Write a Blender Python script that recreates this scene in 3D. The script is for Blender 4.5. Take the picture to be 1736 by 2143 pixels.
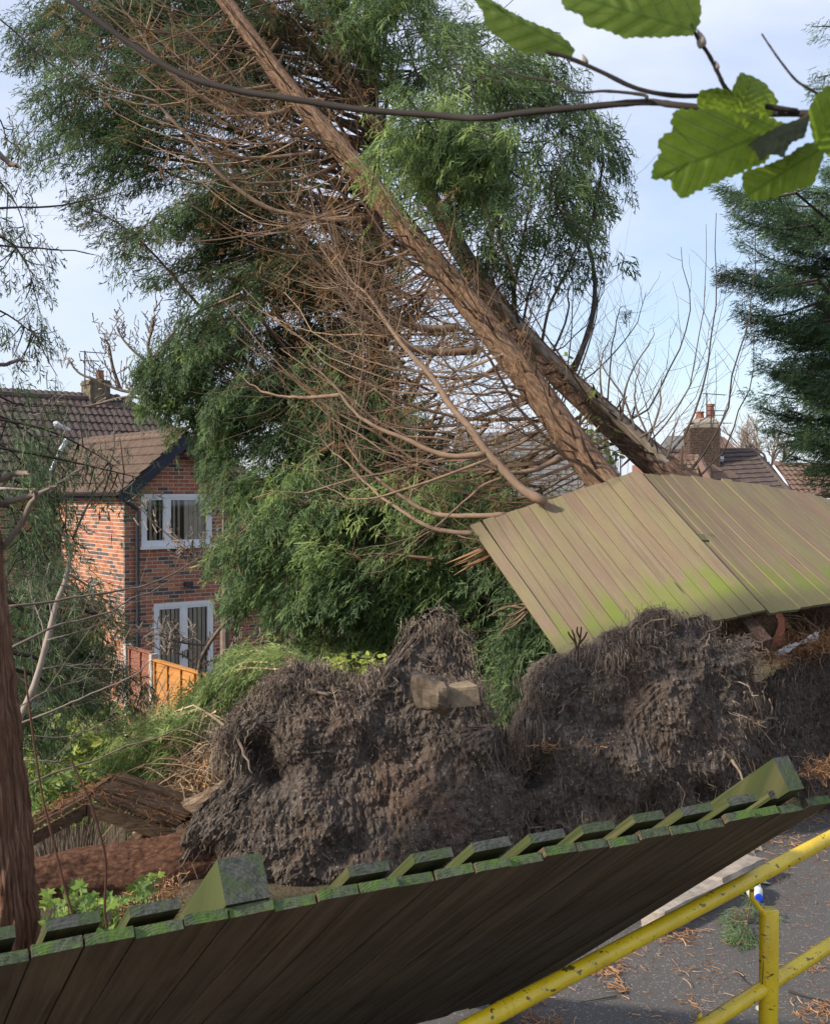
import bpy, math, random
import numpy as np
from mathutils import Matrix, Vector

# ------------------------------------------------------------------ clear
for o in list(bpy.data.objects):
    bpy.data.objects.remove(o)
SC = bpy.context.scene
COL = SC.collection
rng = np.random.default_rng(7)
random.seed(7)
R = math.radians

# ------------------------------------------------------------------ camera
EYE = 2.35
FPX = 1736 * 1.3              # focal length in units of a 1736-wide picture
PITCH = -math.atan((1071.5 - 1030.0) / FPX)
cam = bpy.data.cameras.new("camera")
cam.sensor_fit = 'HORIZONTAL'
cam.sensor_width = 36.0
cam.lens = 36.0 * 1.3
cam.clip_start = 0.05
cam.clip_end = 2000.0
camo = bpy.data.objects.new("camera", cam)
COL.objects.link(camo)
camo.location = (0, 0, EYE)
camo.rotation_euler = (math.pi / 2 + PITCH, 0, 0)
cam.dof.use_dof = True
cam.dof.focus_distance = 9.0
cam.dof.aperture_fstop = 22.0
SC.camera = camo

# ------------------------------------------------------------------ sky, sun, exposure
SUN_DIR = Vector((-0.80, -0.36, 0.52)).normalized()      # towards the sun
W = bpy.data.worlds.new("World")
SC.world = W
W.use_nodes = True
nt = W.node_tree
nt.nodes.clear()
out = nt.nodes.new('ShaderNodeOutputWorld')
bg = nt.nodes.new('ShaderNodeBackground')
sky = nt.nodes.new('ShaderNodeTexSky')
sky.sky_type = 'NISHITA'
sky.sun_disc = False
sky.sun_elevation = math.asin(SUN_DIR.z)
sky.sun_rotation = math.atan2(SUN_DIR.x, SUN_DIR.y)
sky.air_density = 1.0
sky.dust_density = 1.0
sky.ozone_density = 2.0
tc = nt.nodes.new('ShaderNodeTexCoord')
mp = nt.nodes.new('ShaderNodeMapping')
mp.inputs['Scale'].default_value = (1.0, 1.0, 2.6)
mp.inputs['Location'].default_value = (0.35, 0.1, 0.2)
n1 = nt.nodes.new('ShaderNodeTexNoise')
n1.inputs['Scale'].default_value = 2.1
n1.inputs['Detail'].default_value = 9.0
n1.inputs['Roughness'].default_value = 0.55
n1.inputs['Distortion'].default_value = 0.3
rp = nt.nodes.new('ShaderNodeValToRGB')
rp.color_ramp.elements[0].position = 0.33
rp.color_ramp.elements[0].color = (0.27, 0.27, 0.27, 1)
rp.color_ramp.elements[1].position = 0.64
rp.color_ramp.elements[1].color = (0.96, 0.96, 0.96, 1)
mx = nt.nodes.new('ShaderNodeMix')
mx.data_type = 'RGBA'
mx.inputs['B'].default_value = (4.55, 4.9, 5.9, 1)
nt.links.new(tc.outputs['Generated'], mp.inputs['Vector'])
nt.links.new(mp.outputs['Vector'], n1.inputs['Vector'])
nt.links.new(n1.outputs['Fac'], rp.inputs['Fac'])
nt.links.new(rp.outputs['Color'], mx.inputs['Factor'])
nt.links.new(sky.outputs['Color'], mx.inputs['A'])
nt.links.new(mx.outputs['Result'], bg.inputs['Color'])
bg.inputs['Strength'].default_value = 0.105
nt.links.new(bg.outputs['Background'], out.inputs['Surface'])

sun = bpy.data.lights.new("sun", 'SUN')
sun.energy = 3.2
sun.angle = R(4.0)
sun.color = (1.0, 0.92, 0.79)
suno = bpy.data.objects.new("sun", sun)
COL.objects.link(suno)
suno.location = (-20, -10, 30)
suno.rotation_euler = (-SUN_DIR).to_track_quat('-Z', 'Y').to_euler()

vs = SC.view_settings
vs.view_transform = 'Standard'
vs.look = 'None'
vs.exposure = 0.9
vs.gamma = 1.0
vs.use_curve_mapping = False
SC.cycles.max_bounces = 4
SC.cycles.diffuse_bounces = 3
SC.cycles.glossy_bounces = 2
SC.cycles.transmission_bounces = 3
SC.cycles.use_adaptive_sampling = True
SC.cycles.adaptive_threshold = 0.02
SC.cycles.transparent_max_bounces = 8
try:
    SC.cycles.use_denoising = True
except Exception:
    pass

# ------------------------------------------------------------------ helpers: geometry
CP, SP = math.cos(PITCH), math.sin(PITCH)

def P(x, y, d):
    """point seen at (x, y) of a 1736 x 2143 picture, d metres in front of the camera"""
    cx = (x - 868.0) / FPX
    cy = -(y - 1071.5) / FPX
    v = np.array([cx, CP - cy * SP, SP + cy * CP])
    v = v * (d / v[1])
    return np.array([v[0], v[1], v[2] + EYE])

def PP(*pts):
    return np.array([P(*p) for p in pts])

def unit(v):
    v = np.asarray(v, float)
    return v / np.maximum(np.linalg.norm(v, axis=-1, keepdims=True), 1e-9)

def smooth(pts, n):
    """Catmull-Rom through control points (any number of columns)"""
    p = np.asarray(pts, float)
    if len(p) == 2:
        t = np.linspace(0, 1, n)[:, None]
        return p[0] * (1 - t) + p[1] * t
    p = np.vstack([2 * p[0] - p[1], p, 2 * p[-1] - p[-2]])
    m = len(p) - 3
    u = np.linspace(0, m - 1e-6, n)
    i = u.astype(int)
    t = (u - i)[:, None]
    a, b, c, d = p[i], p[i + 1], p[i + 2], p[i + 3]
    return 0.5 * ((2 * b) + (-a + c) * t + (2 * a - 5 * b + 4 * c - d) * t * t + (-a + 3 * b - 3 * c + d) * t ** 3)

def _hash(ix, iy, iz):
    h = (ix * 374761393 + iy * 668265263 + iz * 1442695041) & 0xFFFFFFFF
    h = ((h ^ (h >> 13)) * 1274126177) & 0xFFFFFFFF
    h = (h ^ (h >> 16)) & 0xFFFFFFFF
    return h / 4294967295.0

def vnoise(p):
    p = np.asarray(p, float)
    f = np.floor(p).astype(np.int64)
    t = p - f
    t = t * t * (3 - 2 * t)
    r = 0
    for dx in (0, 1):
        wx = t[..., 0] if dx else 1 - t[..., 0]
        for dy in (0, 1):
            wy = t[..., 1] if dy else 1 - t[..., 1]
            for dz in (0, 1):
                wz = t[..., 2] if dz else 1 - t[..., 2]
                r = r + wx * wy * wz * _hash(f[..., 0] + dx, f[..., 1] + dy, f[..., 2] + dz)
    return r * 2 - 1

def fbm(p, octv=4, gain=0.5):
    p = np.asarray(p, float)
    a, s, r = 1.0, 1.0, 0
    for k in range(octv):
        r = r + a * vnoise(p * s + 17.3 * k)
        a *= gain
        s *= 2.03
    return r

class Geo:
    """collects vertices, quads, triangles, one float and one vector per vertex"""
    def __init__(self):
        self.V, self.Q, self.T, self.A, self.B = [], [], [], [], []
        self.MQ, self.MT = [], []
        self.n = 0
    def add(self, V, Q=None, T=None, a=0.5, b=None, mi=0):
        V = np.asarray(V, float).reshape(-1, 3)
        self.V.append(V)
        if Q is not None and len(Q):
            Q = np.asarray(Q, np.int64).reshape(-1, 4)
            self.Q.append(Q + self.n)
            self.MQ.append(np.full(len(Q), mi) if np.isscalar(mi) else np.asarray(mi))
        if T is not None and len(T):
            T = np.asarray(T, np.int64).reshape(-1, 3)
            self.T.append(T + self.n)
            self.MT.append(np.full(len(T), mi if np.isscalar(mi) else 0))
        self.A.append(np.broadcast_to(np.asarray(a, float), (len(V),)))
        self.B.append(V if b is None else np.asarray(b, float).reshape(-1, 3))
        self.n += len(V)
    def mesh(self, name, mats, smooth_=False, off=(0, 0, 0)):
        me = bpy.data.meshes.new(name)
        V = np.concatenate(self.V) - np.asarray(off, float)
        Q = np.concatenate(self.Q) if self.Q else np.zeros((0, 4), np.int64)
        T = np.concatenate(self.T) if self.T else np.zeros((0, 3), np.int64)
        me.vertices.add(len(V))
        me.vertices.foreach_set('co', V.astype(np.float32).ravel())
        loops = np.concatenate([Q.ravel(), T.ravel()]).astype(np.int32)
        me.loops.add(len(loops))
        me.loops.foreach_set('vertex_index', loops)
        starts = np.concatenate([np.arange(len(Q)) * 4, len(Q) * 4 + np.arange(len(T)) * 3]).astype(np.int32)
        me.polygons.add(len(starts))
        me.polygons.foreach_set('loop_start', starts)
        mats = mats if isinstance(mats, (list, tuple)) else [mats]
        for m in mats:
            me.materials.append(m)
        if len(mats) > 1:
            mi = np.concatenate(self.MQ + self.MT).astype(np.int32)
            me.polygons.foreach_set('material_index', mi)
        me.update(calc_edges=True)
        me.polygons.foreach_set('use_smooth', np.full(len(starts), bool(smooth_)))
        at = me.attributes.new('tint', 'FLOAT', 'POINT')
        at.data.foreach_set('value', np.concatenate(self.A).astype(np.float32))
        bt = me.attributes.new('loc', 'FLOAT_VECTOR', 'POINT')
        bt.data.foreach_set('vector', np.concatenate(self.B).astype(np.float32).ravel())
        return me

OFF = {}

def thing(name, label, cat, loc=(0, 0, 0), group=None):
    o = bpy.data.objects.new(name, None)
    COL.objects.link(o)
    o.location = tuple(float(c) for c in loc)
    o.empty_display_size = 0.2
    o['label'] = label
    o['category'] = cat
    if group:
        o['group'] = group
    OFF[o] = np.asarray(loc, float)
    return o

def obj(name, geo, mats, parent=None, sm=False, kind=None, label=None, cat=None, group=None):
    off = OFF[parent] if parent is not None else np.zeros(3)
    me = geo.mesh(name, mats, sm, off)
    o = bpy.data.objects.new(name, me)
    COL.objects.link(o)
    if parent is not None:
        o.parent = parent
    OFF[o] = off
    if kind:
        o['kind'] = kind
    if label:
        o['label'] = label
    if cat:
        o['category'] = cat
    if group:
        o['group'] = group
    return o

def inst(name, me, M, parent):
    """an object that shares mesh data, placed by a world matrix under its thing"""
    o = bpy.data.objects.new(name, me)
    COL.objects.link(o)
    o.parent = parent
    off = OFF[parent]
    M = M.copy()
    M.translation = M.translation - Vector(off)
    o.matrix_local = M
    return o

BOXQ = np.array([[0, 3, 2, 1], [4, 5, 6, 7], [0, 1, 5, 4], [1, 2, 6, 5], [2, 3, 7, 6], [3, 0, 4, 7]])

def box8(c):
    return np.asarray(c, float)

def obox(o, a, b, c):
    """box from corner o and three edge vectors (a x b points along c)"""
    o, a, b, c = [np.asarray(q, float) for q in (o, a, b, c)]
    return np.array([o, o + a, o + a + b, o + b, o + c, o + a + c, o + a + b + c, o + b + c])

def add_box(g, o, a, b, c, t=0.5, loc=None, mi=0):
    g.add(obox(o, a, b, c), BOXQ, a=t, b=loc, mi=mi)

def frames(path):
    p = np.asarray(path, float)
    T = unit(np.gradient(p, axis=0))
    ref = np.eye(3)[np.argmin(np.abs(T).mean(axis=0))]
    N = unit(np.cross(T, ref))
    B = np.cross(T, N)
    return T, N, B

def add_tube(g, path, rad, sides=8, t=0.5, cap=True, rough=0.0, rf=8.0, mi=0):
    p = np.asarray(path, float)
    n = len(p)
    r = np.broadcast_to(np.asarray(rad, float), (n,)).copy()
    T, N, B = frames(p)
    th = np.linspace(0, 2 * np.pi, sides, endpoint=False)
    c, s = np.cos(th), np.sin(th)
    dist = np.concatenate([[0], np.cumsum(np.linalg.norm(np.diff(p, axis=0), axis=1))])
    ring = N[:, None, :] * c[None, :, None] + B[:, None, :] * s[None, :, None]
    lc = np.stack([np.broadcast_to(c * 1.0, (n, sides)) * r[:, None], np.broadcast_to(s * 1.0, (n, sides)) * r[:, None],
                   np.broadcast_to(dist[:, None], (n, sides))], -1)
    rr = np.broadcast_to(r[:, None], (n, sides))
    if rough:
        q = lc * np.array([rf * 2.4, rf * 2.4, rf * 0.55])
        rr = rr * (1 + rough * fbm(q, 4, 0.55))
    V = p[:, None, :] + ring * rr[:, :, None]
    V = V.reshape(-1, 3)
    i = np.arange(n - 1)[:, None] * sides
    j = np.arange(sides)[None, :]
    j2 = (j + 1) % sides
    Q = np.stack([i + j, i + j2, i + sides + j2, i + sides + j], -1).reshape(-1, 4)
    Tt = None
    L = lc.reshape(-1, 3)
    if cap:
        V = np.vstack([V, p[0], p[-1]])
        L = np.vstack([L, [0, 0, 0], [0, 0, dist[-1]]])
        k0, k1 = n * sides, n * sides + 1
        jj = np.arange(sides)
        j3 = (jj + 1) % sides
        Tt = np.vstack([np.stack([np.full(sides, k0), j3, jj], -1),
                        np.stack([np.full(sides, k1), (n - 1) * sides + jj, (n - 1) * sides + j3], -1)])
    g.add(V, Q, Tt, a=t, b=L, mi=mi)

def tubes(g, paths, rad, sides=3, t=0.5):
    """batch of thin tubes: paths (N, n, 3), rad (N, n)"""
    p = np.asarray(paths, float)
    if len(p) == 0:
        return
    Nn, n, _ = p.shape
    r = np.broadcast_to(np.asarray(rad, float), (Nn, n))
    T = unit(np.gradient(p, axis=1))
    ref = unit(np.array([0.31, 0.77, 0.55]))
    Nv = unit(np.cross(T, ref))
    Bv = np.cross(T, Nv)
    th = np.linspace(0, 2 * np.pi, sides, endpoint=False)
    V = p[:, :, None, :] + (Nv[:, :, None, :] * np.cos(th)[None, None, :, None] + Bv[:, :, None, :] * np.sin(th)[None, None, :, None]) * r[:, :, None, None]
    k = np.arange(Nn)[:, None, None] * (n * sides)
    i = np.arange(n - 1)[None, :, None] * sides
    j = np.arange(sides)[None, None, :]
    j2 = (j + 1) % sides
    Q = np.stack([k + i + j, k + i + j2, k + i + sides + j2, k + i + sides + j], -1).reshape(-1, 4)
    tt = np.broadcast_to(np.asarray(t, float), (Nn,))
    g.add(V.reshape(-1, 3), Q, a=np.repeat(tt, n * sides))

def ribbons(g, paths, rad, t=0.5):
    """batch of thin flat strands, each turned its own way"""
    p = np.asarray(paths, float)
    if len(p) == 0:
        return
    Nn, n, _ = p.shape
    r = np.broadcast_to(np.asarray(rad, float), (Nn, n))
    T = unit(np.gradient(p, axis=1))
    rv = unit(rng.normal(0, 0.6, (Nn, 1, 3)) + np.array([0, 1.0, 0]))
    sd = unit(np.cross(T, np.broadcast_to(rv, T.shape))) * r[..., None] * 1.15
    V = np.stack([p - sd, p + sd], 2)
    k = np.arange(Nn)[:, None] * (n * 2)
    i = np.arange(n - 1)[None, :] * 2
    Q = np.stack([k + i, k + i + 1, k + i + 3, k + i + 2], -1).reshape(-1, 4)
    tt = np.broadcast_to(np.asarray(t, float), (Nn,))
    g.add(V.reshape(-1, 3), Q, a=np.repeat(tt, n * 2))

def in_poly(x, y, poly):
    poly = np.asarray(poly, float)
    inside = False
    j = len(poly) - 1
    for i in range(len(poly)):
        xi, yi = poly[i]
        xj, yj = poly[j]
        if (yi > y) != (yj > y) and x < (xj - xi) * (y - yi) / (yj - yi + 1e-12) + xi:
            inside = not inside
        j = i
    return inside

def sample_poly(poly, n):
    poly = np.asarray(poly, float)
    lo, hi = poly.min(0), poly.max(0)
    res = []
    while len(res) < n:
        q = lo + (hi - lo) * rng.random(2)
        if in_poly(q[0], q[1], poly):
            res.append(q)
    return np.array(res)

# ------------------------------------------------------------------ helpers: materials
class NT:
    def __init__(self, name, rough=0.8, spec=0.3):
        self.m = bpy.data.materials.new(name)
        self.m.use_nodes = True
        self.t = self.m.node_tree
        self.b = self.t.nodes['Principled BSDF']
        self.o = self.t.nodes['Material Output']
        self.b.inputs['Roughness'].default_value = rough
        self.b.inputs['Specular IOR Level'].default_value = spec
        self.geo = None
    def node(self, typ, **kw):
        n = self.t.nodes.new(typ)
        for k, v in kw.items():
            setattr(n, k, v)
        return n
    def link(self, a, b):
        self.t.links.new(a, b)
    def attr(self, name, what='Vector'):
        n = self.node('ShaderNodeAttribute', attribute_name=name)
        return n.outputs[what]
    def pos(self):
        return self.node('ShaderNodeNewGeometry').outputs['Position']
    def objco(self):
        return self.node('ShaderNodeTexCoord').outputs['Object']
    def mapping(self, src, scale=(1, 1, 1), loc=(0, 0, 0), rot=(0, 0, 0)):
        n = self.node('ShaderNodeMapping')
        n.inputs['Scale'].default_value = scale
        n.inputs['Location'].default_value = loc
        n.inputs['Rotation'].default_value = rot
        self.link(src, n.inputs['Vector'])
        return n.outputs['Vector']
    def noise(self, src, scale=5, detail=4, rough=0.55, dist=0.0):
        n = self.node('ShaderNodeTexNoise')
        n.inputs['Scale'].default_value = scale
        n.inputs['Detail'].default_value = detail
        n.inputs['Roughness'].default_value = rough
        n.inputs['Distortion'].default_value = dist
        self.link(src, n.inputs['Vector'])
        return n.outputs['Fac']
    def voro(self, src, scale=5, feature='F1', out='Distance'):
        n = self.node('ShaderNodeTexVoronoi', feature=feature)
        n.inputs['Scale'].default_value = scale
        self.link(src, n.inputs['Vector'])
        return n.outputs[out]
    def ramp(self, fac, stops):
        n = self.node('ShaderNodeValToRGB')
        e = n.color_ramp.elements
        while len(e) > 1:
            e.remove(e[-1])
        e[0].position = stops[0][0]
        e[0].color = (*stops[0][1], 1) if len(stops[0][1]) == 3 else stops[0][1]
        for p, c in stops[1:]:
            k = e.new(p)
            k.color = (*c, 1) if len(c) == 3 else c
        self.link(fac, n.inputs['Fac'])
        return n.outputs['Color']
    def mix(self, fac, a, b, mode='MIX'):
        n = self.node('ShaderNodeMix', data_type='RGBA', blend_type=mode)
        for s, v in (('Factor', fac), ('A', a), ('B', b)):
            if hasattr(v, 'is_output') or hasattr(v, 'links'):
                self.link(v, n.inputs[s])
            elif s == 'Factor':
                n.inputs[s].default_value = v
            else:
                n.inputs[s].default_value = (*v, 1)
        return n.outputs['Result']
    def math(self, op, a, b=0.0, clamp=False):
        n = self.node('ShaderNodeMath', operation=op, use_clamp=clamp)
        for i, v in enumerate((a, b)):
            if hasattr(v, 'links'):
                self.link(v, n.inputs[i])
            else:
                n.inputs[i].default_value = v
        return n.outputs[0]
    def sep(self, v):
        n = self.node('ShaderNodeSeparateXYZ')
        self.link(v, n.inputs[0])
        return n.outputs
    def color(self, c):
        if hasattr(c, 'links'):
            self.link(c, self.b.inputs['Base Color'])
        else:
            self.b.inputs['Base Color'].default_value = (*c, 1)
    def bump(self, h, strength=0.5, dist=0.02):
        n = self.node('ShaderNodeBump')
        n.inputs['Strength'].default_value = strength
        n.inputs['Distance'].default_value = dist
        self.link(h, n.inputs['Height'])
        self.link(n.outputs['Normal'], self.b.inputs['Normal'])

def simple(name, c, rough=0.7, spec=0.3, var=0.25, scale=8.0, bump=0.0):
    m = NT(name, rough, spec)
    n = m.noise(m.pos(), scale, 5, 0.6)
    a = tuple(x * (1 - var) for x in c)
    b = tuple(min(1, x * (1 + var)) for x in c)
    m.color(m.ramp(n, [(0.3, a), (0.7, b)]))
    if bump:
        m.bump(n, bump, 0.02)
    return m.m

def bark_mat(name, dark, mid, light, su=16.0, sv=3.0, bump=0.8, dist=0.02):
    m = NT(name, 0.9, 0.15)
    l = m.attr('loc')
    a = m.mapping(l, (su, su, sv))
    n = m.noise(a, 1.0, 8, 0.72, 1.0)
    v = m.voro(m.mapping(l, (su * 1.1, su * 1.1, sv * 1.1)), 1.0)
    big = m.noise(m.mapping(l, (3, 3, 0.9)), 1.0, 3)
    h = m.math('ADD', n, m.math('MULTIPLY', v, -0.35))
    c = m.ramp(h, [(0.12, dark), (0.36, mid), (0.62, light)])
    c = m.mix(m.math('MULTIPLY', big, 0.5), c, mid, 'MIX')
    m.color(c)
    m.bump(h, bump, dist)
    return m.m

M_BARK = bark_mat('bark_brown', (0.045, 0.026, 0.018), (0.22, 0.135, 0.085), (0.40, 0.27, 0.18), 42, 11, 1.0, 0.03)
M_BARK_D = bark_mat('bark_dark', (0.04, 0.026, 0.02), (0.17, 0.105, 0.075), (0.31, 0.215, 0.16), 42, 11, 1.0, 0.03)
M_BARK_RED = bark_mat('bark_red', (0.045, 0.022, 0.015), (0.19, 0.092, 0.055), (0.35, 0.20, 0.125), 34, 20, 1.0, 0.05)
M_BARK_LEFT = bark_mat('bark_left', (0.045, 0.02, 0.012), (0.27, 0.14, 0.085), (0.50, 0.34, 0.25), 62, 3.2, 1.0, 0.05)
M_BARK_PALE = bark_mat('bark_pale', (0.10, 0.075, 0.055), (0.23, 0.185, 0.14), (0.36, 0.31, 0.25), 30, 6, 0.5, 0.01)

def twig_mat(name, stops, rough=0.85):
    m = NT(name, rough, 0.2)
    t = m.attr('tint', 'Fac')
    n = m.noise(m.pos(), 14, 3)
    f = m.math('ADD', t, m.math('MULTIPLY', m.math('SUBTRACT', n, 0.5), 0.5), True)
    m.color(m.ramp(f, stops))
    return m.m

M_TWIG = twig_mat('twig_brown', [(0.0, (0.06, 0.036, 0.025)), (0.5, (0.185, 0.115, 0.075)), (1.0, (0.38, 0.27, 0.185))])
M_TWIG_G = twig_mat('twig_grey', [(0.0, (0.05, 0.038, 0.03)), (0.5, (0.19, 0.145, 0.115)), (1.0, (0.42, 0.36, 0.30))])
M_TWIG_DK = twig_mat('twig_dark', [(0.0, (0.022, 0.018, 0.016)), (0.5, (0.06, 0.047, 0.04)), (1.0, (0.13, 0.105, 0.09))])
M_STRAND = twig_mat('root_strand', [(0.0, (0.04, 0.029, 0.022)), (0.45, (0.135, 0.10, 0.075)), (0.8, (0.26, 0.20, 0.15)), (1.0, (0.42, 0.34, 0.26))])
M_NEEDLE = twig_mat('dead_needles', [(0.0, (0.13, 0.06, 0.03)), (0.5, (0.32, 0.16, 0.075)), (1.0, (0.50, 0.30, 0.16))])
M_BRAMBLE = twig_mat('bramble', [(0.0, (0.03, 0.014, 0.01)), (1.0, (0.13, 0.06, 0.04))])
M_STRAW = twig_mat('dead_stalks', [(0.0, (0.15, 0.085, 0.05)), (0.5, (0.32, 0.21, 0.125)), (1.0, (0.55, 0.42, 0.27))])

def leaf_mat(name, stops, trans=0.3, rough=0.55):
    m = NT(name, rough, 0.35)
    t = m.attr('tint', 'Fac')
    n = m.noise(m.pos(), 6, 3)
    f = m.math('ADD', t, m.math('MULTIPLY', m.math('SUBTRACT', n, 0.5), 0.25), True)
    c = m.ramp(f, stops)
    m.color(c)
    tr = m.node('ShaderNodeBsdfTranslucent')
    m.link(c, tr.inputs['Color'])
    ms = m.node('ShaderNodeMixShader')
    ms.inputs[0].default_value = trans
    m.link(m.b.outputs[0], ms.inputs[1])
    m.link(tr.outputs[0], ms.inputs[2])
    m.link(ms.outputs[0], m.o.inputs['Surface'])
    return m.m

M_LEAF = leaf_mat('conifer_leaf', [(0.0, (0.24, 0.12, 0.055)), (0.14, (0.28, 0.155, 0.065)), (0.25, (0.16, 0.135, 0.05)),
                                   (0.40, (0.065, 0.092, 0.045)), (0.6, (0.095, 0.150, 0.068)), (0.8, (0.155, 0.235, 0.09)),
                                   (1.0, (0.31, 0.40, 0.12))], 0.38)
M_LEAF_B = leaf_mat('conifer_leaf_bluish', [(0.0, (0.14, 0.09, 0.05)), (0.2, (0.062, 0.102, 0.05)), (0.6, (0.10, 0.172, 0.078)), (1.0, (0.21, 0.32, 0.125))], 0.25)
M_LEAF_HEAP = leaf_mat('cut_bough_leaf', [(0.0, (0.12, 0.20, 0.07)), (0.6, (0.26, 0.36, 0.12)), (1.0, (0.44, 0.50, 0.19))], 0.4)
M_LEAF_Y = leaf_mat('fresh_leaf', [(0.0, (0.075, 0.12, 0.03)), (0.5, (0.125, 0.215, 0.04)), (1.0, (0.27, 0.35, 0.06))], 0.35)
M_SHRUB = leaf_mat('shrub_leaf', [(0.0, (0.06, 0.095, 0.035)), (0.5, (0.14, 0.215, 0.055)), (1.0, (0.36, 0.41, 0.08))], 0.35)

# ------------------------------------------------------------------ helpers: foliage
def spray_template(seed, n=8, droop=0.25):
    r = np.random.default_rng(seed)
    V, Q = [], []
    def blade(base, d, L, w, roll):
        d = unit(d)
        s = unit(np.cross(d, [0, 0, 1.0]))
        s = unit(s * math.cos(roll) + np.array([0, 0, 1.0]) * math.sin(roll))
        tip = base + d * L + np.array([0, 0, -0.12 * L])
        mid = base + d * L * 0.45
        k = len(V)
        V.extend([base, mid + s * w, tip, mid - s * w])
        Q.append([k, k + 1, k + 2, k + 3])
    for i in range(n):
        t = 0.06 + 0.88 * (i + 0.5 * r.random()) / n
        side = 1 if i % 2 else -1
        L = (0.46 * (1 - t) ** 0.7 + 0.10) * r.uniform(0.8, 1.2)
        ang = r.uniform(0.55, 0.95)
        base = np.array([t, 0, -droop * t * t])
        d = np.array([math.cos(ang), side * math.sin(ang), r.uniform(-0.45, 0.1)])
        blade(base, d, L, 0.027, r.uniform(-0.9, 0.9))
        for f, sg in ((0.35, 1), (0.6, -1)):
            b2 = base + unit(d) * L * f
            a2 = ang + sg * 0.75
            d2 = np.array([math.cos(a2), side * math.sin(a2), r.uniform(-0.5, 0.1)])
            blade(b2, d2, L * 0.48, 0.021, r.uniform(-0.9, 0.9))
    blade(np.array([0.55, 0, -droop * 0.3]), np.array([1, 0, -0.55]), 0.5, 0.026, 0.3)
    V = np.array(V)
    # stem
    k = len(V)
    st = np.array([[0, -0.008, 0], [0.9, 0, -droop * 0.8], [0, 0.008, 0.004], [0, 0, -0.006]])
    V = np.vstack([V, st[:3]])
    return V, np.array(Q), np.array([[k, k + 1, k + 2]])

SPRAYS = [spray_template(s, 6, d_) for s, d_ in ((1, 0.25), (2, 0.15), (3, 0.35), (4, 0.25), (5, 0.05))]
SPRAYS_L = [spray_template(s, 4, d_) for s, d_ in ((11, 0.25), (12, 0.15), (13, 0.35), (14, 0.05))]

class Sprays:
    def __init__(self):
        self.p, self.d, self.u, self.s, self.t = [], [], [], [], []
    def add(self, p, d, u, s, t):
        self.p.append(p); self.d.append(d); self.u.append(u); self.s.append(s); self.t.append(t)
    def count(self):
        return sum(len(q) for q in self.p)
    def build(self, g, templates=None):
        templates = templates or SPRAYS
        p, d, u = [np.concatenate(q) for q in (self.p, self.d, self.u)]
        s, t = np.concatenate(self.s), np.concatenate(self.t)
        X = unit(d)
        Y = unit(np.cross(u, X))
        Z = np.cross(X, Y)
        which = rng.integers(0, len(templates), len(p))
        for k, (TV, TQ, TT) in enumerate(templates):
            m = which == k
            if not m.any():
                continue
            n = m.sum()
            V = p[m][:, None, :] + s[m][:, None, None] * (TV[None, :, 0:1] * X[m][:, None, :] + TV[None, :, 1:2] * Y[m][:, None, :] + TV[None, :, 2:3] * Z[m][:, None, :])
            o = np.arange(n)[:, None, None] * len(TV)
            Q = (TQ[None] + o).reshape(-1, 4)
            T = (TT[None] + o).reshape(-1, 3)
            g.add(V.reshape(-1, 3), Q, T, a=np.repeat(t[m], len(TV)))

UP = np.array([0, 0, 1.0])

def bough(S, W, ctrl, n, width=0.5, size=(0.26, 0.44), tint=0.6, tvar=0.12, droop=0.35, flat=0.25, t0=0.2, rad=0.02, wt=0.45, twigs=True):
    path = smooth(ctrl, 20)
    L = np.linalg.norm(np.diff(path, axis=0), axis=1).sum()
    if W is not None and rad > 0:
        add_tube(W, path[::2], np.linspace(rad, rad * 0.2, 10), 4, t=wt, cap=False)
    if n <= 0:
        return
    t = t0 + (1 - t0) * rng.random(n) ** 0.8
    idx = t * 19
    i = np.minimum(idx.astype(int), 18)
    f = (idx - i)[:, None]
    p = path[i] * (1 - f) + path[i + 1] * f
    T = unit(path[i + 1] - path[i])
    lat = unit(np.cross(T, UP))
    prof = np.clip(1.0 - ((t - 0.35) / 0.72) ** 2, 0.08, 1.0)
    o = (rng.random(n) * 2 - 1)
    off = lat * (o * width * prof)[:, None]
    vert = (rng.normal(0, flat * width, n) - droop * 0.5 * np.abs(o) * width * prof)
    pos = p + off + UP * vert[:, None]
    d = T * rng.uniform(0.5, 1.1, n)[:, None] + lat * (o * 0.9)[:, None] + UP * (rng.normal(-droop, 0.28, n))[:, None]
    nrm = UP + rng.normal(0, 0.45, (n, 3)) + T * 0.3
    s = rng.uniform(size[0], size[1], n) * (1.0 - 0.25 * t)
    S.add(pos - unit(d) * (s * 0.3)[:, None], unit(d), nrm, s, np.clip(tint + rng.normal(0, tvar, n), 0, 1))
    if twigs and W is not None:
        m = rng.random(n) < 0.25
        if m.any():
            a = p[m]
            b = pos[m]
            q = np.linspace(0, 1, 4)[None, :, None]
            tubes(W, a[:, None, :] * (1 - q) + b[:, None, :] * q - UP * (0.06 * q * (1 - q)), np.linspace(0.006, 0.003, 4)[None, :], 3, wt)

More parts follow.
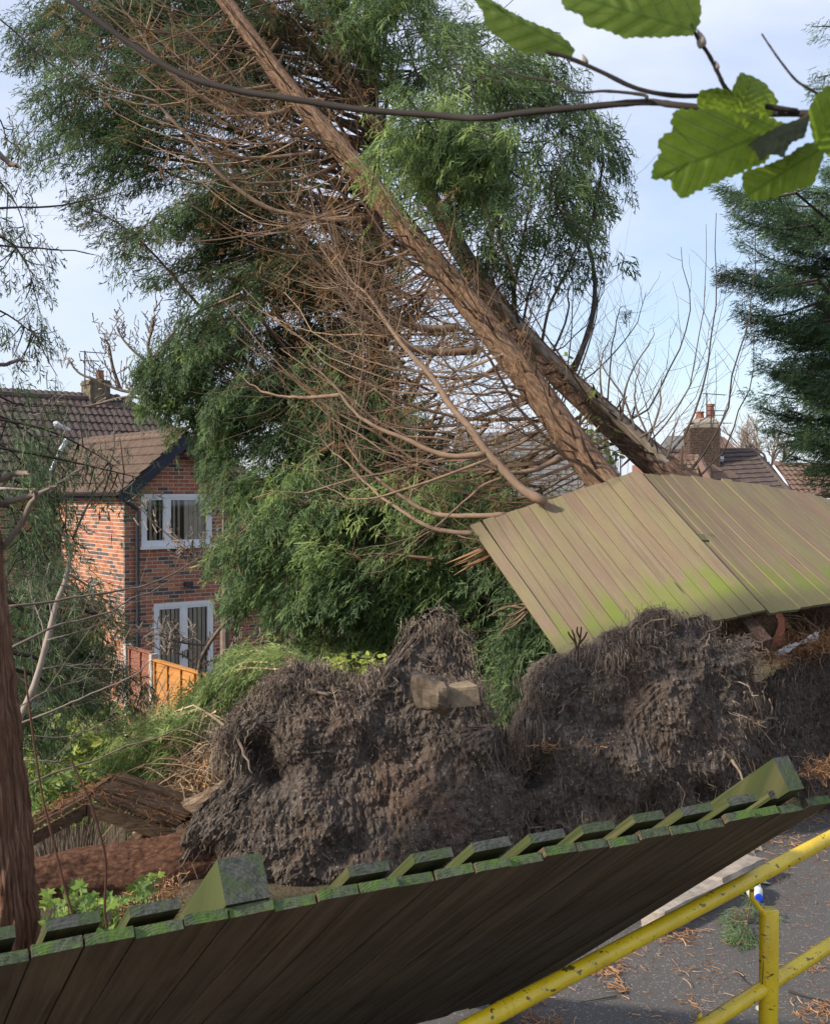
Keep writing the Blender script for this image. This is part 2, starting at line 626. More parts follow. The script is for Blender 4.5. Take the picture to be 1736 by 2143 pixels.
def mass(S, W, poly, nb, ns, dirpx, length, depth, origin=None, width=(0.35, 0.6), size=(0.26, 0.44), tint=0.6, tvar=0.12, droop=0.35, tips=None, sag=0.12, rad=0.02, flat=0.25, tintf=None, wt=0.4, spread=0.25):
    pts = list(sample_poly(poly, nb)) if nb else []
    for q in (tips or []):
        pts.append(np.array(q[:2], float))
    for q in pts:
        d = rng.uniform(*depth)
        L = rng.uniform(*length)
        dv = np.array(dirpx, float)
        a = math.atan2(dv[1], dv[0]) + rng.normal(0, spread)
        px = L * FPX / d
        tip = P(q[0], q[1], d)
        back = P(q[0] - math.cos(a) * px, q[1] - math.sin(a) * px, d + rng.normal(0, 0.4))
        midp = (tip + back) / 2 + UP * (sag * L)
        ctrl = [back, midp, tip]
        if origin is not None:
            og = origin(q, d)
            if og is not None:
                add_tube(W, smooth([og, (og + back) / 2 - UP * 0.15, back], 6), np.linspace(rad * 1.8, rad, 6), 4, t=wt, cap=False)
        tn = tint if tintf is None else tintf(q)
        bough(S, W, ctrl, ns, rng.uniform(*width), size, tn + rng.normal(0, 0.06), tvar, droop, flat, 0.15, rad, wt)

# ------------------------------------------------------------------ ground
BN = unit([-0.47, 0.88])            # away from the path, across the old fence line
B0 = np.array([-1.0, 6.0])

def ground_z(x, y):
    q = (x - B0[0]) * BN[0] + (y - B0[1]) * BN[1]
    t = np.clip((q - 1.2) / 4.2, 0, 1)
    t = t * t * (3 - 2 * t)
    return -0.06 - 1.84 * t

def gz(x, y):
    return float(ground_z(np.array(x), np.array(y)))

def soil_mat():
    m = NT('soil_ground', 0.95, 0.1)
    p = m.pos()
    n = m.noise(p, 2.2, 6, 0.65)
    n2 = m.noise(p, 30, 5, 0.7)
    c = m.ramp(n, [(0.3, (0.055, 0.042, 0.03)), (0.5, (0.11, 0.085, 0.055)), (0.66, (0.10, 0.12, 0.04)), (0.8, (0.17, 0.13, 0.08))])
    c = m.mix(0.45, c, m.ramp(n2, [(0.3, (0.03, 0.024, 0.018)), (0.7, (0.2, 0.15, 0.1))]))
    m.color(c)
    m.bump(n2, 0.9, 0.03)
    return m.m

def asphalt_mat():
    m = NT('asphalt', 0.82, 0.35)
    p = m.pos()
    n = m.noise(p, 1.6, 5, 0.6)
    f = m.noise(p, 130, 3, 0.7)
    v = m.voro(p, 150, out='Color')
    c = m.ramp(f, [(0.3, (0.052, 0.046, 0.042)), (0.55, (0.10, 0.091, 0.084)), (0.8, (0.185, 0.17, 0.157))])
    c = m.mix(0.28, c, m.ramp(n, [(0.3, (0.066, 0.058, 0.053)), (0.7, (0.128, 0.117, 0.108))]))
    c = m.mix(m.ramp(m.sep(v)[0], [(0.93, (0, 0, 0)), (0.97, (0.5, 0.5, 0.5))]), c, (0.34, 0.32, 0.30))
    m.color(c)
    m.bump(f, 0.5, 0.006)
    return m.m

M_SOIL = soil_mat()
M_ASPH = asphalt_mat()

g = Geo()
xs = np.concatenate([np.linspace(-400, -16, 14), np.linspace(-14, 14, 110), np.linspace(16, 400, 14)])
ys = np.concatenate([np.linspace(-60, -4, 6), np.linspace(-3, 24, 110), np.linspace(26, 800, 16)])
X, Y = np.meshgrid(xs, ys)
Z = ground_z(X, Y)
q = (X - B0[0]) * BN[0] + (Y - B0[1]) * BN[1]
Z = Z + np.where(q > 0.1, 1, 0) * 0.07 * fbm(np.stack([X * 1.3, Y * 1.3, X * 0], -1), 4)
ny, nx = X.shape
i = np.arange(ny - 1)[:, None] * nx
j = np.arange(nx - 1)[None, :]
g.add(np.stack([X, Y, Z], -1).reshape(-1, 3), np.stack([i + j, i + j + 1, i + nx + j + 1, i + nx + j], -1).reshape(-1, 4))
obj('garden_ground', g, M_SOIL, sm=True, kind='structure')

# asphalt path: a sheet with a broken far edge
g = Geo()
tdir = np.array([BN[1], -BN[0]])
ss = np.linspace(-40, 40, 400)
edge = B0[None, :] + tdir[None, :] * ss[:, None] + BN[None, :] * (-0.25 + 0.10 * fbm(np.stack([ss * 1.7, ss * 0, ss * 0], -1), 4))[:, None]
near = edge - BN[None, :] * 14.0
rows = 12
V = []
for k in range(rows):
    f = (k / (rows - 1)) ** 0.5
    e = near * (1 - f) + edge * f
    z = np.full(len(ss), 0.0)
    V.append(np.column_stack([e, z]))
low = np.column_stack([edge + BN * 0.01, np.full(len(ss), -0.12)])
V.append(low)
V = np.array(V)
i = np.arange(rows)[:, None] * len(ss)
j = np.arange(len(ss) - 1)[None, :]
g.add(V.reshape(-1, 3), np.stack([i + j, i + j + 1, i + len(ss) + j + 1, i + len(ss) + j], -1).reshape(-1, 4))
obj('asphalt_path', g, M_ASPH, kind='structure')

# ------------------------------------------------------------------ brick house (left)
HA = np.array([math.cos(R(38)), math.sin(R(38)), 0.0])      # along the gable face, to the right
HB = np.array([-math.sin(R(38)), math.cos(R(38)), 0.0])     # away from the camera
HK = P(259, 1030, 20.4)
HK[2] = 0
FLOOR = EYE - 4.25
EAVE = EYE + 0.02

def brick_mats():
    res = []
    for nm, a, b in (('brick_red', (0.30, 0.105, 0.062), (0.42, 0.17, 0.10)), ('brick_orange', (0.38, 0.155, 0.078), (0.48, 0.215, 0.115)),
                     ('brick_blue_grey', (0.075, 0.06, 0.062), (0.15, 0.115, 0.105)), ('brick_mixed', (0.19, 0.09, 0.066), (0.29, 0.14, 0.095))):
        m = NT(nm, 0.85, 0.2)
        n = m.noise(m.pos(), 26, 5, 0.65)
        m.color(m.ramp(n, [(0.3, a), (0.7, b)]))
        m.bump(n, 0.4, 0.005)
        res.append(m.m)
    return res

M_BRICK = brick_mats()
M_MORTAR = simple('mortar', (0.55, 0.50, 0.44), 0.95, 0.1, 0.2, 20)
M_PVC = simple('white_upvc', (0.72, 0.74, 0.76), 0.35, 0.5, 0.04, 3)
M_BLACKPLASTIC = simple('black_plastic', (0.03, 0.033, 0.042), 0.4, 0.5, 0.2, 6)
M_BARGE = simple('navy_bargeboard', (0.02, 0.024, 0.042), 0.5, 0.4, 0.3, 6)
M_BLIND = simple('vertical_blind', (0.74, 0.69, 0.58), 0.8, 0.2, 0.12, 5)
M_ROOM = simple('dark_room', (0.035, 0.022, 0.016), 0.9, 0.1, 0.3, 3)
M_LEAD = simple('lead_flashing', (0.55, 0.57, 0.60), 0.5, 0.4, 0.15, 6)

def glass_mat():
    m = NT('window_glass', 0.04, 0.5)
    m.color((0.02, 0.022, 0.025))
    tr = m.node('ShaderNodeBsdfTransparent')
    ms = m.node('ShaderNodeMixShader')
    lw = m.node('ShaderNodeFresnel')
    lw.inputs['IOR'].default_value = 1.5
    gl = m.node('ShaderNodeBsdfGlossy')
    gl.inputs['Roughness'].default_value = 0.03
    m.link(lw.outputs[0], ms.inputs[0])
    m.link(tr.outputs[0], ms.inputs[1])
    m.link(gl.outputs[0], ms.inputs[2])
    m.link(ms.outputs[0], m.o.inputs['Surface'])
    return m.m

M_GLASS = glass_mat()

def tile_mat(name, a, b, moss):
    m = NT(name, 0.9, 0.15)
    p = m.pos()
    n = m.noise(p, 9, 6, 0.65)
    n2 = m.noise(p, 1.7, 4, 0.6)
    c = m.ramp(n, [(0.3, a), (0.7, b)])
    c = m.mix(m.ramp(n2, [(0.55, (0, 0, 0)), (0.75, (0.6, 0.6, 0.6))]), c, moss)
    m.color(c)
    m.bump(n, 0.3, 0.01)
    return m.m

M_TILE_BR = tile_mat('roof_tile_brown', (0.095, 0.064, 0.05), (0.19, 0.135, 0.105), (0.09, 0.085, 0.04))
M_TILE_DK = tile_mat('roof_tile_dark', (0.065, 0.048, 0.043), (0.125, 0.095, 0.085), (0.10, 0.10, 0.05))
M_TILE_RED = tile_mat('roof_tile_red', (0.115, 0.074, 0.057), (0.20, 0.13, 0.10), (0.2, 0.15, 0.09))
M_TILE_GR = tile_mat('roof_tile_grey', (0.12, 0.115, 0.11), (0.2, 0.19, 0.18), (0.12, 0.13, 0.09))

BRK = []
for m_ in M_BRICK:
    gb = Geo()
    add_box(gb, (-0.1055, 0, -0.031), (0.211, 0, 0), (0, -0.012, 0), (0, 0, 0.062))
    gb.Q[0] = gb.Q[0][:, ::-1].copy()
    BRK.append(gb.mesh('brick', m_))

def brick_choice(warm):
    w = [0.50, 0.16, 0.24, 0.10] if not warm else [0.30, 0.36, 0.20, 0.14]
    return rng.choice(4, p=w)

def brick_wall(o, a, nrm, width, z0, z1, holes=(), top=None, warm=False, bw=0.225, bh=0.075):
    """yields (matrix, material index) for bricks on a wall whose face passes through o, along a, facing nrm"""
    res = []
    rows_ = int(round((z1 - z0) / bh))
    for r_ in range(rows_):
        z = z0 + (r_ + 0.5) * bh
        off = 0 if r_ % 2 else bw / 2
        k = -off
        while k < width - 0.02:
            s0, s1 = max(k + 0.005, 0.0), min(k + bw - 0.005, width)
            k += bw
            if s1 - s0 < 0.05:
                continue
            c = (s0 + s1) / 2
            if top is not None and z + 0.03 > top(c):
                continue
            pieces = [(s0, s1)]
            for (h0, h1, v0, v1) in holes:
                if v0 < z < v1:
                    np_ = []
                    for (p0, p1) in pieces:
                        if p1 <= h0 or p0 >= h1:
                            np_.append((p0, p1))
                        else:
                            if p0 < h0 - 0.03:
                                np_.append((p0, h0))
                            if p1 > h1 + 0.03:
                                np_.append((h1, p1))
                    pieces = np_
            for (p0, p1) in pieces:
                c = (p0 + p1) / 2
                sc = (p1 - p0) / 0.215
                pos = np.asarray(o) + a * c + np.array([0, 0, z]) + nrm * rng.uniform(-0.002, 0.002)
                M = Matrix(((a[0] * sc, -nrm[0], 0, pos[0]), (a[1] * sc, -nrm[1], 0, pos[1]), (0, 0, 1, pos[2]), (0, 0, 0, 1)))
                res.append((M, int(brick_choice(warm))))
    return res

def place_bricks(parent, items, limit=300, name='brick'):
    """the first `limit` bricks are objects, the rest one joined part"""
    for M, mi in items[:limit]:
        inst(name, BRK[mi], M, parent)
    rest = items[limit:]
    if rest:
        gb = Geo()
        base = np.array([v.co[:] for v in BRK[0].vertices])
        qs = np.array([list(p.vertices) for p in BRK[0].polygons])
        for M, mi in rest:
            A = np.array(M)
            gb.add(base @ A[:3, :3].T + A[:3, 3], qs, mi=mi)
        obj('brickwork', gb, M_BRICK, parent, kind='stuff')

def tile_mesh(w, l, rolls, mat, hgt=0.022, drop=0.022):
    """x across, y up-slope, z out of the roof"""
    n = rolls * 4 + 1
    x = np.linspace(-w / 2, w / 2, n)
    ph = np.linspace(0, rolls * 2 * np.pi, n)
    z = hgt * (0.5 - 0.5 * np.cos(ph)) ** 0.8
    V = []
    for yy, dz in ((0.0, drop), (l, 0.0)):
        V.append(np.column_stack([x, np.full(n, yy), z + dz]))
    V.append(np.column_stack([x, np.full(n, 0.0), np.full(n, -0.012)]))
    V = np.vstack(V)
    q = []
    for k in range(n - 1):
        q.append([k, k + 1, n + k + 1, n + k])
        q.append([2 * n + k, 2 * n + k + 1, k + 1, k])
    gb = Geo()
    gb.add(V, q)
    return gb.mesh('roof_tile', mat, False)

def tile_roof(eo, a, b, nrm, width, length, tw, tl, inside=None):
    """matrices of tiles on a slope: eaves origin eo, along a, up-slope b"""
    res = []
    nr, nc = int(math.ceil(length / tl)), int(math.ceil(width / tw))
    for r_ in range(nr):
        for c_ in range(nc):
            s, t = (c_ + 0.5) * tw, r_ * tl
            if inside is not None and not inside(s, t + tl / 2):
                continue
            pos = np.asarray(eo) + a * s + b * t + nrm * rng.uniform(0, 0.004)
            res.append(Matrix(((a[0], b[0], nrm[0], pos[0]), (a[1], b[1], nrm[1], pos[1]), (a[2], b[2], nrm[2], pos[2]), (0, 0, 0, 1))))
    return res

def place_tiles(parent, sets, limit=300):
    """sets: list of (matrices, mesh, material)"""
    left = limit
    for mats_, me, mt in sets:
        for M in mats_[:max(left, 0)]:
            inst('roof_tile', me, M, parent)
        rest = mats_[max(left, 0):]
        left -= len(mats_)
        if rest:
            gb = Geo()
            base = np.array([v.co[:] for v in me.vertices])
            qs = np.array([list(p.vertices) for p in me.polygons])
            for M in rest:
                A = np.array(M)
                gb.add(base @ A[:3, :3].T + A[:3, 3], qs)
            obj('roof_tiling', gb, mt, parent, kind='stuff')

def wall_slab(g, o, a, back, width, z0, z1, th=0.2):
    add_box(g, np.asarray(o) + np.array([0, 0, z0]), a * width, back * th, np.array([0, 0, z1 - z0]))

house = thing('brick_house', 'red brick house with brown tiled gable extension and white windows at the left', 'house', (HK[0], HK[1], FLOOR))
Zv = np.array([0, 0, 1.0])
GW = 2.32            # gable width
APEX = EYE + 1.02
win = (0.34, 1.83, EYE - (1143 - 1030) / FPX * 20.9, EYE - (1034 - 1030) / FPX * 20.9)
door = (0.59, 1.85, FLOOR, EYE - 2.16)
def gable_top(s):
    return EAVE + (APEX - EAVE) * (1 - abs(s - GW / 2) / (GW / 2))
# mortar backing: gable pieces round the openings, side wall, main rear wall
g = Geo()
for (s0, s1, z0, z1) in ((0, win[0], FLOOR, EAVE), (win[1], GW, FLOOR, EAVE), (win[0], win[1], win[3], EAVE + 0.2),
                         (win[0], door[0], FLOOR, win[2]), (door[1] - 0.02, win[1], FLOOR, win[2]), (door[0], door[1] - 0.02, door[3], win[2])):
    if s1 - s0 > 0.005 and z1 - z0 > 0.005:
        wall_slab(g, HK + HA * s0 - HB * 0.008, HA, HB, s1 - s0, z0, z1, 0.18)
c0, c1, cA = HK + Zv * EAVE - HB * 0.0085, HK + HA * GW + Zv * EAVE - HB * 0.0085, HK + HA * GW / 2 + Zv * APEX - HB * 0.0085
g.add(np.array([c0, c1, cA, c0 + HB * 0.15, c1 + HB * 0.15, cA + HB * 0.15]), [[0, 3, 5, 2], [1, 2, 5, 4]], [[0, 1, 2], [3, 5, 4]])
EXT = 4.0
wall_slab(g, HK - HA * 0.008 + HB * 0.0, HB, HA, EXT, FLOOR, EAVE, 0.18)
wall_slab(g, HK + HA * (GW - 0.2), HA, HB, 0.19, FLOOR - 0.0, EAVE, EXT)
HQ = HK + HB * EXT
wall_slab(g, HQ - HA * 9 - HB * 0.008, HA, HB, 14.9, FLOOR, EAVE, 0.2)
obj('wall', g, M_MORTAR, house)
items_g = brick_wall(HK, HA, -HB, GW, FLOOR, EAVE + 1.1, [(win[0], win[1], win[2], win[3]), (door[0], door[1], door[2], door[3])],
                     top=lambda s: max(gable_top(s) - 0.02, EAVE - 0.02) if True else 0)
items_g.sort(key=lambda it: abs(it[0].translation.z - (EYE - 1.6)))
items_s = brick_wall(HK + HB * EXT, -HB, -HA, EXT, FLOOR, EAVE, warm=True)  # orange-heavy brick mix puts this wall's sunlit warmth into the colour
items_m = brick_wall(HQ - HA * 5, HA, -HB, 5.0, FLOOR, EAVE) + brick_wall(HQ + HA * GW, HA, -HB, 5.9 - GW, FLOOR, EAVE)
place_bricks(house, items_g + items_s + items_m)

def window_unit(parent, o, a, nrm, s0, s1, z0, z1, splits, name='window', sill=True, blinds=None, fw=0.07, sashes=True):
    w = obj_window = None
    g = Geo()
    def bar(x0, x1, v0, v1, d0=-0.06, d1=0.02):
        add_box(g, np.asarray(o) + a * x0 + Zv * v0 + nrm * d0, nrm * (d1 - d0), a * (x1 - x0), Zv * (v1 - v0))
    bar(s0, s1, z1 - fw, z1)
    bar(s0, s1, z0, z0 + fw)
    bar(s0, s0 + fw, z0 + fw, z1 - fw)
    bar(s1 - fw, s1, z0 + fw, z1 - fw)
    xsx = [s0 + fw] + [s0 + (s1 - s0) * f for f in splits] + [s1 - fw]
    for f in splits:
        c = s0 + (s1 - s0) * f
        bar(c - fw / 2, c + fw / 2, z0 + fw, z1 - fw)
    win_o = obj(name, g, M_PVC, parent)
    for k in range(len(xsx) - 1):
        p0 = xsx[k] + (fw / 2 if k else 0)
        p1 = xsx[k + 1] - (fw / 2 if k < len(xsx) - 2 else 0)
        gs = Geo()
        g_keep = g
        e = 0.045
        for (x0, x1, v0, v1) in ((p0, p1, z1 - fw - e, z1 - fw), (p0, p1, z0 + fw, z0 + fw + e), (p0, p0 + e, z0 + fw + e, z1 - fw - e), (p1 - e, p1, z0 + fw + e, z1 - fw - e)):
            add_box(gs, np.asarray(o) + a * x0 + Zv * v0 - nrm * 0.05, nrm * 0.062, a * (x1 - x0), Zv * (v1 - v0))
        if sashes:
            obj('sash', gs, M_PVC, win_o)
        gp = Geo()
        q0 = np.asarray(o) + a * (p0 + 0.02) + Zv * (z0 + fw + 0.02) - nrm * 0.03
        add_box(gp, q0, nrm * 0.006, a * (p1 - p0 - 0.04), Zv * (z1 - z0 - 2 * fw - 0.04))
        obj('pane', gp, M_GLASS, win_o)
    if sill:
        gs = Geo()
        add_box(gs, np.asarray(o) + a * (s0 - 0.05) + Zv * (z0 - 0.05) - nrm * 0.05, nrm * 0.15, a * (s1 - s0 + 0.1), Zv * 0.048)
        obj('sill', gs, M_PVC, win_o)
    gr = Geo()
    q0 = np.asarray(o) + a * s0 + Zv * z0 - nrm * 0.9
    add_box(gr, q0, nrm * 0.02, a * (s1 - s0), Zv * (z1 - z0))
    add_box(gr, q0 - a * 0.02, nrm * 0.8, a * 0.02, Zv * (z1 - z0))
    add_box(gr, q0 + a * (s1 - s0), nrm * 0.8, a * 0.02, Zv * (z1 - z0))
    add_box(gr, q0 + Zv * (z1 - z0), nrm * 0.8, a * (s1 - s0), Zv * 0.02)
    add_box(gr, q0 - Zv * 0.02, nrm * 0.8, a * (s1 - s0), Zv * 0.02)
    obj('room_behind', gr, M_ROOM, win_o)
    for (c, wd, ang) in (blinds or []):
        gb_ = Geo()
        ca, sa = math.cos(ang), math.sin(ang)
        ax = a * ca - nrm * sa
        q0 = np.asarray(o) + a * c - ax * wd / 2 + Zv * (z0 + 0.09) - nrm * 0.072
        add_box(gb_, q0, np.cross(ax, Zv) * -0.004, ax * wd, Zv * (z1 - z0 - 0.14))
        obj('blind_slat', gb_, M_BLIND, win_o)
    return win_o

bl = [(win[0] + f, 0.075, 0.65) for f in (0.14, 0.23, 0.33, 0.43, 0.62, 0.72, 0.82)] + [(win[0] + f, 0.10, 0.15) for f in (0.98, 1.08, 1.18, 1.28, 1.37)]
window_unit(house, HK, HA, -HB, win[0], win[1], win[2], win[3], [0.36], blinds=bl)
dd = door[1] - door[0]
bl = [(door[0] + 0.15 + 0.095 * k, 0.088, 0.28) for k in range(11)]
dr = window_unit(house, HK, HA, -HB, door[0], door[1], door[2] + 0.02, door[3], [0.5], name='french_door', sill=False, blinds=bl)
gs = Geo()
for k in (-0.05, 0.05):
    add_box(gs, HK + HA * (door[0] + dd / 2 + k - 0.012) + Zv * (FLOOR + 1.0) - HB * 0.045, -HB * 0.02, HA * 0.024, Zv * 0.14)
obj('handle', gs, M_BLACKPLASTIC, dr)
# security light over the door
gs = Geo()
add_box(gs, HK + HA * 1.22 + Zv * (door[3] + 0.28) + HB * 0.0, -HB * 0.10, HA * 0.16, Zv * 0.12)
obj('wall_lamp', gs, M_BLACKPLASTIC, house)

# extension roof: two slopes, barge boards, gutters, ridge
pitch_v = np.array([HA[0] * GW / 2, HA[1] * GW / 2, APEX - EAVE])
bl_ = unit(pitch_v)
nl = unit(np.cross(bl_, HB))
if nl[2] < 0:
    nl = -nl
OVH = 0.2
eo = HK - HB * 0.18 - bl_ * OVH + Zv * EAVE + nl * 0.10
slope_len = np.linalg.norm(pitch_v) + OVH
me_t1 = tile_mesh(0.30, 0.31, 3, M_TILE_BR, 0.03, 0.035)
me_t2 = tile_mesh(0.33, 0.34, 2, M_TILE_DK, 0.03, 0.03)
# left slope: along = HB seen from outside goes away; build with a = -HB so that a x b = nrm
aL = -HB if np.dot(np.cross(-HB, bl_), nl) > 0 else HB
oL = eo + (HB * (EXT + 1.6) if np.allclose(aL, -HB) else 0)
t_left = tile_roof(oL, aL, bl_, nl, EXT + 1.6, slope_len + 0.02, 0.30, 0.28)
br_ = unit(np.array([-pitch_v[0], -pitch_v[1], pitch_v[2]]))
nr_ = unit(np.cross(HB, br_))
if nr_[2] < 0:
    nr_ = -nr_
eoR = HK + HA * GW - HB * 0.18 - br_ * OVH + Zv * EAVE + nr_ * 0.10
t_right = tile_roof(eoR, HB, br_, nr_, 2.0, slope_len + 0.02, 0.30, 0.28)
g = Geo()
add_box(g, eo - nl * 0.06, HB * (EXT + 1.6), bl_ * slope_len, nl * 0.05)
add_box(g, eoR - nr_ * 0.06, br_ * slope_len, HB * (EXT + 1.6), nr_ * 0.05)
roof = obj('roof', g, M_TILE_DK, house)
g = Geo()
rp0 = HK + HA * GW / 2 + Zv * (APEX + 0.10) - HB * 0.2
nrt = 16
for k in range(nrt):
    th = np.linspace(-0.2, np.pi + 0.2, 8)
    p0 = rp0 + HB * (k * 0.3)
    ring0 = np.array([p0 + HA * math.cos(t_) * 0.115 + Zv * (math.sin(t_) * 0.10) for t_ in th])
    ring1 = ring0 + HB * 0.295 - Zv * 0.008
    V = np.vstack([ring0, ring1])
    g.add(V, [[q_, q_ + 1, 8 + q_ + 1, 8 + q_] for q_ in range(7)])
obj('ridge', g, M_TILE_BR, roof)
g = Geo()
add_box(g, eo - nl * 0.24 - HB * 0.015, bl_ * (slope_len + 0.05), nl * 0.235, -HB * 0.03)
add_box(g, eoR - nr_ * 0.24 - HB * 0.016, nr_ * 0.235, br_ * (slope_len - 0.02), -HB * 0.03)
obj('bargeboard', g, M_BARGE, roof)
g = Geo()
add_box(g, HK - HA * 0.17 + Zv * (EAVE - 0.16) - HB * 0.17, HA * 0.02, HB * EXT, Zv * 0.17)
add_box(g, HK - HA * 0.15 + Zv * (EAVE - 0.16) - HB * 0.17, HA * 0.15, HB * EXT, Zv * 0.02)
obj('fascia', g, M_BARGE, roof)
g = Geo()
th = np.linspace(np.pi, 2 * np.pi, 7)
for k in (0,):
    p0 = HK - HA * 0.245 + Zv * (EAVE - 0.03) - HB * 0.2
    r0 = np.array([p0 + HA * math.cos(t_) * 0.06 + Zv * math.sin(t_) * 0.06 for t_ in th])
    r1 = r0 + HB * (EXT + 0.1)
    ri0, ri1 = r0 * 1.0, r1 * 1.0
    g.add(np.vstack([r0, r1]), [[q_, q_ + 1, 7 + q_ + 1, 7 + q_] for q_ in range(6)])
obj('gutter', g, M_BLACKPLASTIC, roof)
g = Geo()
dp = HK + HA * 0.24 - HB * 0.06
add_tube(g, [HK - HA * 0.2 - HB * 0.1 + Zv * (EAVE - 0.1), HK - HA * 0.05 - HB * 0.1 + Zv * (EAVE - 0.16), dp + Zv * (EAVE - 0.34), dp + Zv * (EAVE - 0.6), dp + Zv * FLOOR], 0.036, 10)
for zz in (EAVE - 0.45, EAVE - 1.5, EAVE - 2.4):
    add_tube(g, [dp + Zv * zz, dp + Zv * (zz - 0.07)], 0.044, 10)
add_tube(g, [HK + HA * 0.02 - HB * 0.07 + Zv * (FLOOR + 1.18), dp + Zv * (FLOOR + 1.12)], 0.035, 8)
obj('downpipe', g, M_BLACKPLASTIC, house)
g = Geo()
dp2 = HK + HA * (GW + 0.02) - HB * 0.07
add_tube(g, [dp2 + Zv * (EAVE - 0.15), dp2 + Zv * FLOOR], 0.05, 10)
for zz in (EAVE - 0.4, EAVE - 1.35, EAVE - 2.6):
    add_tube(g, [dp2 + Zv * zz, dp2 + Zv * (zz - 0.10)], 0.062, 10)
add_tube(g, [dp2 + Zv * (EAVE - 1.45), dp2 + HA * 0.5 + HB * 0.05 + Zv * (EAVE - 1.38)], 0.05, 8)
obj('downpipe', g, M_BLACKPLASTIC, house)
# main roof: rear slope with hip at the right end
RISE, RUN = 2.28, 2.9
bm = unit(HB * RUN + Zv * RISE)
nm_ = unit(np.cross(HA, bm))
slm = math.hypot(RISE, RUN)
SR = 3.0             # where the ridge ends, measured along HA from the inner corner
eom = HQ - HA * 6.0 - HB * 0.25 - Zv * (0.25 * RISE / RUN) + Zv * EAVE
Wm = 6.0 + SR + RUN
slt = slm + 0.32
t_main = tile_roof(eom + nm_ * 0.02, HA, bm, nm_, Wm, slt, 0.33, 0.33, inside=lambda s, t: s < Wm - t / slt * RUN)
t_main.sort(key=lambda M: (M.translation - Vector(P(150, 900, 25))).length)
g = Geo()
e0, e1 = eom, eom + HA * Wm
r0, r1 = eom + bm * slt, eom + HA * (Wm - RUN) + bm * slt
hb = e1 + HB * 6.4
g.add(np.array([e0, e1, r1, r0, hb, r0 + HB * 3.0 - Zv * 2.3, hb - HA * 0.1]), [[0, 1, 2, 3]], [[1, 4, 2]])
rb = obj('roof', g, M_TILE_DK, house)
g = Geo()
add_tube(g, smooth([r0 + Zv * 0.02, r1 + Zv * 0.02], 28), 0.10, 8)
add_tube(g, smooth([r1 + Zv * 0.02, e1 + Zv * 0.03], 12), 0.09, 8)
obj('ridge', g, M_TILE_DK, rb)
g = Geo()
ch = r1 - HA * 0.75 + HB * 0.1
for (w_, z0, z1) in ((0.26, -0.5, 0.40), (0.29, 0.40, 0.47), (0.26, 0.47, 0.52)):
    add_box(g, ch - HA * w_ - HB * 0.25 + Zv * z0, HA * 2 * w_, HB * 0.6, Zv * (z1 - z0))
chim = obj('chimney', g, simple('weathered_stone_chimney', (0.14, 0.115, 0.078), 0.95, 0.1, 0.5, 9, 0.6), rb)
g = Geo()
add_tube(g, [ch + HA * 0.1 + Zv * 0.52, ch + HA * 0.1 + Zv * 0.75, ch + HA * 0.1 + Zv * 0.78], [0.10, 0.085, 0.10], 12)
obj('chimney_pot', g, simple('terracotta', (0.24, 0.11, 0.07), 0.8, 0.2, 0.2), chim)
# flashing strip where the two roofs meet
g = Geo()
fl0 = P(140, 920, 22.9)
fl1 = P(106, 985, 22.6)
add_tube(g, smooth([fl0, (fl0 + fl1) / 2 + Zv * 0.03, fl1], 8), [0.05, 0.05, 0.045, 0.05, 0.045, 0.04, 0.03, 0.03], 6)
obj('flashing', g, M_LEAD, rb)
g = Geo()
fl = P(124, 890, 23.9)
add_tube(g, smooth([fl + HA * -0.12 + Zv * 0.06, fl, fl + HA * 0.25 - Zv * 0.10], 6), [0.03, 0.07, 0.08, 0.07, 0.06, 0.02], 7)
obj('flashing', g, M_LEAD, rb)
place_tiles(house, [(t_left, me_t1, M_TILE_BR), (t_right[:14], me_t1, M_TILE_BR), (t_main, me_t2, M_TILE_DK)])
# two television aerials on the chimney
def aerial(base, h, arms, parent_name, label):
    t = thing(parent_name, label, 'aerial', base)
    g = Geo()
    add_tube(g, [base, base + Zv * h], 0.018, 6)
    obj('mast', g, M_BLACKPLASTIC, t)
    for (z, l, dr_) in arms:
        g = Geo()
        p0 = base + Zv * z
        dr_ = unit(dr_)
        add_tube(g, [p0 - dr_ * 0.12, p0 + dr_ * l], 0.012, 5)
        sd = np.cross(dr_, Zv)
        for f in np.linspace(0.1, 1, 7):
            add_tube(g, [p0 + dr_ * l * f - sd * 0.12, p0 + dr_ * l * f + sd * 0.12], 0.006, 4)
        obj('antenna_boom', g, M_BLACKPLASTIC, t)
    return t
aerial(ch - HA * 0.3 + Zv * 0.3, 0.95, [(0.92, 0.5, (1, 0.2, -0.05)), (0.7, 0.35, (1, 0.3, 0))], 'television_aerial', 'thin aerial standing beside the chimney of the left brick house')

# lean-to in the corner of the house
LZ = EYE - 2.12
lean = thing('lean_to', 'low lean-to with tan felt roof and grey panel wall against the sunlit brick side wall', 'lean-to', HK + HB * 1.5 - HA * 1.2 + Zv * FLOOR)
g = Geo()
lo = HK + HB * 1.35 - HA * 0.02
add_box(g, lo - HA * 3.0 + Zv * (LZ - 0.10), HA * 2.98, HB * 2.6 + Zv * 0.28, Zv * 0.07)
obj('roof', g, simple('tan_felt_roof', (0.34, 0.27, 0.18), 0.95, 0.1, 0.35, 5, 0.3), lean)
g = Geo()
add_box(g, lo - HA * 1.25 + HB * 0.1 + Zv * FLOOR, HA * 1.15, HB * 0.06, Zv * (LZ - FLOOR - 0.14))
obj('panel', g, simple('grey_green_panel', (0.30, 0.31, 0.27), 0.8, 0.2, 0.15, 4), lean)
g = Geo()
add_box(g, lo - HA * 0.11 + HB * 0.06 + Zv * FLOOR, HA * 0.09, HB * 0.1, Zv * (LZ - FLOOR - 0.13))
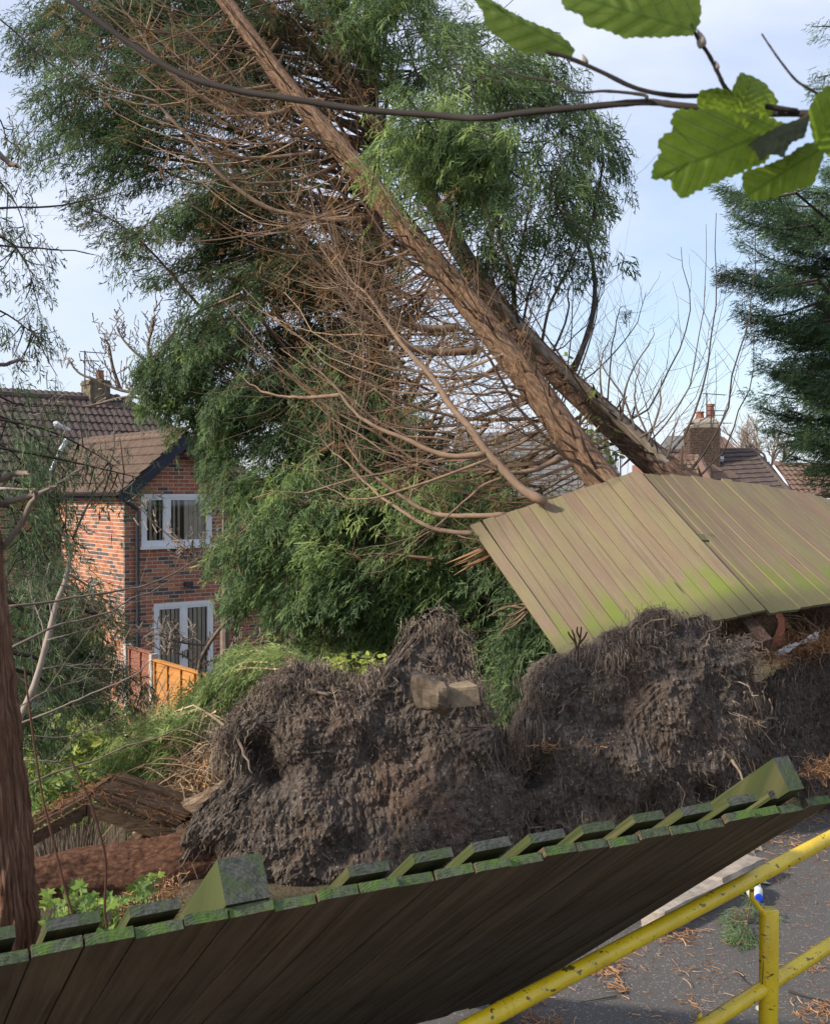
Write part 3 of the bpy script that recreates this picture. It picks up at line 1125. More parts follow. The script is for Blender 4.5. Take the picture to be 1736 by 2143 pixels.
add_box(g, lo - HA * 1.3 + HB * 0.05 + Zv * (LZ - 0.20), HA * 1.2, HB * 0.05, Zv * 0.055)
obj('frame', g, M_PVC, lean)
g = Geo()
add_box(g, lo - HA * 3.0 + HB * 0.12 + Zv * FLOOR, HA * 1.7, HB * 0.1, Zv * (LZ - FLOOR - 0.4))
obj('brick_base', g, M_BRICK[3], lean)
g = Geo()
add_box(g, lo - HA * 3.02 - HB * 0.03 + Zv * (LZ - 0.14), HA * 3.0, HB * 0.03, Zv * 0.10)
obj('edge_trim', g, simple('rusty_trim', (0.22, 0.13, 0.09), 0.8, 0.2, 0.5, 12), lean)

# larch-lap fence panels beside the house
M_LARCH = []
for nm, a, b in (('larch_orange', (0.34, 0.14, 0.038), (0.50, 0.235, 0.07)), ('larch_red_brown', (0.19, 0.07, 0.045), (0.30, 0.13, 0.085))):
    m = NT(nm, 0.75, 0.2)
    l = m.attr('loc')
    n = m.noise(m.mapping(l, (2, 2, 22)), 1.0, 5, 0.6, 0.8)
    k = m.noise(m.pos(), 5, 2)
    c = m.ramp(n, [(0.3, a), (0.7, b)])
    m.color(m.mix(m.ramp(k, [(0.62, (0, 0, 0)), (0.72, (0.45, 0.45, 0.45))]), c, tuple(x * 0.5 for x in a)))
    m.bump(n, 0.3, 0.006)
    M_LARCH.append(m.m)
M_CONC = simple('concrete', (0.40, 0.38, 0.34), 0.9, 0.15, 0.2, 10, 0.3)
LD = np.array([0.616, -0.788, 0.0])
LN = np.array([-0.788, -0.616, 0.0])        # panel side facing the camera
def larch_panel(o, w, ztop, mat, label, nb):
    t = thing('fence_panel', label, 'fence panel', o + LD * w / 2 + Zv * FLOOR, 'overlapped garden fence panels')
    hgt = 1.75
    nsl = 14
    for k in range(nsl):
        g = Geo()
        z0 = ztop - hgt + k * hgt / nsl
        n = 14
        s = np.linspace(0, w, n)
        wob = 0.012 * fbm(np.stack([s * 2.5, np.full(n, k * 3.1), np.full(n, w)], -1), 3)
        zb = z0 - 0.02 + wob
        zt = z0 + hgt / nsl
        lowp = o[None] + LD[None] * s[:, None] + LN * 0.022 + Zv[None] * zb[:, None]
        lowb = lowp - LN * 0.014
        upp = o[None] + LD[None] * s[:, None] + LN * 0.006 + Zv[None] * np.full((n, 1), zt)
        V = np.vstack([lowp, upp, lowb])
        i_ = np.arange(n - 1)
        Q = np.vstack([np.stack([i_, i_ + 1, n + i_ + 1, n + i_], -1), np.stack([2 * n + i_, 2 * n + i_ + 1, i_ + 1, i_], -1)])
        g.add(V, Q)
        obj('slat', g, mat, t)
    for k in range(nb):
        g = Geo()
        s = w * k / (nb - 1) * 0.97 + 0.005
        add_box(g, o + LD * s + LN * 0.026 + Zv * (ztop - hgt), LD * 0.045, LN * 0.018, Zv * (hgt - 0.02))
        obj('batten', g, mat, t)
    g = Geo()
    add_box(g, o - LD * 0.005 - LN * 0.02 + Zv * ztop, LD * (w + 0.01), LN * 0.075, Zv * 0.03)
    obj('capping', g, mat, t)
S0 = P(269, 1365, 17.0)
S0[2] = 0
FT = EYE - 2.50
larch_panel(S0 + LD * 0.07, 0.84, FT + 0.05, M_LARCH[1], 'red-brown overlapped fence panel between two concrete posts in front of the brick house', 3)
larch_panel(S0 + LD * 1.0, 1.80, FT - 0.04, M_LARCH[0], 'orange overlapped fence panel in front of the white french doors', 5)
for s, zt, lab in ((-0.04, 0.10, 'concrete fence post at the left end of the red-brown panel'), (0.915, 0.06, 'concrete fence post between the red-brown and the orange panel')):
    g = Geo()
    add_box(g, S0 + LD * s - LN * 0.04 + Zv * (FLOOR - 0.1), LD * 0.09, LN * 0.11, Zv * (FT + zt - FLOOR + 0.1))
    obj('concrete_post', g, M_CONC, label=lab, cat='post', group='concrete garden fence posts')

# ------------------------------------------------------------------ houses on the right
def planar(pts):
    """frame of a roof plane given eave-left, eave-right, ridge-right, ridge-left"""
    e0, e1, r1, r0 = pts
    a = unit(e1 - e0)
    n = unit(np.cross(a, (r0 + r1) / 2 - e0))
    b = np.cross(n, a)
    return e0, a, b, n

def roof_plane(g, pts, th=0.08):
    e0, a, b, n = planar(pts)
    V = np.array(list(pts) + [p - n * th for p in pts])
    g.add(V, [[0, 1, 2, 3], [4, 7, 6, 5], [0, 4, 5, 1], [1, 5, 6, 2], [2, 6, 7, 3], [3, 7, 4, 0]])

def plane_tiles(pts, tw, tl):
    e0, a, b, n = planar(pts)
    loc2 = [(np.dot(p - e0, a), np.dot(p - e0, b)) for p in pts]
    smin = min(p[0] for p in loc2)
    w_ = max(p[0] for p in loc2) - smin
    h_ = max(p[1] for p in loc2)
    return tile_roof(e0 + a * smin + n * 0.012, a, b, n, w_, h_, tw, tl, inside=lambda s, t: in_poly(s + smin, t, loc2))

bung = thing('tiled_house', 'brown hipped tile roofs with a brick chimney, seen beyond the tan fence at the right', 'house', (10.3, 31.0, FLOOR))
pl_main = PP((1385, 1052, 29.0), (1657, 1038, 29.0), (1572, 944, 32.2), (1385, 946, 32.2))
pl_right = PP((1655, 1038, 29.2), (1800, 1040, 29.4), (1770, 977, 31.0), (1618, 975, 31.0))
pl_hip = PP((1657, 1038, 29.0), (1700, 1020, 33.0), (1640, 990, 33.6), (1572, 944, 32.2))
pl_front = PP((1370, 1030, 26.4), (1492, 1026, 26.4), (1459, 961, 28.2), (1380, 961, 28.2))
pl_fhip = PP((1492, 1026, 26.4), (1560, 1018, 29.2), (1540, 1000, 29.6), (1459, 961, 28.2))
me_a = tile_mesh(0.32, 0.36, 1, M_TILE_DK, 0.012, 0.035)
me_b = tile_mesh(0.32, 0.34, 2, M_TILE_RED, 0.03, 0.03)
g = Geo()
for pl in (pl_main, pl_hip, pl_fhip):
    roof_plane(g, pl)
rm = obj('roof', g, M_TILE_DK, bung)
g = Geo()
for pl in (pl_right, pl_front):
    roof_plane(g, pl)
obj('roof', g, M_TILE_RED, bung)
sets = [(plane_tiles(pl_main, 0.32, 0.32), me_a, M_TILE_DK), (plane_tiles(pl_right, 0.32, 0.30), me_b, M_TILE_RED), (plane_tiles(pl_front, 0.32, 0.30), me_b, M_TILE_RED),
        (plane_tiles(pl_fhip, 0.32, 0.30), me_b, M_TILE_RED)]
place_tiles(bung, sets)
g = Geo()
def cap(p0, p1, r=0.10):
    add_tube(g, smooth([p0, p1], 14), r * (1 + 0.08 * np.sin(np.arange(14) * 2.5)), 8)
cap(pl_main[3], pl_main[2]); cap(pl_main[2], pl_main[1])
obj('ridge', g, M_TILE_DK, rm)
g = Geo()
cap(pl_front[3], pl_front[2], 0.13); cap(pl_front[2], pl_front[1], 0.14); cap(pl_right[3], pl_right[2]); cap(P(1690, 978, 31), P(1722, 1036, 29.3), 0.13)
obj('ridge', g, M_TILE_RED, rm)
g = Geo()
add_tube(g, smooth(PP((1618, 975, 30.9), (1640, 1005, 29.9), (1657, 1036, 29.0)), 10), 0.035, 6)
obj('flashing', g, M_LEAD, rm)
g = Geo()
add_tube(g, smooth(PP((1478, 944, 31.7), (1488, 958, 31.2), (1512, 961, 31.2)), 10), 0.09, 6)
obj('flashing', g, M_LEAD, rm)
g = Geo()
q0 = P(1659, 1041, 28.9)
add_box(g, q0 - Zv * 0.16, np.array([2.6, 0.1, 0]), np.array([0, 0.03, 0]), Zv * 0.14)
obj('fascia', g, M_PVC, bung)
g = Geo()
wl = P(1375, 1045, 29.4)
wl[2] = FLOOR
add_box(g, wl, np.array([7, 0.2, 0]), np.array([-0.1, 5, 0]), Zv * (EYE - 0.3 - FLOOR))
wl = P(1365, 1045, 26.8)
wl[2] = FLOOR
add_box(g, wl, np.array([1.3, 0.05, 0]), np.array([0, 3, 0]), Zv * (EYE - 0.35 - FLOOR))
obj('wall', g, M_BRICK[0], bung)
# chimney with real courses
def chimney(px0, px1, ytop, ybot, d, depth, parent, warm):
    p0, p1 = P(px0, ybot, d), P(px1, ybot, d)
    zt = P(px0, ytop, d)[2]
    zb = p0[2] - 0.5
    w = np.linalg.norm(p1 - p0)
    a = unit(p1 - p0)
    bk = np.array([-a[1], a[0], 0])
    g = Geo()
    add_box(g, np.array([p0[0], p0[1], zb]) + a * 0.012 + bk * 0.012, a * (w - 0.024), bk * depth, Zv * (zt - zb))
    co = obj('chimney', g, simple('dark_mortar', (0.30, 0.26, 0.22), 0.95, 0.1, 0.3, 14), parent)
    it = brick_wall(np.array([p0[0], p0[1], 0.0]), a, -bk, w, zb, zt, warm=warm) + brick_wall(np.array([p1[0], p1[1], 0.0]), bk, a, depth, zb, zt) + \
        brick_wall(np.array([p0[0], p0[1], 0.0]) + bk * depth, -bk, -a, depth, zb, zt)
    gb = Geo()
    base = np.array([v.co[:] for v in BRK[0].vertices])
    qs = np.array([list(p_.vertices) for p_ in BRK[0].polygons])
    for M, mi in it:
        A = np.array(M)
        gb.add(base @ A[:3, :3].T + A[:3, 3], qs, mi=0)
    b_ = obj('brickwork', gb, simple('sooty_brick', (0.095, 0.064, 0.048), 0.9, 0.1, 0.45, 18), co, kind='stuff')
    c = (p0 + p1) / 2 + bk * depth / 2
    c[2] = zt
    return co, a, bk, w, c
co, a_, bk_, w_, cc = chimney(1444, 1506, 893, 962, 31.0, 0.75, bung, False)
g = Geo()
for (gr, z0, z1) in ((0.015, -0.02, 0.07), (-0.02, 0.07, 0.12)):
    add_box(g, cc - a_ * (w_ / 2 - 0.1 + gr) - bk_ * (0.375 + gr) + Zv * z0, a_ * (w_ - 0.12 + 2 * gr), bk_ * (0.75 + 2 * gr), Zv * (z1 - z0))
n_ = 8
V = np.vstack([np.array([cc - a_ * (w_ / 2 - 0.05) - bk_ * 0.36, cc + a_ * w_ / 2 - bk_ * 0.36, cc + a_ * w_ / 2 + bk_ * 0.36, cc - a_ * (w_ / 2 - 0.05) + bk_ * 0.36]) + Zv * 0.12,
               np.array([cc - a_ * 0.12 - bk_ * 0.15, cc + a_ * 0.3 - bk_ * 0.15, cc + a_ * 0.3 + bk_ * 0.15, cc - a_ * 0.12 + bk_ * 0.15]) + Zv * 0.27])
g.add(V, [[0, 1, 5, 4], [1, 2, 6, 5], [2, 3, 7, 6], [3, 0, 4, 7], [4, 5, 6, 7]])
obj('chimney_cap', g, simple('cement_flaunching', (0.30, 0.26, 0.21), 0.9, 0.1, 0.2), co)
M_POT = simple('terracotta_pot', (0.24, 0.10, 0.065), 0.8, 0.2, 0.2)
for (s, h_) in ((-0.06, 0.26), (0.24, 0.48)):
    g = Geo()
    pb = cc + a_ * s + Zv * 0.2
    add_tube(g, [pb, pb + Zv * h_ * 0.85, pb + Zv * h_ * 0.86, pb + Zv * h_], [0.13, 0.10, 0.125, 0.125], 14)
    obj('chimney_pot', g, M_POT, co)
aerial(P(1478, 872, 31.0), 0.68, [(0.66, 0.55, (1, 0.1, -0.06))], 'television_aerial', 'tall aerial with one boom above the brick chimney at the right')
aerial(P(1487, 900, 30.6), 0.62, [(0.55, 0.45, (1, 0.15, 0)), (0.42, 0.38, (1, -0.2, 0)), (0.2, 0.6, (1, 0.1, 0))], 'television_aerial', 'shorter aerial with three booms fixed to the front of the right brick chimney')
far1 = thing('tiled_house', 'far roof with grey-green tiles, left of the brick chimney', 'house', (11.6, 46, FLOOR))
g = Geo()
roof_plane(g, PP((1350, 965, 45), (1470, 965, 45), (1462, 911, 47), (1398, 912, 47)))
obj('roof', g, M_TILE_GR, far1)
g = Geo()
q0 = P(1352, 965, 45.4); q0[2] = FLOOR
add_box(g, q0, np.array([2.3, 0, 0]), np.array([0, 3, 0]), Zv * (EYE + 1.2 - FLOOR))
obj('wall', g, M_BRICK[3], far1)
far2 = thing('tiled_house', 'far roof with pinkish red tiles, peeping out right of the brick chimney', 'house', (13.0, 50, FLOOR))
g = Geo()
roof_plane(g, PP((1488, 962, 49), (1566, 962, 49), (1514, 914, 51), (1500, 914, 51)))
obj('roof', g, M_TILE_RED, far2)
g = Geo()
q0 = P(1490, 962, 49.4); q0[2] = FLOOR
add_box(g, q0, np.array([1.6, 0, 0]), np.array([0, 3, 0]), Zv * (EYE + 1.3 - FLOOR))
obj('wall', g, M_BRICK[0], far2)
far3 = thing('tiled_house', 'grey slate roof glimpsed behind the bare branches under the leaning trunk', 'house', (3.0, 30, FLOOR))
g = Geo()
pl3 = PP((930, 1045, 27), (1290, 1040, 27), (1270, 905, 31), (960, 908, 31))
roof_plane(g, pl3)
obj('roof', g, M_TILE_GR, far3)
me_c = tile_mesh(0.33, 0.38, 1, M_TILE_GR, 0.01, 0.03)
place_tiles(far3, [(plane_tiles(pl3, 0.33, 0.34)[::1], me_c, M_TILE_GR)])
g = Geo()
q0 = P(935, 1040, 27.5); q0[2] = FLOOR
add_box(g, q0, np.array([4.2, 0, 0]), np.array([0, 4, 0]), Zv * (EYE - 0.25 - FLOOR))
obj('wall', g, M_BRICK[1], far3)

# ------------------------------------------------------------------ board fences
def board_mat(name, kind):
    m = NT(name, 0.85, 0.2)
    l = m.attr('loc')                       # x across, y along from the top, z board number
    s = m.sep(l)
    grain = m.noise(m.mapping(l, (38, 2.2, 7.31)), 1.0, 6, 0.62, 0.7)
    per = m.noise(m.mapping(l, (0, 0, 13.7)), 1.0, 2)
    blot = m.noise(m.mapping(l, (4, 3.0, 3.1)), 1.0, 5, 0.6)
    fine = m.noise(m.mapping(l, (70, 45, 9)), 1.0, 4, 0.7)
    if kind == 'tan':
        c = m.ramp(grain, [(0.25, (0.142, 0.102, 0.066)), (0.5, (0.192, 0.143, 0.092)), (0.75, (0.24, 0.184, 0.12))])
        c = m.mix(m.ramp(per, [(0.45, (0, 0, 0)), (0.62, (0.65, 0.65, 0.65))]), c, (0.235, 0.140, 0.102))
        c = m.mix(m.math('MULTIPLY', m.ramp(blot, [(0.42, (0, 0, 0)), (0.62, (1, 1, 1))]), 0.45), c, (0.215, 0.205, 0.085))
        # algae low on the boards: bright green band, then grimy foot
        e = m.math('ADD', s[1], m.math('MULTIPLY', m.math('SUBTRACT', blot, 0.5), 0.9))
        c = m.mix(m.ramp(e, [(0.0, (0, 0, 0)), (0.72, (0, 0, 0)), (0.95, (0.85, 0.85, 0.85))]), c, (0.145, 0.185, 0.03))
        c = m.mix(m.ramp(s[1], [(0.86, (0, 0, 0)), (0.95, (0.75, 0.75, 0.75))]), c, (0.12, 0.095, 0.065))
        kn = m.voro(m.mapping(l, (7, 1.1, 1.9)), 1.0)
        c = m.mix(m.ramp(kn, [(0.035, (0.85, 0.85, 0.85)), (0.06, (0, 0, 0))]), c, (0.05, 0.035, 0.025))
        c = m.mix(m.ramp(fine, [(0.60, (0, 0, 0)), (0.72, (0.35, 0.35, 0.35))]), c, (0.34, 0.28, 0.17))
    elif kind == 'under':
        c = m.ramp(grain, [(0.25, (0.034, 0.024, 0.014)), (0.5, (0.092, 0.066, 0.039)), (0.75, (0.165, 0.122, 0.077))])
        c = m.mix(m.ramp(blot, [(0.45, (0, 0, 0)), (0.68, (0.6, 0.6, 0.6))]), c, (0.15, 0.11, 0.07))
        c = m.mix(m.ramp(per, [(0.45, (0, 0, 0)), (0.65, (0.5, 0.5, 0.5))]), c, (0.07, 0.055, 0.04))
    elif kind == 'green':
        c = m.ramp(grain, [(0.25, (0.026, 0.032, 0.012)), (0.5, (0.052, 0.062, 0.02)), (0.78, (0.09, 0.098, 0.034))])
        c = m.mix(m.ramp(blot, [(0.5, (0, 0, 0)), (0.7, (0.6, 0.6, 0.6))]), c, (0.16, 0.12, 0.06))
    m.color(c)
    m.bump(m.math('ADD', grain, m.math('MULTIPLY', fine, 0.4)), 0.5, 0.006)
    return m.m

def end_mat(name, ringscale, base, dark, moss):
    m = NT(name, 0.9, 0.15)
    l = m.attr('loc')
    w = m.node('ShaderNodeTexWave', wave_type='RINGS', rings_direction='Y')
    w.inputs['Scale'].default_value = ringscale
    w.inputs['Distortion'].default_value = 3.0
    w.inputs['Detail'].default_value = 2.0
    m.link(m.mapping(l, (1, 1, 1)), w.inputs['Vector'])
    n = m.noise(m.pos(), 60, 4, 0.65)
    k = m.noise(m.pos(), 16, 4, 0.6)
    c = m.mix(0.70, m.ramp(w.outputs['Fac'], [(0.12, dark), (0.5, base)]), base)
    c = m.mix(m.ramp(n, [(0.38, (0.85, 0.85, 0.85)), (0.55, (0, 0, 0))]), c, dark)
    c = m.mix(m.ramp(k, [(0.46, (0, 0, 0)), (0.60, (0.85, 0.85, 0.85))]), c, moss)
    m.color(c)
    m.bump(m.math('ADD', m.math('MULTIPLY', w.outputs['Fac'], 0.12), n), 0.7, 0.006)
    return m.m

M_TAN = board_mat('tan_board', 'tan')
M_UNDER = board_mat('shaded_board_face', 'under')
M_GREEN = board_mat('algae_green_timber', 'green')
M_END_G = end_mat('mossy_end_grain', 48.0, (0.10, 0.118, 0.07), (0.045, 0.056, 0.034), (0.09, 0.15, 0.032))
M_END_GREY = end_mat('grey_end_grain', 34.0, (0.095, 0.098, 0.082), (0.04, 0.042, 0.036), (0.065, 0.088, 0.04))

def board(p_t0, p_t1, p_b0, p_b1, nrm, th, bid, segs=8, wob=0.0, sag=0.0):
    """board from its top edge (t0-t1) to its foot (b0-b1); nrm is the outward face"""
    g = Geo()
    V, L = [], []
    hl = np.linalg.norm(p_b0 - p_t0)
    wd = np.linalg.norm(p_t1 - p_t0)
    for k in range(segs + 1):
        f = k / segs
        a, b = p_t0 * (1 - f) + p_b0 * f, p_t1 * (1 - f) + p_b1 * f
        dz = nrm * (wob * math.sin(bid * 2.1 + f * 4.0) - sag * 4 * f * (1 - f))
        for q, u_ in ((a, 0.0), (b, wd)):
            V.append(q + dz); L.append((u_, f * hl / 1.85, bid))
        for q, u_ in ((a, 0.0), (b, wd)):
            V.append(q + dz - nrm * th); L.append((u_, f * hl / 1.85, bid + 0.37))
    V = np.array(V); L = np.array(L)
    Qf, Qs = [], []
    for k in range(segs):
        i0, i1 = 4 * k, 4 * k + 4
        Qf.append([i0, i1, i1 + 1, i0 + 1])
        Qs.append([i0 + 2, i0 + 3, i1 + 3, i1 + 2])
        Qs.append([i0, i0 + 2, i1 + 2, i1])
        Qs.append([i0 + 1, i1 + 1, i1 + 3, i0 + 3])
    e = 4 * segs
    g.add(V, Qf + Qs + [[e, e + 2, e + 3, e + 1]], b=L, mi=np.array([0] * len(Qf) + [1] * (len(Qs) + 1)))
    # end grain on its own vertices, with its own coordinates
    up_ = unit(p_t0 - p_b0)
    ve = np.array([V[0], V[1], V[3], V[2]])
    jit = (bid * 0.618) % 1.0
    le = np.array([(-wd / 2 + 0.02 * jit, 0, 0.05 + 0.05 * jit), (wd / 2 + 0.02 * jit, 0, 0.05 + 0.05 * jit), (wd / 2 + 0.02 * jit, 0, 0.05 + 0.05 * jit + th), (-wd / 2 + 0.02 * jit, 0, 0.05 + 0.05 * jit + th)])
    g.add(ve, [[0, 1, 2, 3]], b=le, mi=2)
    return g

# -- the near fence: leans towards the camera
NT1, NT2 = P(0, 2008, 2.15), P(1736, 1688, 3.26)
NT2[2] = NT1[2] = (NT1[2] + NT2[2]) / 2
u_ = unit(NT2 - NT1)
Dn = np.array([-0.379, 0.704, -0.603])
Dn = unit(Dn - u_ * np.dot(Dn, u_))
Nf = unit(np.cross(u_, Dn))
if np.dot(Nf, -NT1 + np.array([0, 0, EYE])) < 0:
    Nf = -Nf
fence = thing('leaning_fence', 'mossy timber board fence leaning towards the viewer along the bottom of the photo', 'fence', NT1 + Dn * 2.2)
TOT = np.linalg.norm(NT2 - NT1)
PITCHB = 0.1052
nb0 = -4
nb1 = 23
for k in range(nb0, nb1):
    s0 = k * PITCHB + 0.0065 - 0.05
    w_ = 0.1005 + rng.uniform(-0.0015, 0.0015)
    j0 = rng.uniform(-0.010, 0.010)
    sk = rng.uniform(-0.004, 0.004)
    a0 = NT1 + u_ * s0 - Dn * (j0 + sk)
    a1 = NT1 + u_ * (s0 + w_) - Dn * (j0 - sk)
    L_ = 2.25
    dn_ = Nf * rng.uniform(-0.004, 0.004)
    b0, b1 = NT1 + u_ * s0 + Dn * L_, NT1 + u_ * (s0 + w_) + Dn * L_
    g = board(a0 + dn_, a1 + dn_, b0 + dn_, b1 + dn_, Nf, 0.024, float(k + 31), 6, 0.003)
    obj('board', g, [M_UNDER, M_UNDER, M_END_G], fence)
# boards on the far side, staggered, tops a little proud
BK = -Nf
s = -0.42
far_ws = []
k = 0
while s < TOT - 0.05:
    w_ = 0.110
    if not (0.44 < s + w_ and s < 0.66) and s + w_ < TOT - 0.08:
        j0 = -0.004 + rng.uniform(-0.008, 0.008)
        a0 = NT1 + u_ * s - Dn * j0 + BK * 0.046
        a1 = NT1 + u_ * (s + w_) - Dn * (j0 + rng.uniform(-0.006, 0.006)) + BK * 0.046
        b0, b1 = NT1 + u_ * s + Dn * 2.2 + BK * 0.046, NT1 + u_ * (s + w_) + Dn * 2.2 + BK * 0.046
        g = board(a0, a1, b0, b1, Nf, 0.025, float(k) + 71.3, 5, 0.002)
        obj('board', g, [M_GREEN, M_GREEN, M_END_GREY], fence)
    k += 1
    s += 0.172
for (so, pw_, h_, bo_) in ((0.475, 0.105, 0.004, 0.030), (TOT - 0.185, 0.062, 0.05, 0.045)):
    # square posts behind, tops standing above the boards
    g = Geo()
    o = NT1 + u_ * so + BK * bo_ - Dn * h_
    V = obox(o, u_ * pw_, BK * 0.105, Dn * 2.4)
    lc = np.array([[0, 0, so], [0.105, 0, so], [0.105, 0.105, so], [0, 0.105, so], [0, 1.3, so], [0.105, 1.3, so], [0.2, 1.3, so], [0.2, 1.3, so]])
    g.add(V, BOXQ[1:], b=lc, mi=0)
    g.add(V[:4], [[0, 3, 2, 1]], b=np.array([[0.05, 0, 0.06], [0.155, 0, 0.06], [0.155, 0, 0.165], [0.05, 0, 0.165]]), mi=1)
    obj('post', g, [M_GREEN, M_END_GREY], fence)
for dist in (0.25, 1.15, 1.95):
    g = Geo()
    o = NT1 + u_ * (-0.5) + BK * 0.026 + Dn * dist
    add_box(g, o, u_ * (TOT + 0.4), BK * 0.018, Dn * 0.09)
    obj('rail', g, M_GREEN, fence)

# -- the far fence: thrown up on the root plates, two bays with a crease
ff = thing('fallen_fence', 'pale tan timber fence lying tilted over the uprooted trees, its foot green with algae', 'fence', P(1500, 1320, 8.0))
U0, L0 = P(1010, 1090, 9.0), P(1192, 1362, 7.5)
U1, L1 = P(1336, 982, 9.23), P(1602, 1277, 7.7)
U2 = P(1736, 1045, 10.18)
L2 = np.array([4.45, 8.75, EYE - 0.8])
U3, L3 = U2 + (U2 - U1) * 0.5, L2 + (L2 - L1) * 0.5
def bay(ua, ub, la, lb, n, id0, bend):
    for k in range(n):
        f0, f1 = (k + 0.018 + (0.33 if k == 0 and id0 == 130 else 0)) / n, (k + 0.985 - rng.uniform(0, 0.014)) / n
        bt = lambda f: bend * 4 * f * (1 - f)
        t0, t1 = ua * (1 - f0) + ub * f0, ua * (1 - f1) + ub * f1
        b0, b1 = la * (1 - f0) + lb * f0, la * (1 - f1) + lb * f1
        n_ = unit(np.cross(b0 - t0, t1 - t0))
        if n_[2] < 0:
            n_ = -n_
        j = n_ * rng.uniform(-0.0025, 0.0025) + n_ * bt(f0)
        dv = unit(t0 - b0) * rng.uniform(-0.014, 0.014)
        tw_ = n_ * rng.normal(0, 0.0015)
        g = board(t1 + j + dv + tw_, t0 + j + dv - tw_, b1 + j, b0 + j, n_, 0.022, float(id0 + k), 8, 0.004, 0.02)
        obj('board', g, [M_TAN, M_TAN, M_TAN], ff)
# loose first board, slid a little out of line
e_ = unit(U1 - U0)
t0, t1 = U0 - e_ * 0.115, U0 - e_ * 0.022
b0, b1 = L0 - e_ * 0.075 + unit(L0 - U0) * 0.02, L0 + e_ * 0.018 + unit(L0 - U0) * 0.02
nn = unit(np.cross(b0 - t0, t1 - t0)); nn = nn if nn[2] > 0 else -nn
obj('board', board(t1, t0, b1, b0, nn, 0.022, 200.0, 8), [M_TAN, M_TAN, M_TAN], ff)
bay(U0, U1, L0, L1, 14, 100, 0.0)
bay(U1 + np.array([0, 0, -0.03]), U2, L1 + np.array([0, 0, -0.03]), L2, 20, 130, 0.05)
bay(U2, U3, L2, L3, 9, 160, 0.0)
for f, (A0, A1, B0_, B1_) in ((0.13, (U0, U1, L0, L1)), (0.5, (U0, U1, L0, L1)), (0.88, (U0, U1, L0, L1)), (0.13, (U1, U2, L1, L2)), (0.5, (U1, U2, L1, L2)), (0.88, (U1, U2, L1, L2))):
    g = Geo()
    p0, p1 = A0 * (1 - f) + B0_ * f, A1 * (1 - f) + B1_ * f
    n_ = unit(np.cross(B0_ - A0, A1 - A0)); n_ = n_ if n_[2] > 0 else -n_
    dn2 = unit(B0_ - A0)
    add_box(g, p0 - n_ * 0.075 + dn2 * -0.045, p1 - p0, dn2 * 0.09, n_ * 0.045)
    obj('rail', g, M_TAN, ff)
for (A0, B0_) in ((U1, L1), (U2, L2)):
    g = Geo()
    n_ = unit(np.cross(L1 - U1, U1 - U0)); n_ = n_ if n_[2] > 0 else -n_
    dn2 = unit(B0_ - A0)
    add_box(g, A0 - n_ * 0.20 + dn2 * 0.05 - unit(U1 - U0) * 0.14, unit(U1 - U0) * 0.09, dn2 * (np.linalg.norm(B0_ - A0) + 0.12), n_ * 0.09)
    obj('post', g, M_BARK_D, ff)

# ------------------------------------------------------------------ yellow handrail
def yellow_mat():
    m = NT('yellow_paint', 0.38, 0.5)
    p = m.pos()
    n = m.noise(p, 55, 4, 0.7)
    b = m.noise(p, 7, 4, 0.6)
    st = m.noise(m.mapping(p, (26, 26, 60)), 1.0, 3, 0.6)
    c = m.ramp(b, [(0.3, (0.56, 0.38, 0.008)), (0.6, (0.72, 0.51, 0.010)), (0.8, (0.66, 0.49, 0.02))])
    c = m.mix(m.ramp(n, [(0.62, (0, 0, 0)), (0.70, (0.75, 0.75, 0.75))]), c, (0.20, 0.12, 0.015))
    c = m.mix(m.ramp(st, [(0.62, (0, 0, 0)), (0.66, (0.9, 0.9, 0.9))]), c, (0.045, 0.028, 0.012))
    gr = m.noise(p, 18, 5, 0.7)
    c = m.mix(m.ramp(gr, [(0.52, (0, 0, 0)), (0.72, (0.28, 0.28, 0.28))]), c, (0.30, 0.20, 0.03))
    m.color(c)
    m.b.inputs['Coat Weight'].default_value = 0.25
    m.bump(n, 0.15, 0.003)
    return m.m
M_YEL = yellow_mat()
ra, rb2 = P(970, 2158, 2.7), P(1736, 1754, 3.8)
rd = unit(rb2 - ra)
hr = thing('handrail', 'yellow painted tubular handrail with post running down the lower right corner', 'handrail', np.array([P(1600, 1900, 3.54)[0], 3.54, 0.0]))
g = Geo()
add_tube(g, smooth([ra - rd * 1.2, rb2 + rd * 3.2], 60), 0.0245, 20)
add_tube(g, [ra + rd * 0.13, ra + rd * 0.137], 0.0254, 20)
add_tube(g, [ra + rd * 0.155, ra + rd * 0.159], 0.0252, 20)
top_rail = obj('top_rail', g, M_YEL, hr, True)
lowoff = np.array([0, 0, -0.385])
g = Geo()
add_tube(g, smooth([ra - rd * 1.2 + lowoff, rb2 + rd * 3.2 + lowoff], 20), 0.0245, 20)
obj('lower_rail', g, M_YEL, hr, True)
tq = 0.78
pc = ra + (rb2 - ra) * tq
px_ = P(1606, 1902, pc[1])
g = Geo()
pt = np.array([px_[0], pc[1] - 0.012, px_[2]])
add_tube(g, [pt, pt - Zv * 0.004, np.array([pt[0], pt[1], -0.02])], [0.029, 0.0315, 0.0315], 22)
obj('post', g, M_YEL, hr, True)
p2_ = pt + rd * 1.75
g = Geo()
add_tube(g, [p2_, p2_ - Zv * 0.004, np.array([p2_[0], p2_[1], -0.02])], [0.029, 0.0315, 0.0315], 22)
obj('post', g, M_YEL, hr, True)
g = Geo()
bs = ra + (rb2 - ra) * (tq - 0.055)
add_tube(g, smooth([bs - Zv * 0.015, bs - Zv * 0.06, bs - Zv * 0.085 + rd * 0.02, pt - Zv * 0.012 - rd * 0.02, pt - Zv * 0.015], 14), 0.0085, 10)
obj('bracket', g, M_YEL, hr, True)
g = Geo()
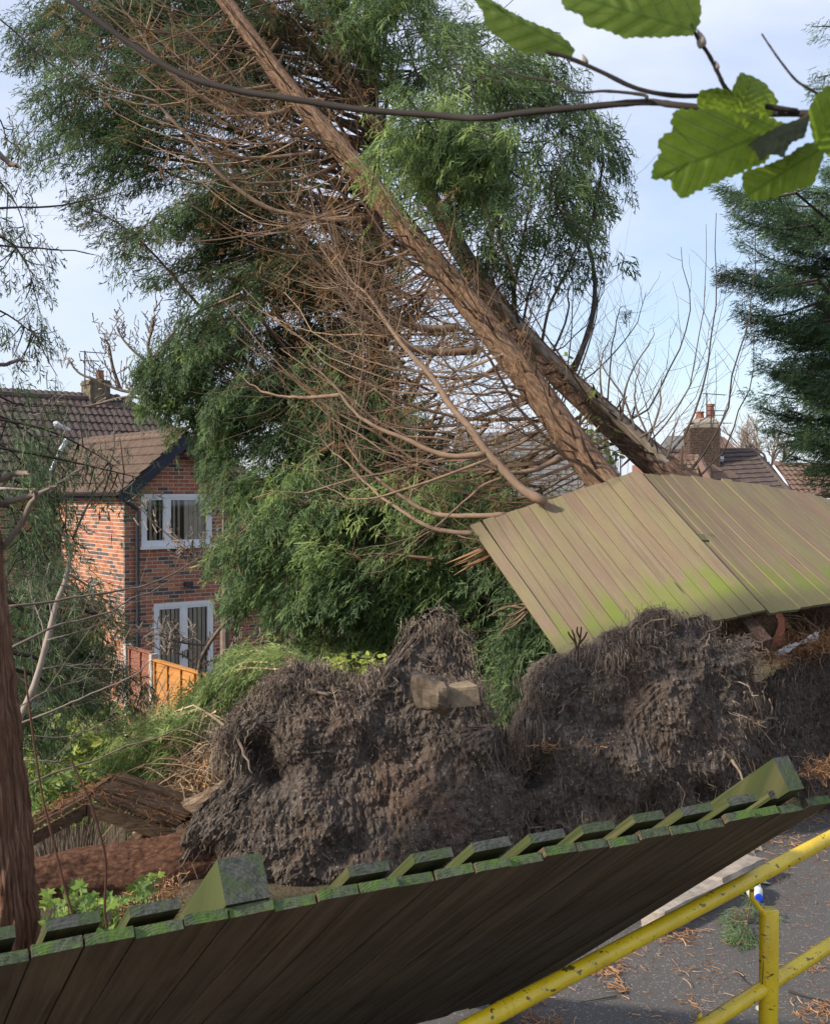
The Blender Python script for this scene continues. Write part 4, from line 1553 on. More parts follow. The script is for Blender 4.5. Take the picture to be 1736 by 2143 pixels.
add_tube(g, smooth([pt - Zv * 0.004 - rd * 0.03, pt - Zv * 0.10 - rd * 0.027, pt - Zv * 0.2 - rd * 0.034, pt - Zv * 0.26 - rd * 0.04], 14), 0.0012, 5)
obj('wire', g, M_BLACKPLASTIC, hr)
g = Geo()
bs = P(1463, 2135, 3.36)
add_tube(g, smooth([bs + Zv * 0.02, bs - Zv * 0.05, bs - Zv * 0.08 - rd * 0.02], 8), 0.0085, 10)
obj('bracket', g, M_YEL, hr, True)

# ------------------------------------------------------------------ on the asphalt
def at_ground(x, y, z=0.0):
    p = P(x, y, 1.0)
    d = (EYE - z) / (EYE - p[2])
    return P(x, y, d)

# milk bottle lying on its side, cap towards the viewer
bp = at_ground(1584, 1893)
bt = thing('plastic_bottle', 'plastic milk bottle with bright blue cap lying on the asphalt behind the yellow rail', 'bottle', bp)
M_MILK = simple('milky_plastic', (0.66, 0.68, 0.66), 0.35, 0.5, 0.08, 20)
bd = unit([0.10, 0.99, 0.0])
c = bp + Zv * 0.045
n = 13
prof = [(0.0, 0.016), (0.012, 0.017), (0.02, 0.018), (0.035, 0.026), (0.055, 0.037), (0.075, 0.042), (0.16, 0.043), (0.20, 0.041), (0.21, 0.034)]
g = Geo()
pts = [c - bd * 0.03 + bd * q[0] + Zv * 0.006 * (q[0] < 0.03) for q in prof]
T_ = np.array(pts)
th = np.linspace(0, 2 * np.pi, 20, endpoint=False)
sd = np.cross(bd, Zv)
V = []
for p_, q in zip(pts, prof):
    e = 2.0 if q[0] < 0.04 else 3.2
    for t_ in th:
        cc_, ss_ = math.cos(t_), math.sin(t_)
        k_ = (abs(cc_) ** e + abs(ss_) ** e) ** (-1 / e)
        V.append(p_ + sd * cc_ * k_ * q[1] * 0.95 + Zv * ss_ * k_ * q[1])
m_ = len(th)
Q = [[i_ * m_ + j_, i_ * m_ + (j_ + 1) % m_, (i_ + 1) * m_ + (j_ + 1) % m_, (i_ + 1) * m_ + j_] for i_ in range(len(prof) - 1) for j_ in range(m_)]
V.append(pts[-1])
g.add(np.array(V), Q, [[len(V) - 1, (len(prof) - 1) * m_ + j_, (len(prof) - 1) * m_ + (j_ + 1) % m_] for j_ in range(m_)])
obj('body', g, M_MILK, bt, True)
g = Geo()
add_tube(g, [c - bd * 0.047 + Zv * 0.006, c - bd * 0.0455 + Zv * 0.006, c - bd * 0.03 + Zv * 0.006], [0.0195, 0.022, 0.022], 20)
obj('cap', g, simple('blue_cap', (0.012, 0.05, 0.52), 0.35, 0.5, 0.1, 30), bt)
g = Geo()
lab = [c + bd * 0.055 + Zv * 0.0445 - sd * 0.03, c + bd * 0.055 + Zv * 0.0445 + sd * 0.03, c + bd * 0.125 + Zv * 0.0455 + sd * 0.03, c + bd * 0.125 + Zv * 0.0455 - sd * 0.03]
g.add(np.array(lab), [[0, 1, 2, 3]])
obj('paper_label', g, simple('bottle_label', (0.42, 0.52, 0.22), 0.6, 0.3, 0.3, 60), bt)

# concrete kerb blocks prised up beside the fence
def rough_block(o, a, b, c, seed, amp=0.012, n=7):
    """box with its faces subdivided and worn"""
    g = Geo()
    lin = np.linspace(0, 1, n)
    F = []
    for ax in range(3):
        for sd_ in (0, 1):
            U, Vv = np.meshgrid(lin, lin, indexing='ij')
            Wv = np.full_like(U, sd_)
            uvw = [None] * 3
            uvw[ax] = Wv
            uvw[(ax + 1) % 3] = U
            uvw[(ax + 2) % 3] = Vv
            pts_ = np.stack(uvw, -1).reshape(-1, 3)
            cpos = pts_ - 0.5
            rr = np.abs(cpos) * 2
            corner = np.sort(rr, axis=1)[:, 1]
            shrink = 1 - 0.035 * np.clip((corner - 0.85) / 0.15, 0, 1) ** 2
            cpos = cpos * shrink[:, None]
            w3 = np.asarray(o) + (cpos[:, 0:1] + 0.5) * a + (cpos[:, 1:2] + 0.5) * b + (cpos[:, 2:3] + 0.5) * c
            nz = np.stack([fbm(w3 * 14 + seed + 31 * q_, 3) for q_ in range(3)], -1)
            w3 = w3 + nz * amp
            i_ = np.arange(n - 1)[:, None] * n
            j_ = np.arange(n - 1)[None, :]
            Q_ = np.stack([i_ + j_, i_ + n + j_, i_ + n + j_ + 1, i_ + j_ + 1], -1).reshape(-1, 4)
            if sd_ == 0:
                Q_ = Q_[:, ::-1]
            g.add(w3, Q_)
    return g
M_KERB = simple('worn_kerb_concrete', (0.31, 0.265, 0.22), 0.92, 0.1, 0.3, 12, 0.5)
kd = unit([0.72, 0.69, 0.0])
kp = at_ground(1392, 1958)
kside = np.array([-kd[1], kd[0], 0])
obj('kerb_stone', rough_block(kp - kd * 0.02, kd * 0.62, kside * 0.15, Zv * 0.13, 3.0, 0.008), M_KERB, label='pale concrete kerb stone lying on the asphalt just past the fence edge, nearer of two', cat='kerb stone', group='kerb stones by the fence')
obj('kerb_stone', rough_block(kp + kd * 0.64 + kside * 0.03, kd * 0.5, kside * 0.15, Zv * 0.13 + kside * 0.01, 9.0, 0.008), M_KERB, label='pale concrete kerb stone lying past the fence edge, farther of two', cat='kerb stone', group='kerb stones by the fence')
obj('kerb_stone', rough_block(kp - kd * 1.05 + kside * 0.30, kd * 0.9, kside * 0.15, Zv * 0.14, 5.0, 0.008), M_KERB, label='kerb stone half hidden under the lower edge of the leaning fence', cat='kerb stone', group='kerb stones by the fence')

# needle litter, twigs, leaves and bits on the asphalt
g = Geo()
def litter(px, py, spx, n, big=1.0, tint=0.6):
    base = []
    for _ in range(n):
        x, y = px + rng.normal(0, spx), py + rng.normal(0, spx * 0.45)
        base.append(at_ground(x, min(y, 2600), 0.004))
    base = np.array(base)
    ang = rng.uniform(0, 2 * np.pi, n)
    L = rng.uniform(0.02, 0.075, n) * big
    q = np.linspace(0, 1, 4)[None, :, None]
    d = np.stack([np.cos(ang), np.sin(ang), np.zeros(n)], -1)
    s2 = np.stack([-np.sin(ang), np.cos(ang), np.zeros(n)], -1)
    path = base[:, None, :] + d[:, None, :] * (q - 0.5) * L[:, None, None] + s2[:, None, :] * (rng.normal(0, 0.25, n) * L)[:, None, None] * (q * (1 - q)) * 4 * 0.6
    path[:, :, 2] += (rng.uniform(0, 0.022, n) * big)[:, None] * np.linspace(0.2, 1, 4)[None, :]
    tubes(g, path, np.full((n, 4), 0.0016) * rng.uniform(0.6, 1.5, n)[:, None], 3, np.clip(rng.normal(tint, 0.2, n), 0, 1))
for (x, y, s_, n_) in ((1270, 2030, 26, 190), (1290, 2065, 12, 60), (1110, 2090, 30, 160), (1130, 2140, 28, 160), (1430, 1960, 24, 130), (1530, 1760, 34, 200), (1600, 1735, 40, 160), (1690, 1705, 30, 160),
                       (1545, 1800, 25, 110), (1720, 2120, 28, 200), (1690, 2020, 25, 60), (1480, 2050, 50, 60), (1650, 1830, 60, 90), (1700, 1760, 50, 120), (1400, 2120, 60, 60), (1340, 2000, 60, 50), (1720, 1640, 20, 200)):
    litter(x, y, s_, int(n_ * 0.5))
litter(1550, 1950, 190, 170, 0.7, 0.35)
obj('needle_litter', g, M_NEEDLE, kind='stuff', label='orange dead conifer needles strewn on the asphalt', cat='litter')
def ground_twig(pts, r, label):
    g = Geo()
    add_tube(g, smooth([at_ground(x, y, 0.01) for x, y in pts], 14), np.linspace(r, r * 0.4, 14), 6, 0.3)
    obj('twig', g, M_TWIG_DK, label=label, cat='twig', group='twigs on the path')
ground_twig([(1650, 2075), (1690, 2088), (1736, 2098), (1790, 2110)], 0.006, 'thin dark twig lying on the asphalt right of the yellow post')
ground_twig([(1540, 2030), (1560, 2055), (1590, 2068), (1610, 2078)], 0.004, 'curved brown twig on the asphalt left of the yellow post')
ground_twig([(1290, 2085), (1250, 2092), (1215, 2098)], 0.004, 'short pale twig on the asphalt below the needle heap')
def ground_leaf(x, y, sz, ang, label, col):
    g = Geo()
    p0 = at_ground(x, y, 0.006)
    n_ = 9
    L = []
    for k in range(n_):
        f = k / (n_ - 1)
        w_ = 0.42 * math.sin(math.pi * f ** 0.8) * sz
        for s_ in (-1, 0, 1):
            L.append(p0 + np.array([math.cos(ang), math.sin(ang), 0]) * (f - 0.5) * sz + np.array([-math.sin(ang), math.cos(ang), 0]) * s_ * w_ + Zv * (0.006 * abs(s_) + 0.004 * math.sin(f * 5)))
    Q = [[3 * k + q_, 3 * k + q_ + 1, 3 * k + 4 + q_, 3 * k + 3 + q_] for k in range(n_ - 1) for q_ in (0, 1)]
    g.add(np.array(L), Q)
    obj('fallen_leaf', g, col, label=label, cat='leaf', group='leaves on the path')
M_DEADLEAF = simple('pale_dead_leaf', (0.46, 0.43, 0.28), 0.7, 0.3, 0.2, 40)
M_BRLEAF = simple('brown_dead_leaf', (0.24, 0.14, 0.07), 0.7, 0.3, 0.3, 40)
ground_leaf(1275, 2005, 0.04, 0.5, 'small pale leaf lying right of the needle heap under the rail', M_DEADLEAF)
ground_leaf(1595, 2115, 0.07, 0.2, 'pale leaf lying in front of the post foot, lower right', M_DEADLEAF)
ground_leaf(1300, 2075, 0.06, 1.0, 'brown curled leaf on the asphalt below the needle heap', M_BRLEAF)
ground_leaf(1604, 1850, 0.05, 0.1, 'pale leaf on the asphalt just right of the bottle', M_DEADLEAF)
ground_leaf(1700, 1985, 0.05, 2.1, 'brown leaf on the asphalt near the right edge', M_BRLEAF)
# small conifer sprig on the asphalt
sp = thing('conifer_sprig', 'small green conifer sprig lying on the asphalt by the yellow post', 'sprig', at_ground(1560, 1940))
S = Sprays(); Wd = Geo()
bough(S, Wd, [at_ground(1570, 1868, 0.03), at_ground(1568, 1900, 0.06), at_ground(1560, 1940, 0.05), at_ground(1548, 1978, 0.02)], 70, 0.11, (0.10, 0.19), 0.72, 0.08, 0.12, 0.12, 0.1, 0.004)
g = Geo(); S.build(g, SPRAYS_L)
obj('stem', Wd, M_TWIG, sp)
obj('foliage', g, M_LEAF, sp, kind='stuff')

# ------------------------------------------------------------------ uprooted root plates
def earth_mat(name, warm=0.0):
    m = NT(name, 0.95, 0.12)
    p = m.pos()
    n = m.noise(p, 5, 7, 0.7, 0.4)
    f = m.noise(m.mapping(p, (85, 85, 20)), 1.0, 6, 0.72, 1.2)
    v = m.voro(p, 90, out='Color')
    k = m.noise(p, 1.7, 4, 0.6)
    c = m.ramp(n, [(0.28, (0.032, 0.024, 0.019)), (0.5, (0.100, 0.079, 0.064)), (0.72, (0.205, 0.170, 0.145))])
    c = m.mix(0.55, c, m.ramp(f, [(0.3, (0.012, 0.009, 0.007)), (0.5, (0.095, 0.075, 0.061)), (0.72, (0.34, 0.29, 0.25))]))
    c = m.mix(m.ramp(k, [(0.5, (0, 0, 0)), (0.68, (0.5, 0.5, 0.5))]), c, (0.15, 0.088, 0.060))
    c = m.mix(m.ramp(m.sep(v)[0], [(0.965, (0, 0, 0)), (0.98, (0.7, 0.7, 0.7))]), c, (0.30, 0.27, 0.24))
    m.color(c)
    m.bump(m.math('ADD', f, n), 0.75, 0.02)
    return m.m
M_EARTH = earth_mat('peaty_earth')

def root_plate(parent, outline, depth, tiltx, tilty, bulge, thick, seed, nstr=5200, rim=0.5, strand_tint=0.45, caves=()):
    """thick slab of earth traced round its rim; front bulges to the camera and is covered with roots"""
    o = np.array(outline, float)
    cpx = o.mean(0)
    def dep(x, y):
        return depth + tiltx * (x - cpx[0]) / 600.0 + tilty * (cpx[1] - y) / 400.0
    C = P(cpx[0], cpx[1], depth)
    rimp = np.array([P(x, y, dep(x, y)) for x, y in o])
    ax = unit(rimp - C)
    A = unit(P(cpx[0] + 10, cpx[1], dep(cpx[0] + 10, cpx[1])) - C)
    Bv = unit(P(cpx[0], cpx[1] - 10, dep(cpx[0], cpx[1] - 10)) - C)
    Nn = unit(np.cross(A, Bv))
    if Nn[1] > 0:
        Nn = -Nn
    rel = rimp - C
    ph = np.unwrap(np.arctan2(rel @ Bv, rel @ A))
    rr = np.linalg.norm(rel, axis=1)
    order = np.argsort(ph % (2 * np.pi))
    phs, rs = (ph % (2 * np.pi))[order], rr[order]
    nphi, nr_ = 400, 105
    phi = np.linspace(0, 2 * np.pi, nphi, endpoint=False)
    Rr = np.interp(phi, np.concatenate([phs - 2 * np.pi, phs, phs + 2 * np.pi]), np.tile(rs, 3))
    Rr = Rr * (1 + (0.04 + 0.03 * (np.sin(phi) > 0)) * fbm(np.stack([np.cos(phi) * 7 + seed, np.sin(phi) * 7, phi * 0], -1), 5, 0.62))
    rho = np.concatenate([np.linspace(0.0, 1.0, nr_) ** 0.8, [0.985, 0.9, 0.6, 0.0]])
    PH, RH = np.meshgrid(phi, rho)
    hfront = bulge * (1 - RH ** 5)
    h = hfront.copy()
    k = nr_
    h[k], h[k + 1], h[k + 2], h[k + 3] = -0.25 * thick, -0.7 * thick, -thick, -thick * 1.15
    dirs = np.cos(PH)[..., None] * A + np.sin(PH)[..., None] * Bv
    pos = C + dirs * (RH * Rr[None, :])[..., None] + Nn * h[..., None]
    nz = fbm(pos * 3.2 + seed, 6, 0.56)
    nz2 = np.abs(fbm(pos * 8.5 + seed * 2, 4, 0.55))
    nz3 = fbm(pos * np.array([38, 38, 20]) + seed, 2, 0.6)
    amp = np.ones_like(RH)
    amp[nr_ - 1:] = 0.7
    nz4 = fbm(pos * np.array([16, 16, 5]) + seed, 3, 0.6)
    nz5 = fbm(pos * np.array([75, 75, 45]) + seed, 2, 0.6)
    fib = fbm(pos * np.array([55, 55, 11]) + seed, 3, 0.6)
    lay = fbm(pos * np.array([2.6, 2.6, 3.6]) + seed * 1.7, 3, 0.5) * 3.2
    ter = (np.floor(lay) + np.clip((lay - np.floor(lay)) * 3.5 - 1.2, 0, 1)) / 3.2
    d = (0.070 * ter * (RH < 0.97) + 0.050 * nz - 0.022 * nz2 + 0.010 * fib + 0.006 * nz4 + 0.005 * nz5) * amp
    for (cx, cy, rad_, dpt) in caves:
        pc_ = P(cx, cy, dep(cx, cy))
        dd_ = np.linalg.norm((pos - pc_) - ((pos - pc_) @ Nn)[..., None] * Nn, axis=-1) / rad_
        d = d - dpt * np.exp(-dd_ ** 2 * 1.6)
    pos = pos + Nn * d[..., None] + dirs * (0.06 * nz * (RH > 0.7))[..., None]
    m_, n_ = pos.shape[0], nphi
    i_ = np.arange(m_ - 1)[:, None] * n_
    j_ = np.arange(n_)[None, :]
    j2 = (j_ + 1) % n_
    Q = np.stack([i_ + j_, i_ + j2, i_ + n_ + j2, i_ + n_ + j_], -1).reshape(-1, 4)
    g = Geo()
    g.add(pos.reshape(-1, 3), Q)
    pl = obj('root_plate', g, M_EARTH, parent, False)
    # hair roots
    g = Geo()
    def strands(nn, rmin, rmax, Lr, rad0, up=0.0, grav=1.0, pts=5, tint=strand_tint, out=0.6, tv=0.22, sel=None):
        a_ = rng.uniform(rmin, rmax, nn) ** 0.5
        ir = np.clip((np.searchsorted(rho[:nr_], a_)), 0, nr_ - 1)
        ip = rng.integers(0, nphi, nn)
        if sel is not None:
            m = sel(phi[ip])
            ir, ip = ir[m], ip[m]
            nn = len(ir)
        st = pos[ir, ip]
        dr_ = dirs[ir, ip]
        d0 = unit(Nn * out + dr_ * rng.uniform(-0.2, 0.8, nn)[:, None] * (rho[ir])[:, None] + rng.normal(0, 0.5, (nn, 3)))
        L = rng.uniform(*Lr, nn)
        q = np.linspace(0, 1, pts)[None, :, None]
        wig = rng.normal(0, 0.18, (nn, pts, 3)) * np.linspace(0, 1, pts)[None, :, None]
        path = st[:, None, :] - Nn * 0.01 + (d0[:, None, :] * (q - 0.35 * q * q) + wig) * L[:, None, None]
        path[:, :, 2] += (up - grav * 0.55 * q[..., 0] ** 1.7) * L[:, None]
        r0 = rad0 * rng.uniform(0.5, 1.6, nn)
        (tubes if rad0 > 0.003 else ribbons)(g, path, r0[:, None] * np.linspace(1, 0.35, pts)[None, :], t=np.clip(rng.normal(tint, tv, nn), 0, 1))
    strands(int(nstr * 2.6), 0.0, 1.0, (0.012, 0.055), 0.0014, 0, 1.0, 4, strand_tint + 0.02, 0.32)
    strands(int(nstr * rim * 0.9), 0.72, 1.0, (0.03, 0.10), 0.0017, 0.05, 1.5, 5, strand_tint + 0.05, 0.5)
    strands(int(nstr * 0.35), 0.80, 1.0, (0.04, 0.13), 0.0018, 0.05, 1.7, 6, strand_tint + 0.15, 0.5, 0.2, lambda p_: np.sin(p_) > 0.0)
    strands(int(nstr * 0.03), 0.3, 1.0, (0.10, 0.30), 0.0032, 0, 1.1, 7, strand_tint - 0.05)
    strands(int(nstr * 0.35), 0.86, 1.0, (0.03, 0.10), 0.0015, 0.3, 0.5, 5, strand_tint + 0.2, 0.3, 0.2, lambda p_: np.sin(p_) > 0.2)
    obj('root_hairs', g, M_STRAND, pl, kind='stuff')
    # matted fringes hanging from the rim
    gm = Geo()
    for k_ in range(40):
        ph0 = rng.uniform(-0.3, np.pi + 0.3)
        ip0 = int((ph0 % (2 * np.pi)) / (2 * np.pi) * nphi) % nphi
        ir0 = int(rng.uniform(0.80, 0.99) * nr_)
        m2 = int(rng.integers(50, 130))
        st_ = pos[ir0, ip0] + rng.normal(0, 1, (m2, 3)) * np.array([0.06, 0.03, 0.025])
        L2_ = rng.uniform(0.03, 0.12) * rng.uniform(0.5, 1.2, m2)
        q2 = np.linspace(0, 1, 6)[None, :, None]
        d2_ = unit(Nn * 0.8 + dirs[ir0, ip0] * 0.4 + rng.normal(0, 0.35, (m2, 3)))
        pp_ = st_[:, None, :] + d2_[:, None, :] * (q2 - 0.55 * q2 * q2) * (L2_ * 0.7)[:, None, None] + np.cumsum(rng.normal(0, 0.05, (m2, 6, 3)), 1) * L2_[:, None, None]
        pp_[:, :, 2] -= (q2[..., 0] ** 1.4) * L2_[:, None]
        ribbons(gm, pp_, (0.0018 * rng.uniform(0.5, 1.6, m2))[:, None] * np.linspace(1, 0.4, 6)[None, :], np.clip(rng.normal(strand_tint + rng.normal(0.1, 0.15), 0.15, m2), 0, 1))
    obj('root_fringe', gm, M_STRAND, pl, kind='stuff')
    # thicker snapped roots round the rim
    for k_ in range(22):
        ip_ = int(rng.integers(0, nphi)); ir_ = int(rng.integers(int(nr_ * 0.55), nr_ - 1))
        st_ = pos[ir_, ip_]; dr_ = dirs[ir_, ip_]
        d0_ = unit(dr_ * rng.uniform(0.2, 1.0) + Nn * rng.uniform(0.2, 0.8) + rng.normal(0, 0.35, 3))
        L_ = rng.uniform(0.10, 0.32)
        tt_ = np.linspace(0, 1, 9)[:, None]
        pth_ = st_ - d0_ * 0.05 + d0_ * L_ * tt_ + np.cumsum(rng.normal(0, 0.06, (9, 3)), 0) * L_ * 0.5 - UP * (0.35 * L_ * tt_ ** 2)
        gr_ = Geo()
        r_0 = rng.uniform(0.005, 0.014)
        add_tube(gr_, pth_, r_0 * np.array([1.3, 1.1, 1.0, 0.9, 0.85, 0.75, 0.6, 0.5, 0.4]), 7, rng.uniform(0.3, 0.75), True, 0.15, 12)
        obj('root', gr_, M_STRAND, pl, True)
    # clods stuck in the face
    g = Geo()
    nc = 90
    ir = rng.integers(4, nr_ - 2, nc)
    ip = rng.integers(0, nphi, nc)
    base = np.array([[1, 0, 0], [-1, 0, 0], [0, 1, 0], [0, -1, 0], [0, 0, 1], [0, 0, -1]], float)
    tri = np.array([[0, 2, 4], [2, 1, 4], [1, 3, 4], [3, 0, 4], [2, 0, 5], [1, 2, 5], [3, 1, 5], [0, 3, 5]])
    for a_, b_ in zip(ir, ip):
        s_ = rng.uniform(0.006, 0.024)
        V = base * s_ * rng.uniform(0.6, 1.4, (6, 3)) + pos[a_, b_]
        g.add(V, None, tri)
    obj('clods', g, M_EARTH, pl, kind='stuff')
    return pl

# trees that own the plates (their trunks and crowns follow below)
treeA = thing('uprooted_conifer', 'large uprooted conifer whose thick brown trunk leans up to the left, in front', 'tree', P(1450, 1640, 7.6))
treeB = thing('uprooted_conifer', 'second uprooted conifer leaning behind the first with drooping green sprays at the upper right', 'tree', P(1760, 1560, 8.6))
treeD = thing('uprooted_conifer', 'fallen conifer with the largest root plate and red-brown log lying at the lower left', 'tree', P(700, 1860, 6.9))
R1 = [(395, 1900), (385, 1790), (410, 1700), (455, 1640), (480, 1590), (482, 1540), (505, 1490), (560, 1435), (620, 1392), (690, 1408), (755, 1415), (800, 1398), (835, 1350), (880, 1300), (912, 1272), (950, 1310), (1000, 1365),
      (1015, 1420), (1030, 1500), (1060, 1570), (1090, 1650), (1110, 1740), (1040, 1820), (850, 1890), (620, 1950), (450, 1950)]
R2 = [(1085, 1530), (1108, 1460), (1120, 1402), (1180, 1372), (1262, 1345), (1325, 1325), (1350, 1292), (1388, 1262), (1425, 1285), (1460, 1270), (1500, 1325), (1560, 1345), (1592, 1420), (1572, 1500), (1590, 1600),
      (1560, 1670), (1400, 1720), (1250, 1750), (1150, 1730), (1080, 1660), (1045, 1580)]
R3 = [(1575, 1470), (1600, 1400), (1660, 1372), (1720, 1345), (1800, 1325), (1900, 1330), (1960, 1420), (1950, 1560), (1850, 1640), (1760, 1650), (1660, 1650), (1600, 1610), (1570, 1540)]
root_plate(treeD, R1, 6.9, 0.25, 0.35, 0.17, 0.5, 3.3, 6500, 0.5, 0.44, caves=[(540, 1575, 0.13, 0.30), (575, 1625, 0.12, 0.25), (430, 1810, 0.14, 0.28), (720, 1790, 0.12, 0.08), (900, 1680, 0.12, 0.06), (650, 1415, 0.10, 0.12)])
root_plate(treeA, R2, 7.2, 0.5, 0.25, 0.15, 0.42, 8.1, 5600, 0.6, 0.45, caves=[(1110, 1640, 0.14, 0.22), (1480, 1660, 0.10, 0.2), (1580, 1530, 0.10, 0.2), (1350, 1690, 0.15, 0.15)])
root_plate(treeB, R3, 8.3, 0.35, 0.45, 0.15, 0.45, 14.7, 4200, 0.8, 0.5, caves=[(1730, 1550, 0.45, 0.30)])

# ------------------------------------------------------------------ leaning trunks
def px_path(pts, n):
    """control points (x, y, depth) -> smooth 3D path"""
    return smooth(np.array([P(*p) for p in pts]), n)

cA = [(1575, 1335, 8.25), (1420, 1190, 8.9), (1258, 1003, 9.6), (1130, 830, 10.0), (1010, 672, 10.4), (870, 505, 10.9), (720, 320, 11.4), (600, 180, 11.8), (470, 0, 12.3), (330, -190, 12.9), (180, -420, 13.6)]
pathA = px_path(cA, 420)
radA = np.interp(np.linspace(0, 1, 420), [0, 0.08, 0.2, 0.45, 0.7, 0.85, 1], [0.24, 0.160, 0.141, 0.121, 0.098, 0.076, 0.03])
g = Geo()
add_tube(g, pathA, radA, 72, 0.5, True, 0.032, 22.0)
obj('trunk', g, M_BARK, treeA, True)
cB = [(1720, 1300, 9.0), (1560, 1120, 9.8), (1392, 985, 10.4), (1275, 880, 11.0), (1158, 772, 11.6), (1055, 657, 12.2), (960, 520, 12.9), (850, 330, 13.6), (690, 140, 14.3), (530, 0, 15.0), (380, -150, 15.8)]
pathB = px_path(cB, 180)
radB = np.interp(np.linspace(0, 1, 180), [0, 0.08, 0.25, 0.5, 0.75, 1], [0.24, 0.172, 0.150, 0.122, 0.092, 0.05])
g = Geo()
add_tube(g, pathB, radB, 32, 0.5, True, 0.035, 16.0)
obj('trunk', g, M_BARK_D, treeB, True)

def trunk_at(path, f):
    k = np.clip(f, 0, 1) * (len(path) - 1)
    i_ = np.minimum(k.astype(int), len(path) - 2)
    t_ = (k - i_)[:, None]
    return path[i_] * (1 - t_) + path[i_ + 1] * t_, unit(path[i_ + 1] - path[i_])

# short snags where branches broke off
def snags(parent, path, rad, n, lo, hi, mat):
    g = Geo()
    f = rng.uniform(lo, hi, n)
    p, T = trunk_at(path, f)
    rr = np.interp(f, np.linspace(0, 1, len(rad)), rad)
    v = unit(np.cross(T, rng.normal(0, 1, (n, 3))))
    L = rng.uniform(0.05, 0.22, n)
    q = np.linspace(0, 1, 4)[None, :, None]
    pa = p[:, None, :] + v[:, None, :] * (rr[:, None, None] * 0.9 + q * L[:, None, None]) + T[:, None, :] * (q * L[:, None, None] * 0.5)
    tubes(g, pa, rng.uniform(0.006, 0.018, n)[:, None] * np.array([1.2, 1, 0.8, 0.4])[None, :], 5, rng.uniform(0.1, 0.6, n))
    obj('branch_stubs', g, mat, parent, kind='stuff')
snags(treeA, pathA, radA, 130, 0.1, 0.8, M_TWIG)
snags(treeB, pathB, radB, 70, 0.1, 0.7, M_TWIG)

# named limbs traced one by one
def limb(parent, pts, r0, r1, mat=None, n=36, sides=8, t=0.7, twigs=0, tl=(0.3, 0.9), wmat=None, up=0.25):
    path = px_path(pts, n)
    g = Geo()
    add_tube(g, path + np.cumsum(rng.normal(0, 0.009, path.shape), 0) * np.linspace(0, 1, n)[:, None] * (r0 < 0.03 or n > 25), np.linspace(r0, r1, n) * (1 + 0.07 * np.sin(np.arange(n) * 1.7)) * np.interp(np.linspace(0, 1, n), [0, 0.7, 1], [1, 1, 0.22]), sides, t, True)
    b = obj('branch', g, mat or M_TWIG, parent, True)
    if twigs:
        g = Geo()
        side_twigs(g, path, twigs, tl, r1 * 0.55, up, t - 0.1)
        obj('twigs', g, wmat or mat or M_TWIG, b, kind='stuff')
    return path

def side_twigs(g, path, n, tl, r, up=0.25, t=0.5, lo=0.15, npt=6, curve=0.5):
    f = rng.uniform(lo, 1.0, n)
    p, T = trunk_at(path, f)
    v = unit(np.cross(T, rng.normal(0, 1, (n, 3))))
    L = rng.uniform(*tl, n) * (1.1 - 0.5 * f)
    q = np.linspace(0, 1, npt)[None, :, None]
    d0 = unit(v * 0.9 + T * rng.uniform(0.2, 0.9, n)[:, None])
    pa = p[:, None, :] + d0[:, None, :] * (q * L[:, None, None]) + (T * curve * 0.5)[:, None, :] * (q * q * L[:, None, None]) + UP * (up * q * q * L[:, None, None])
    pa = pa + rng.normal(0, 0.02, pa.shape) * q * L[:, None, None]
    tubes(g, pa, r * rng.uniform(0.6, 1.2, n)[:, None] * np.linspace(1, 0.4, npt)[None, :], 3, np.clip(rng.normal(t, 0.2, n), 0, 1))
    return pa

def dl(pts, d0, d1):
    n = len(pts)
    return [(x, y, d0 + (d1 - d0) * k / (n - 1)) for k, (x, y) in enumerate(pts)]

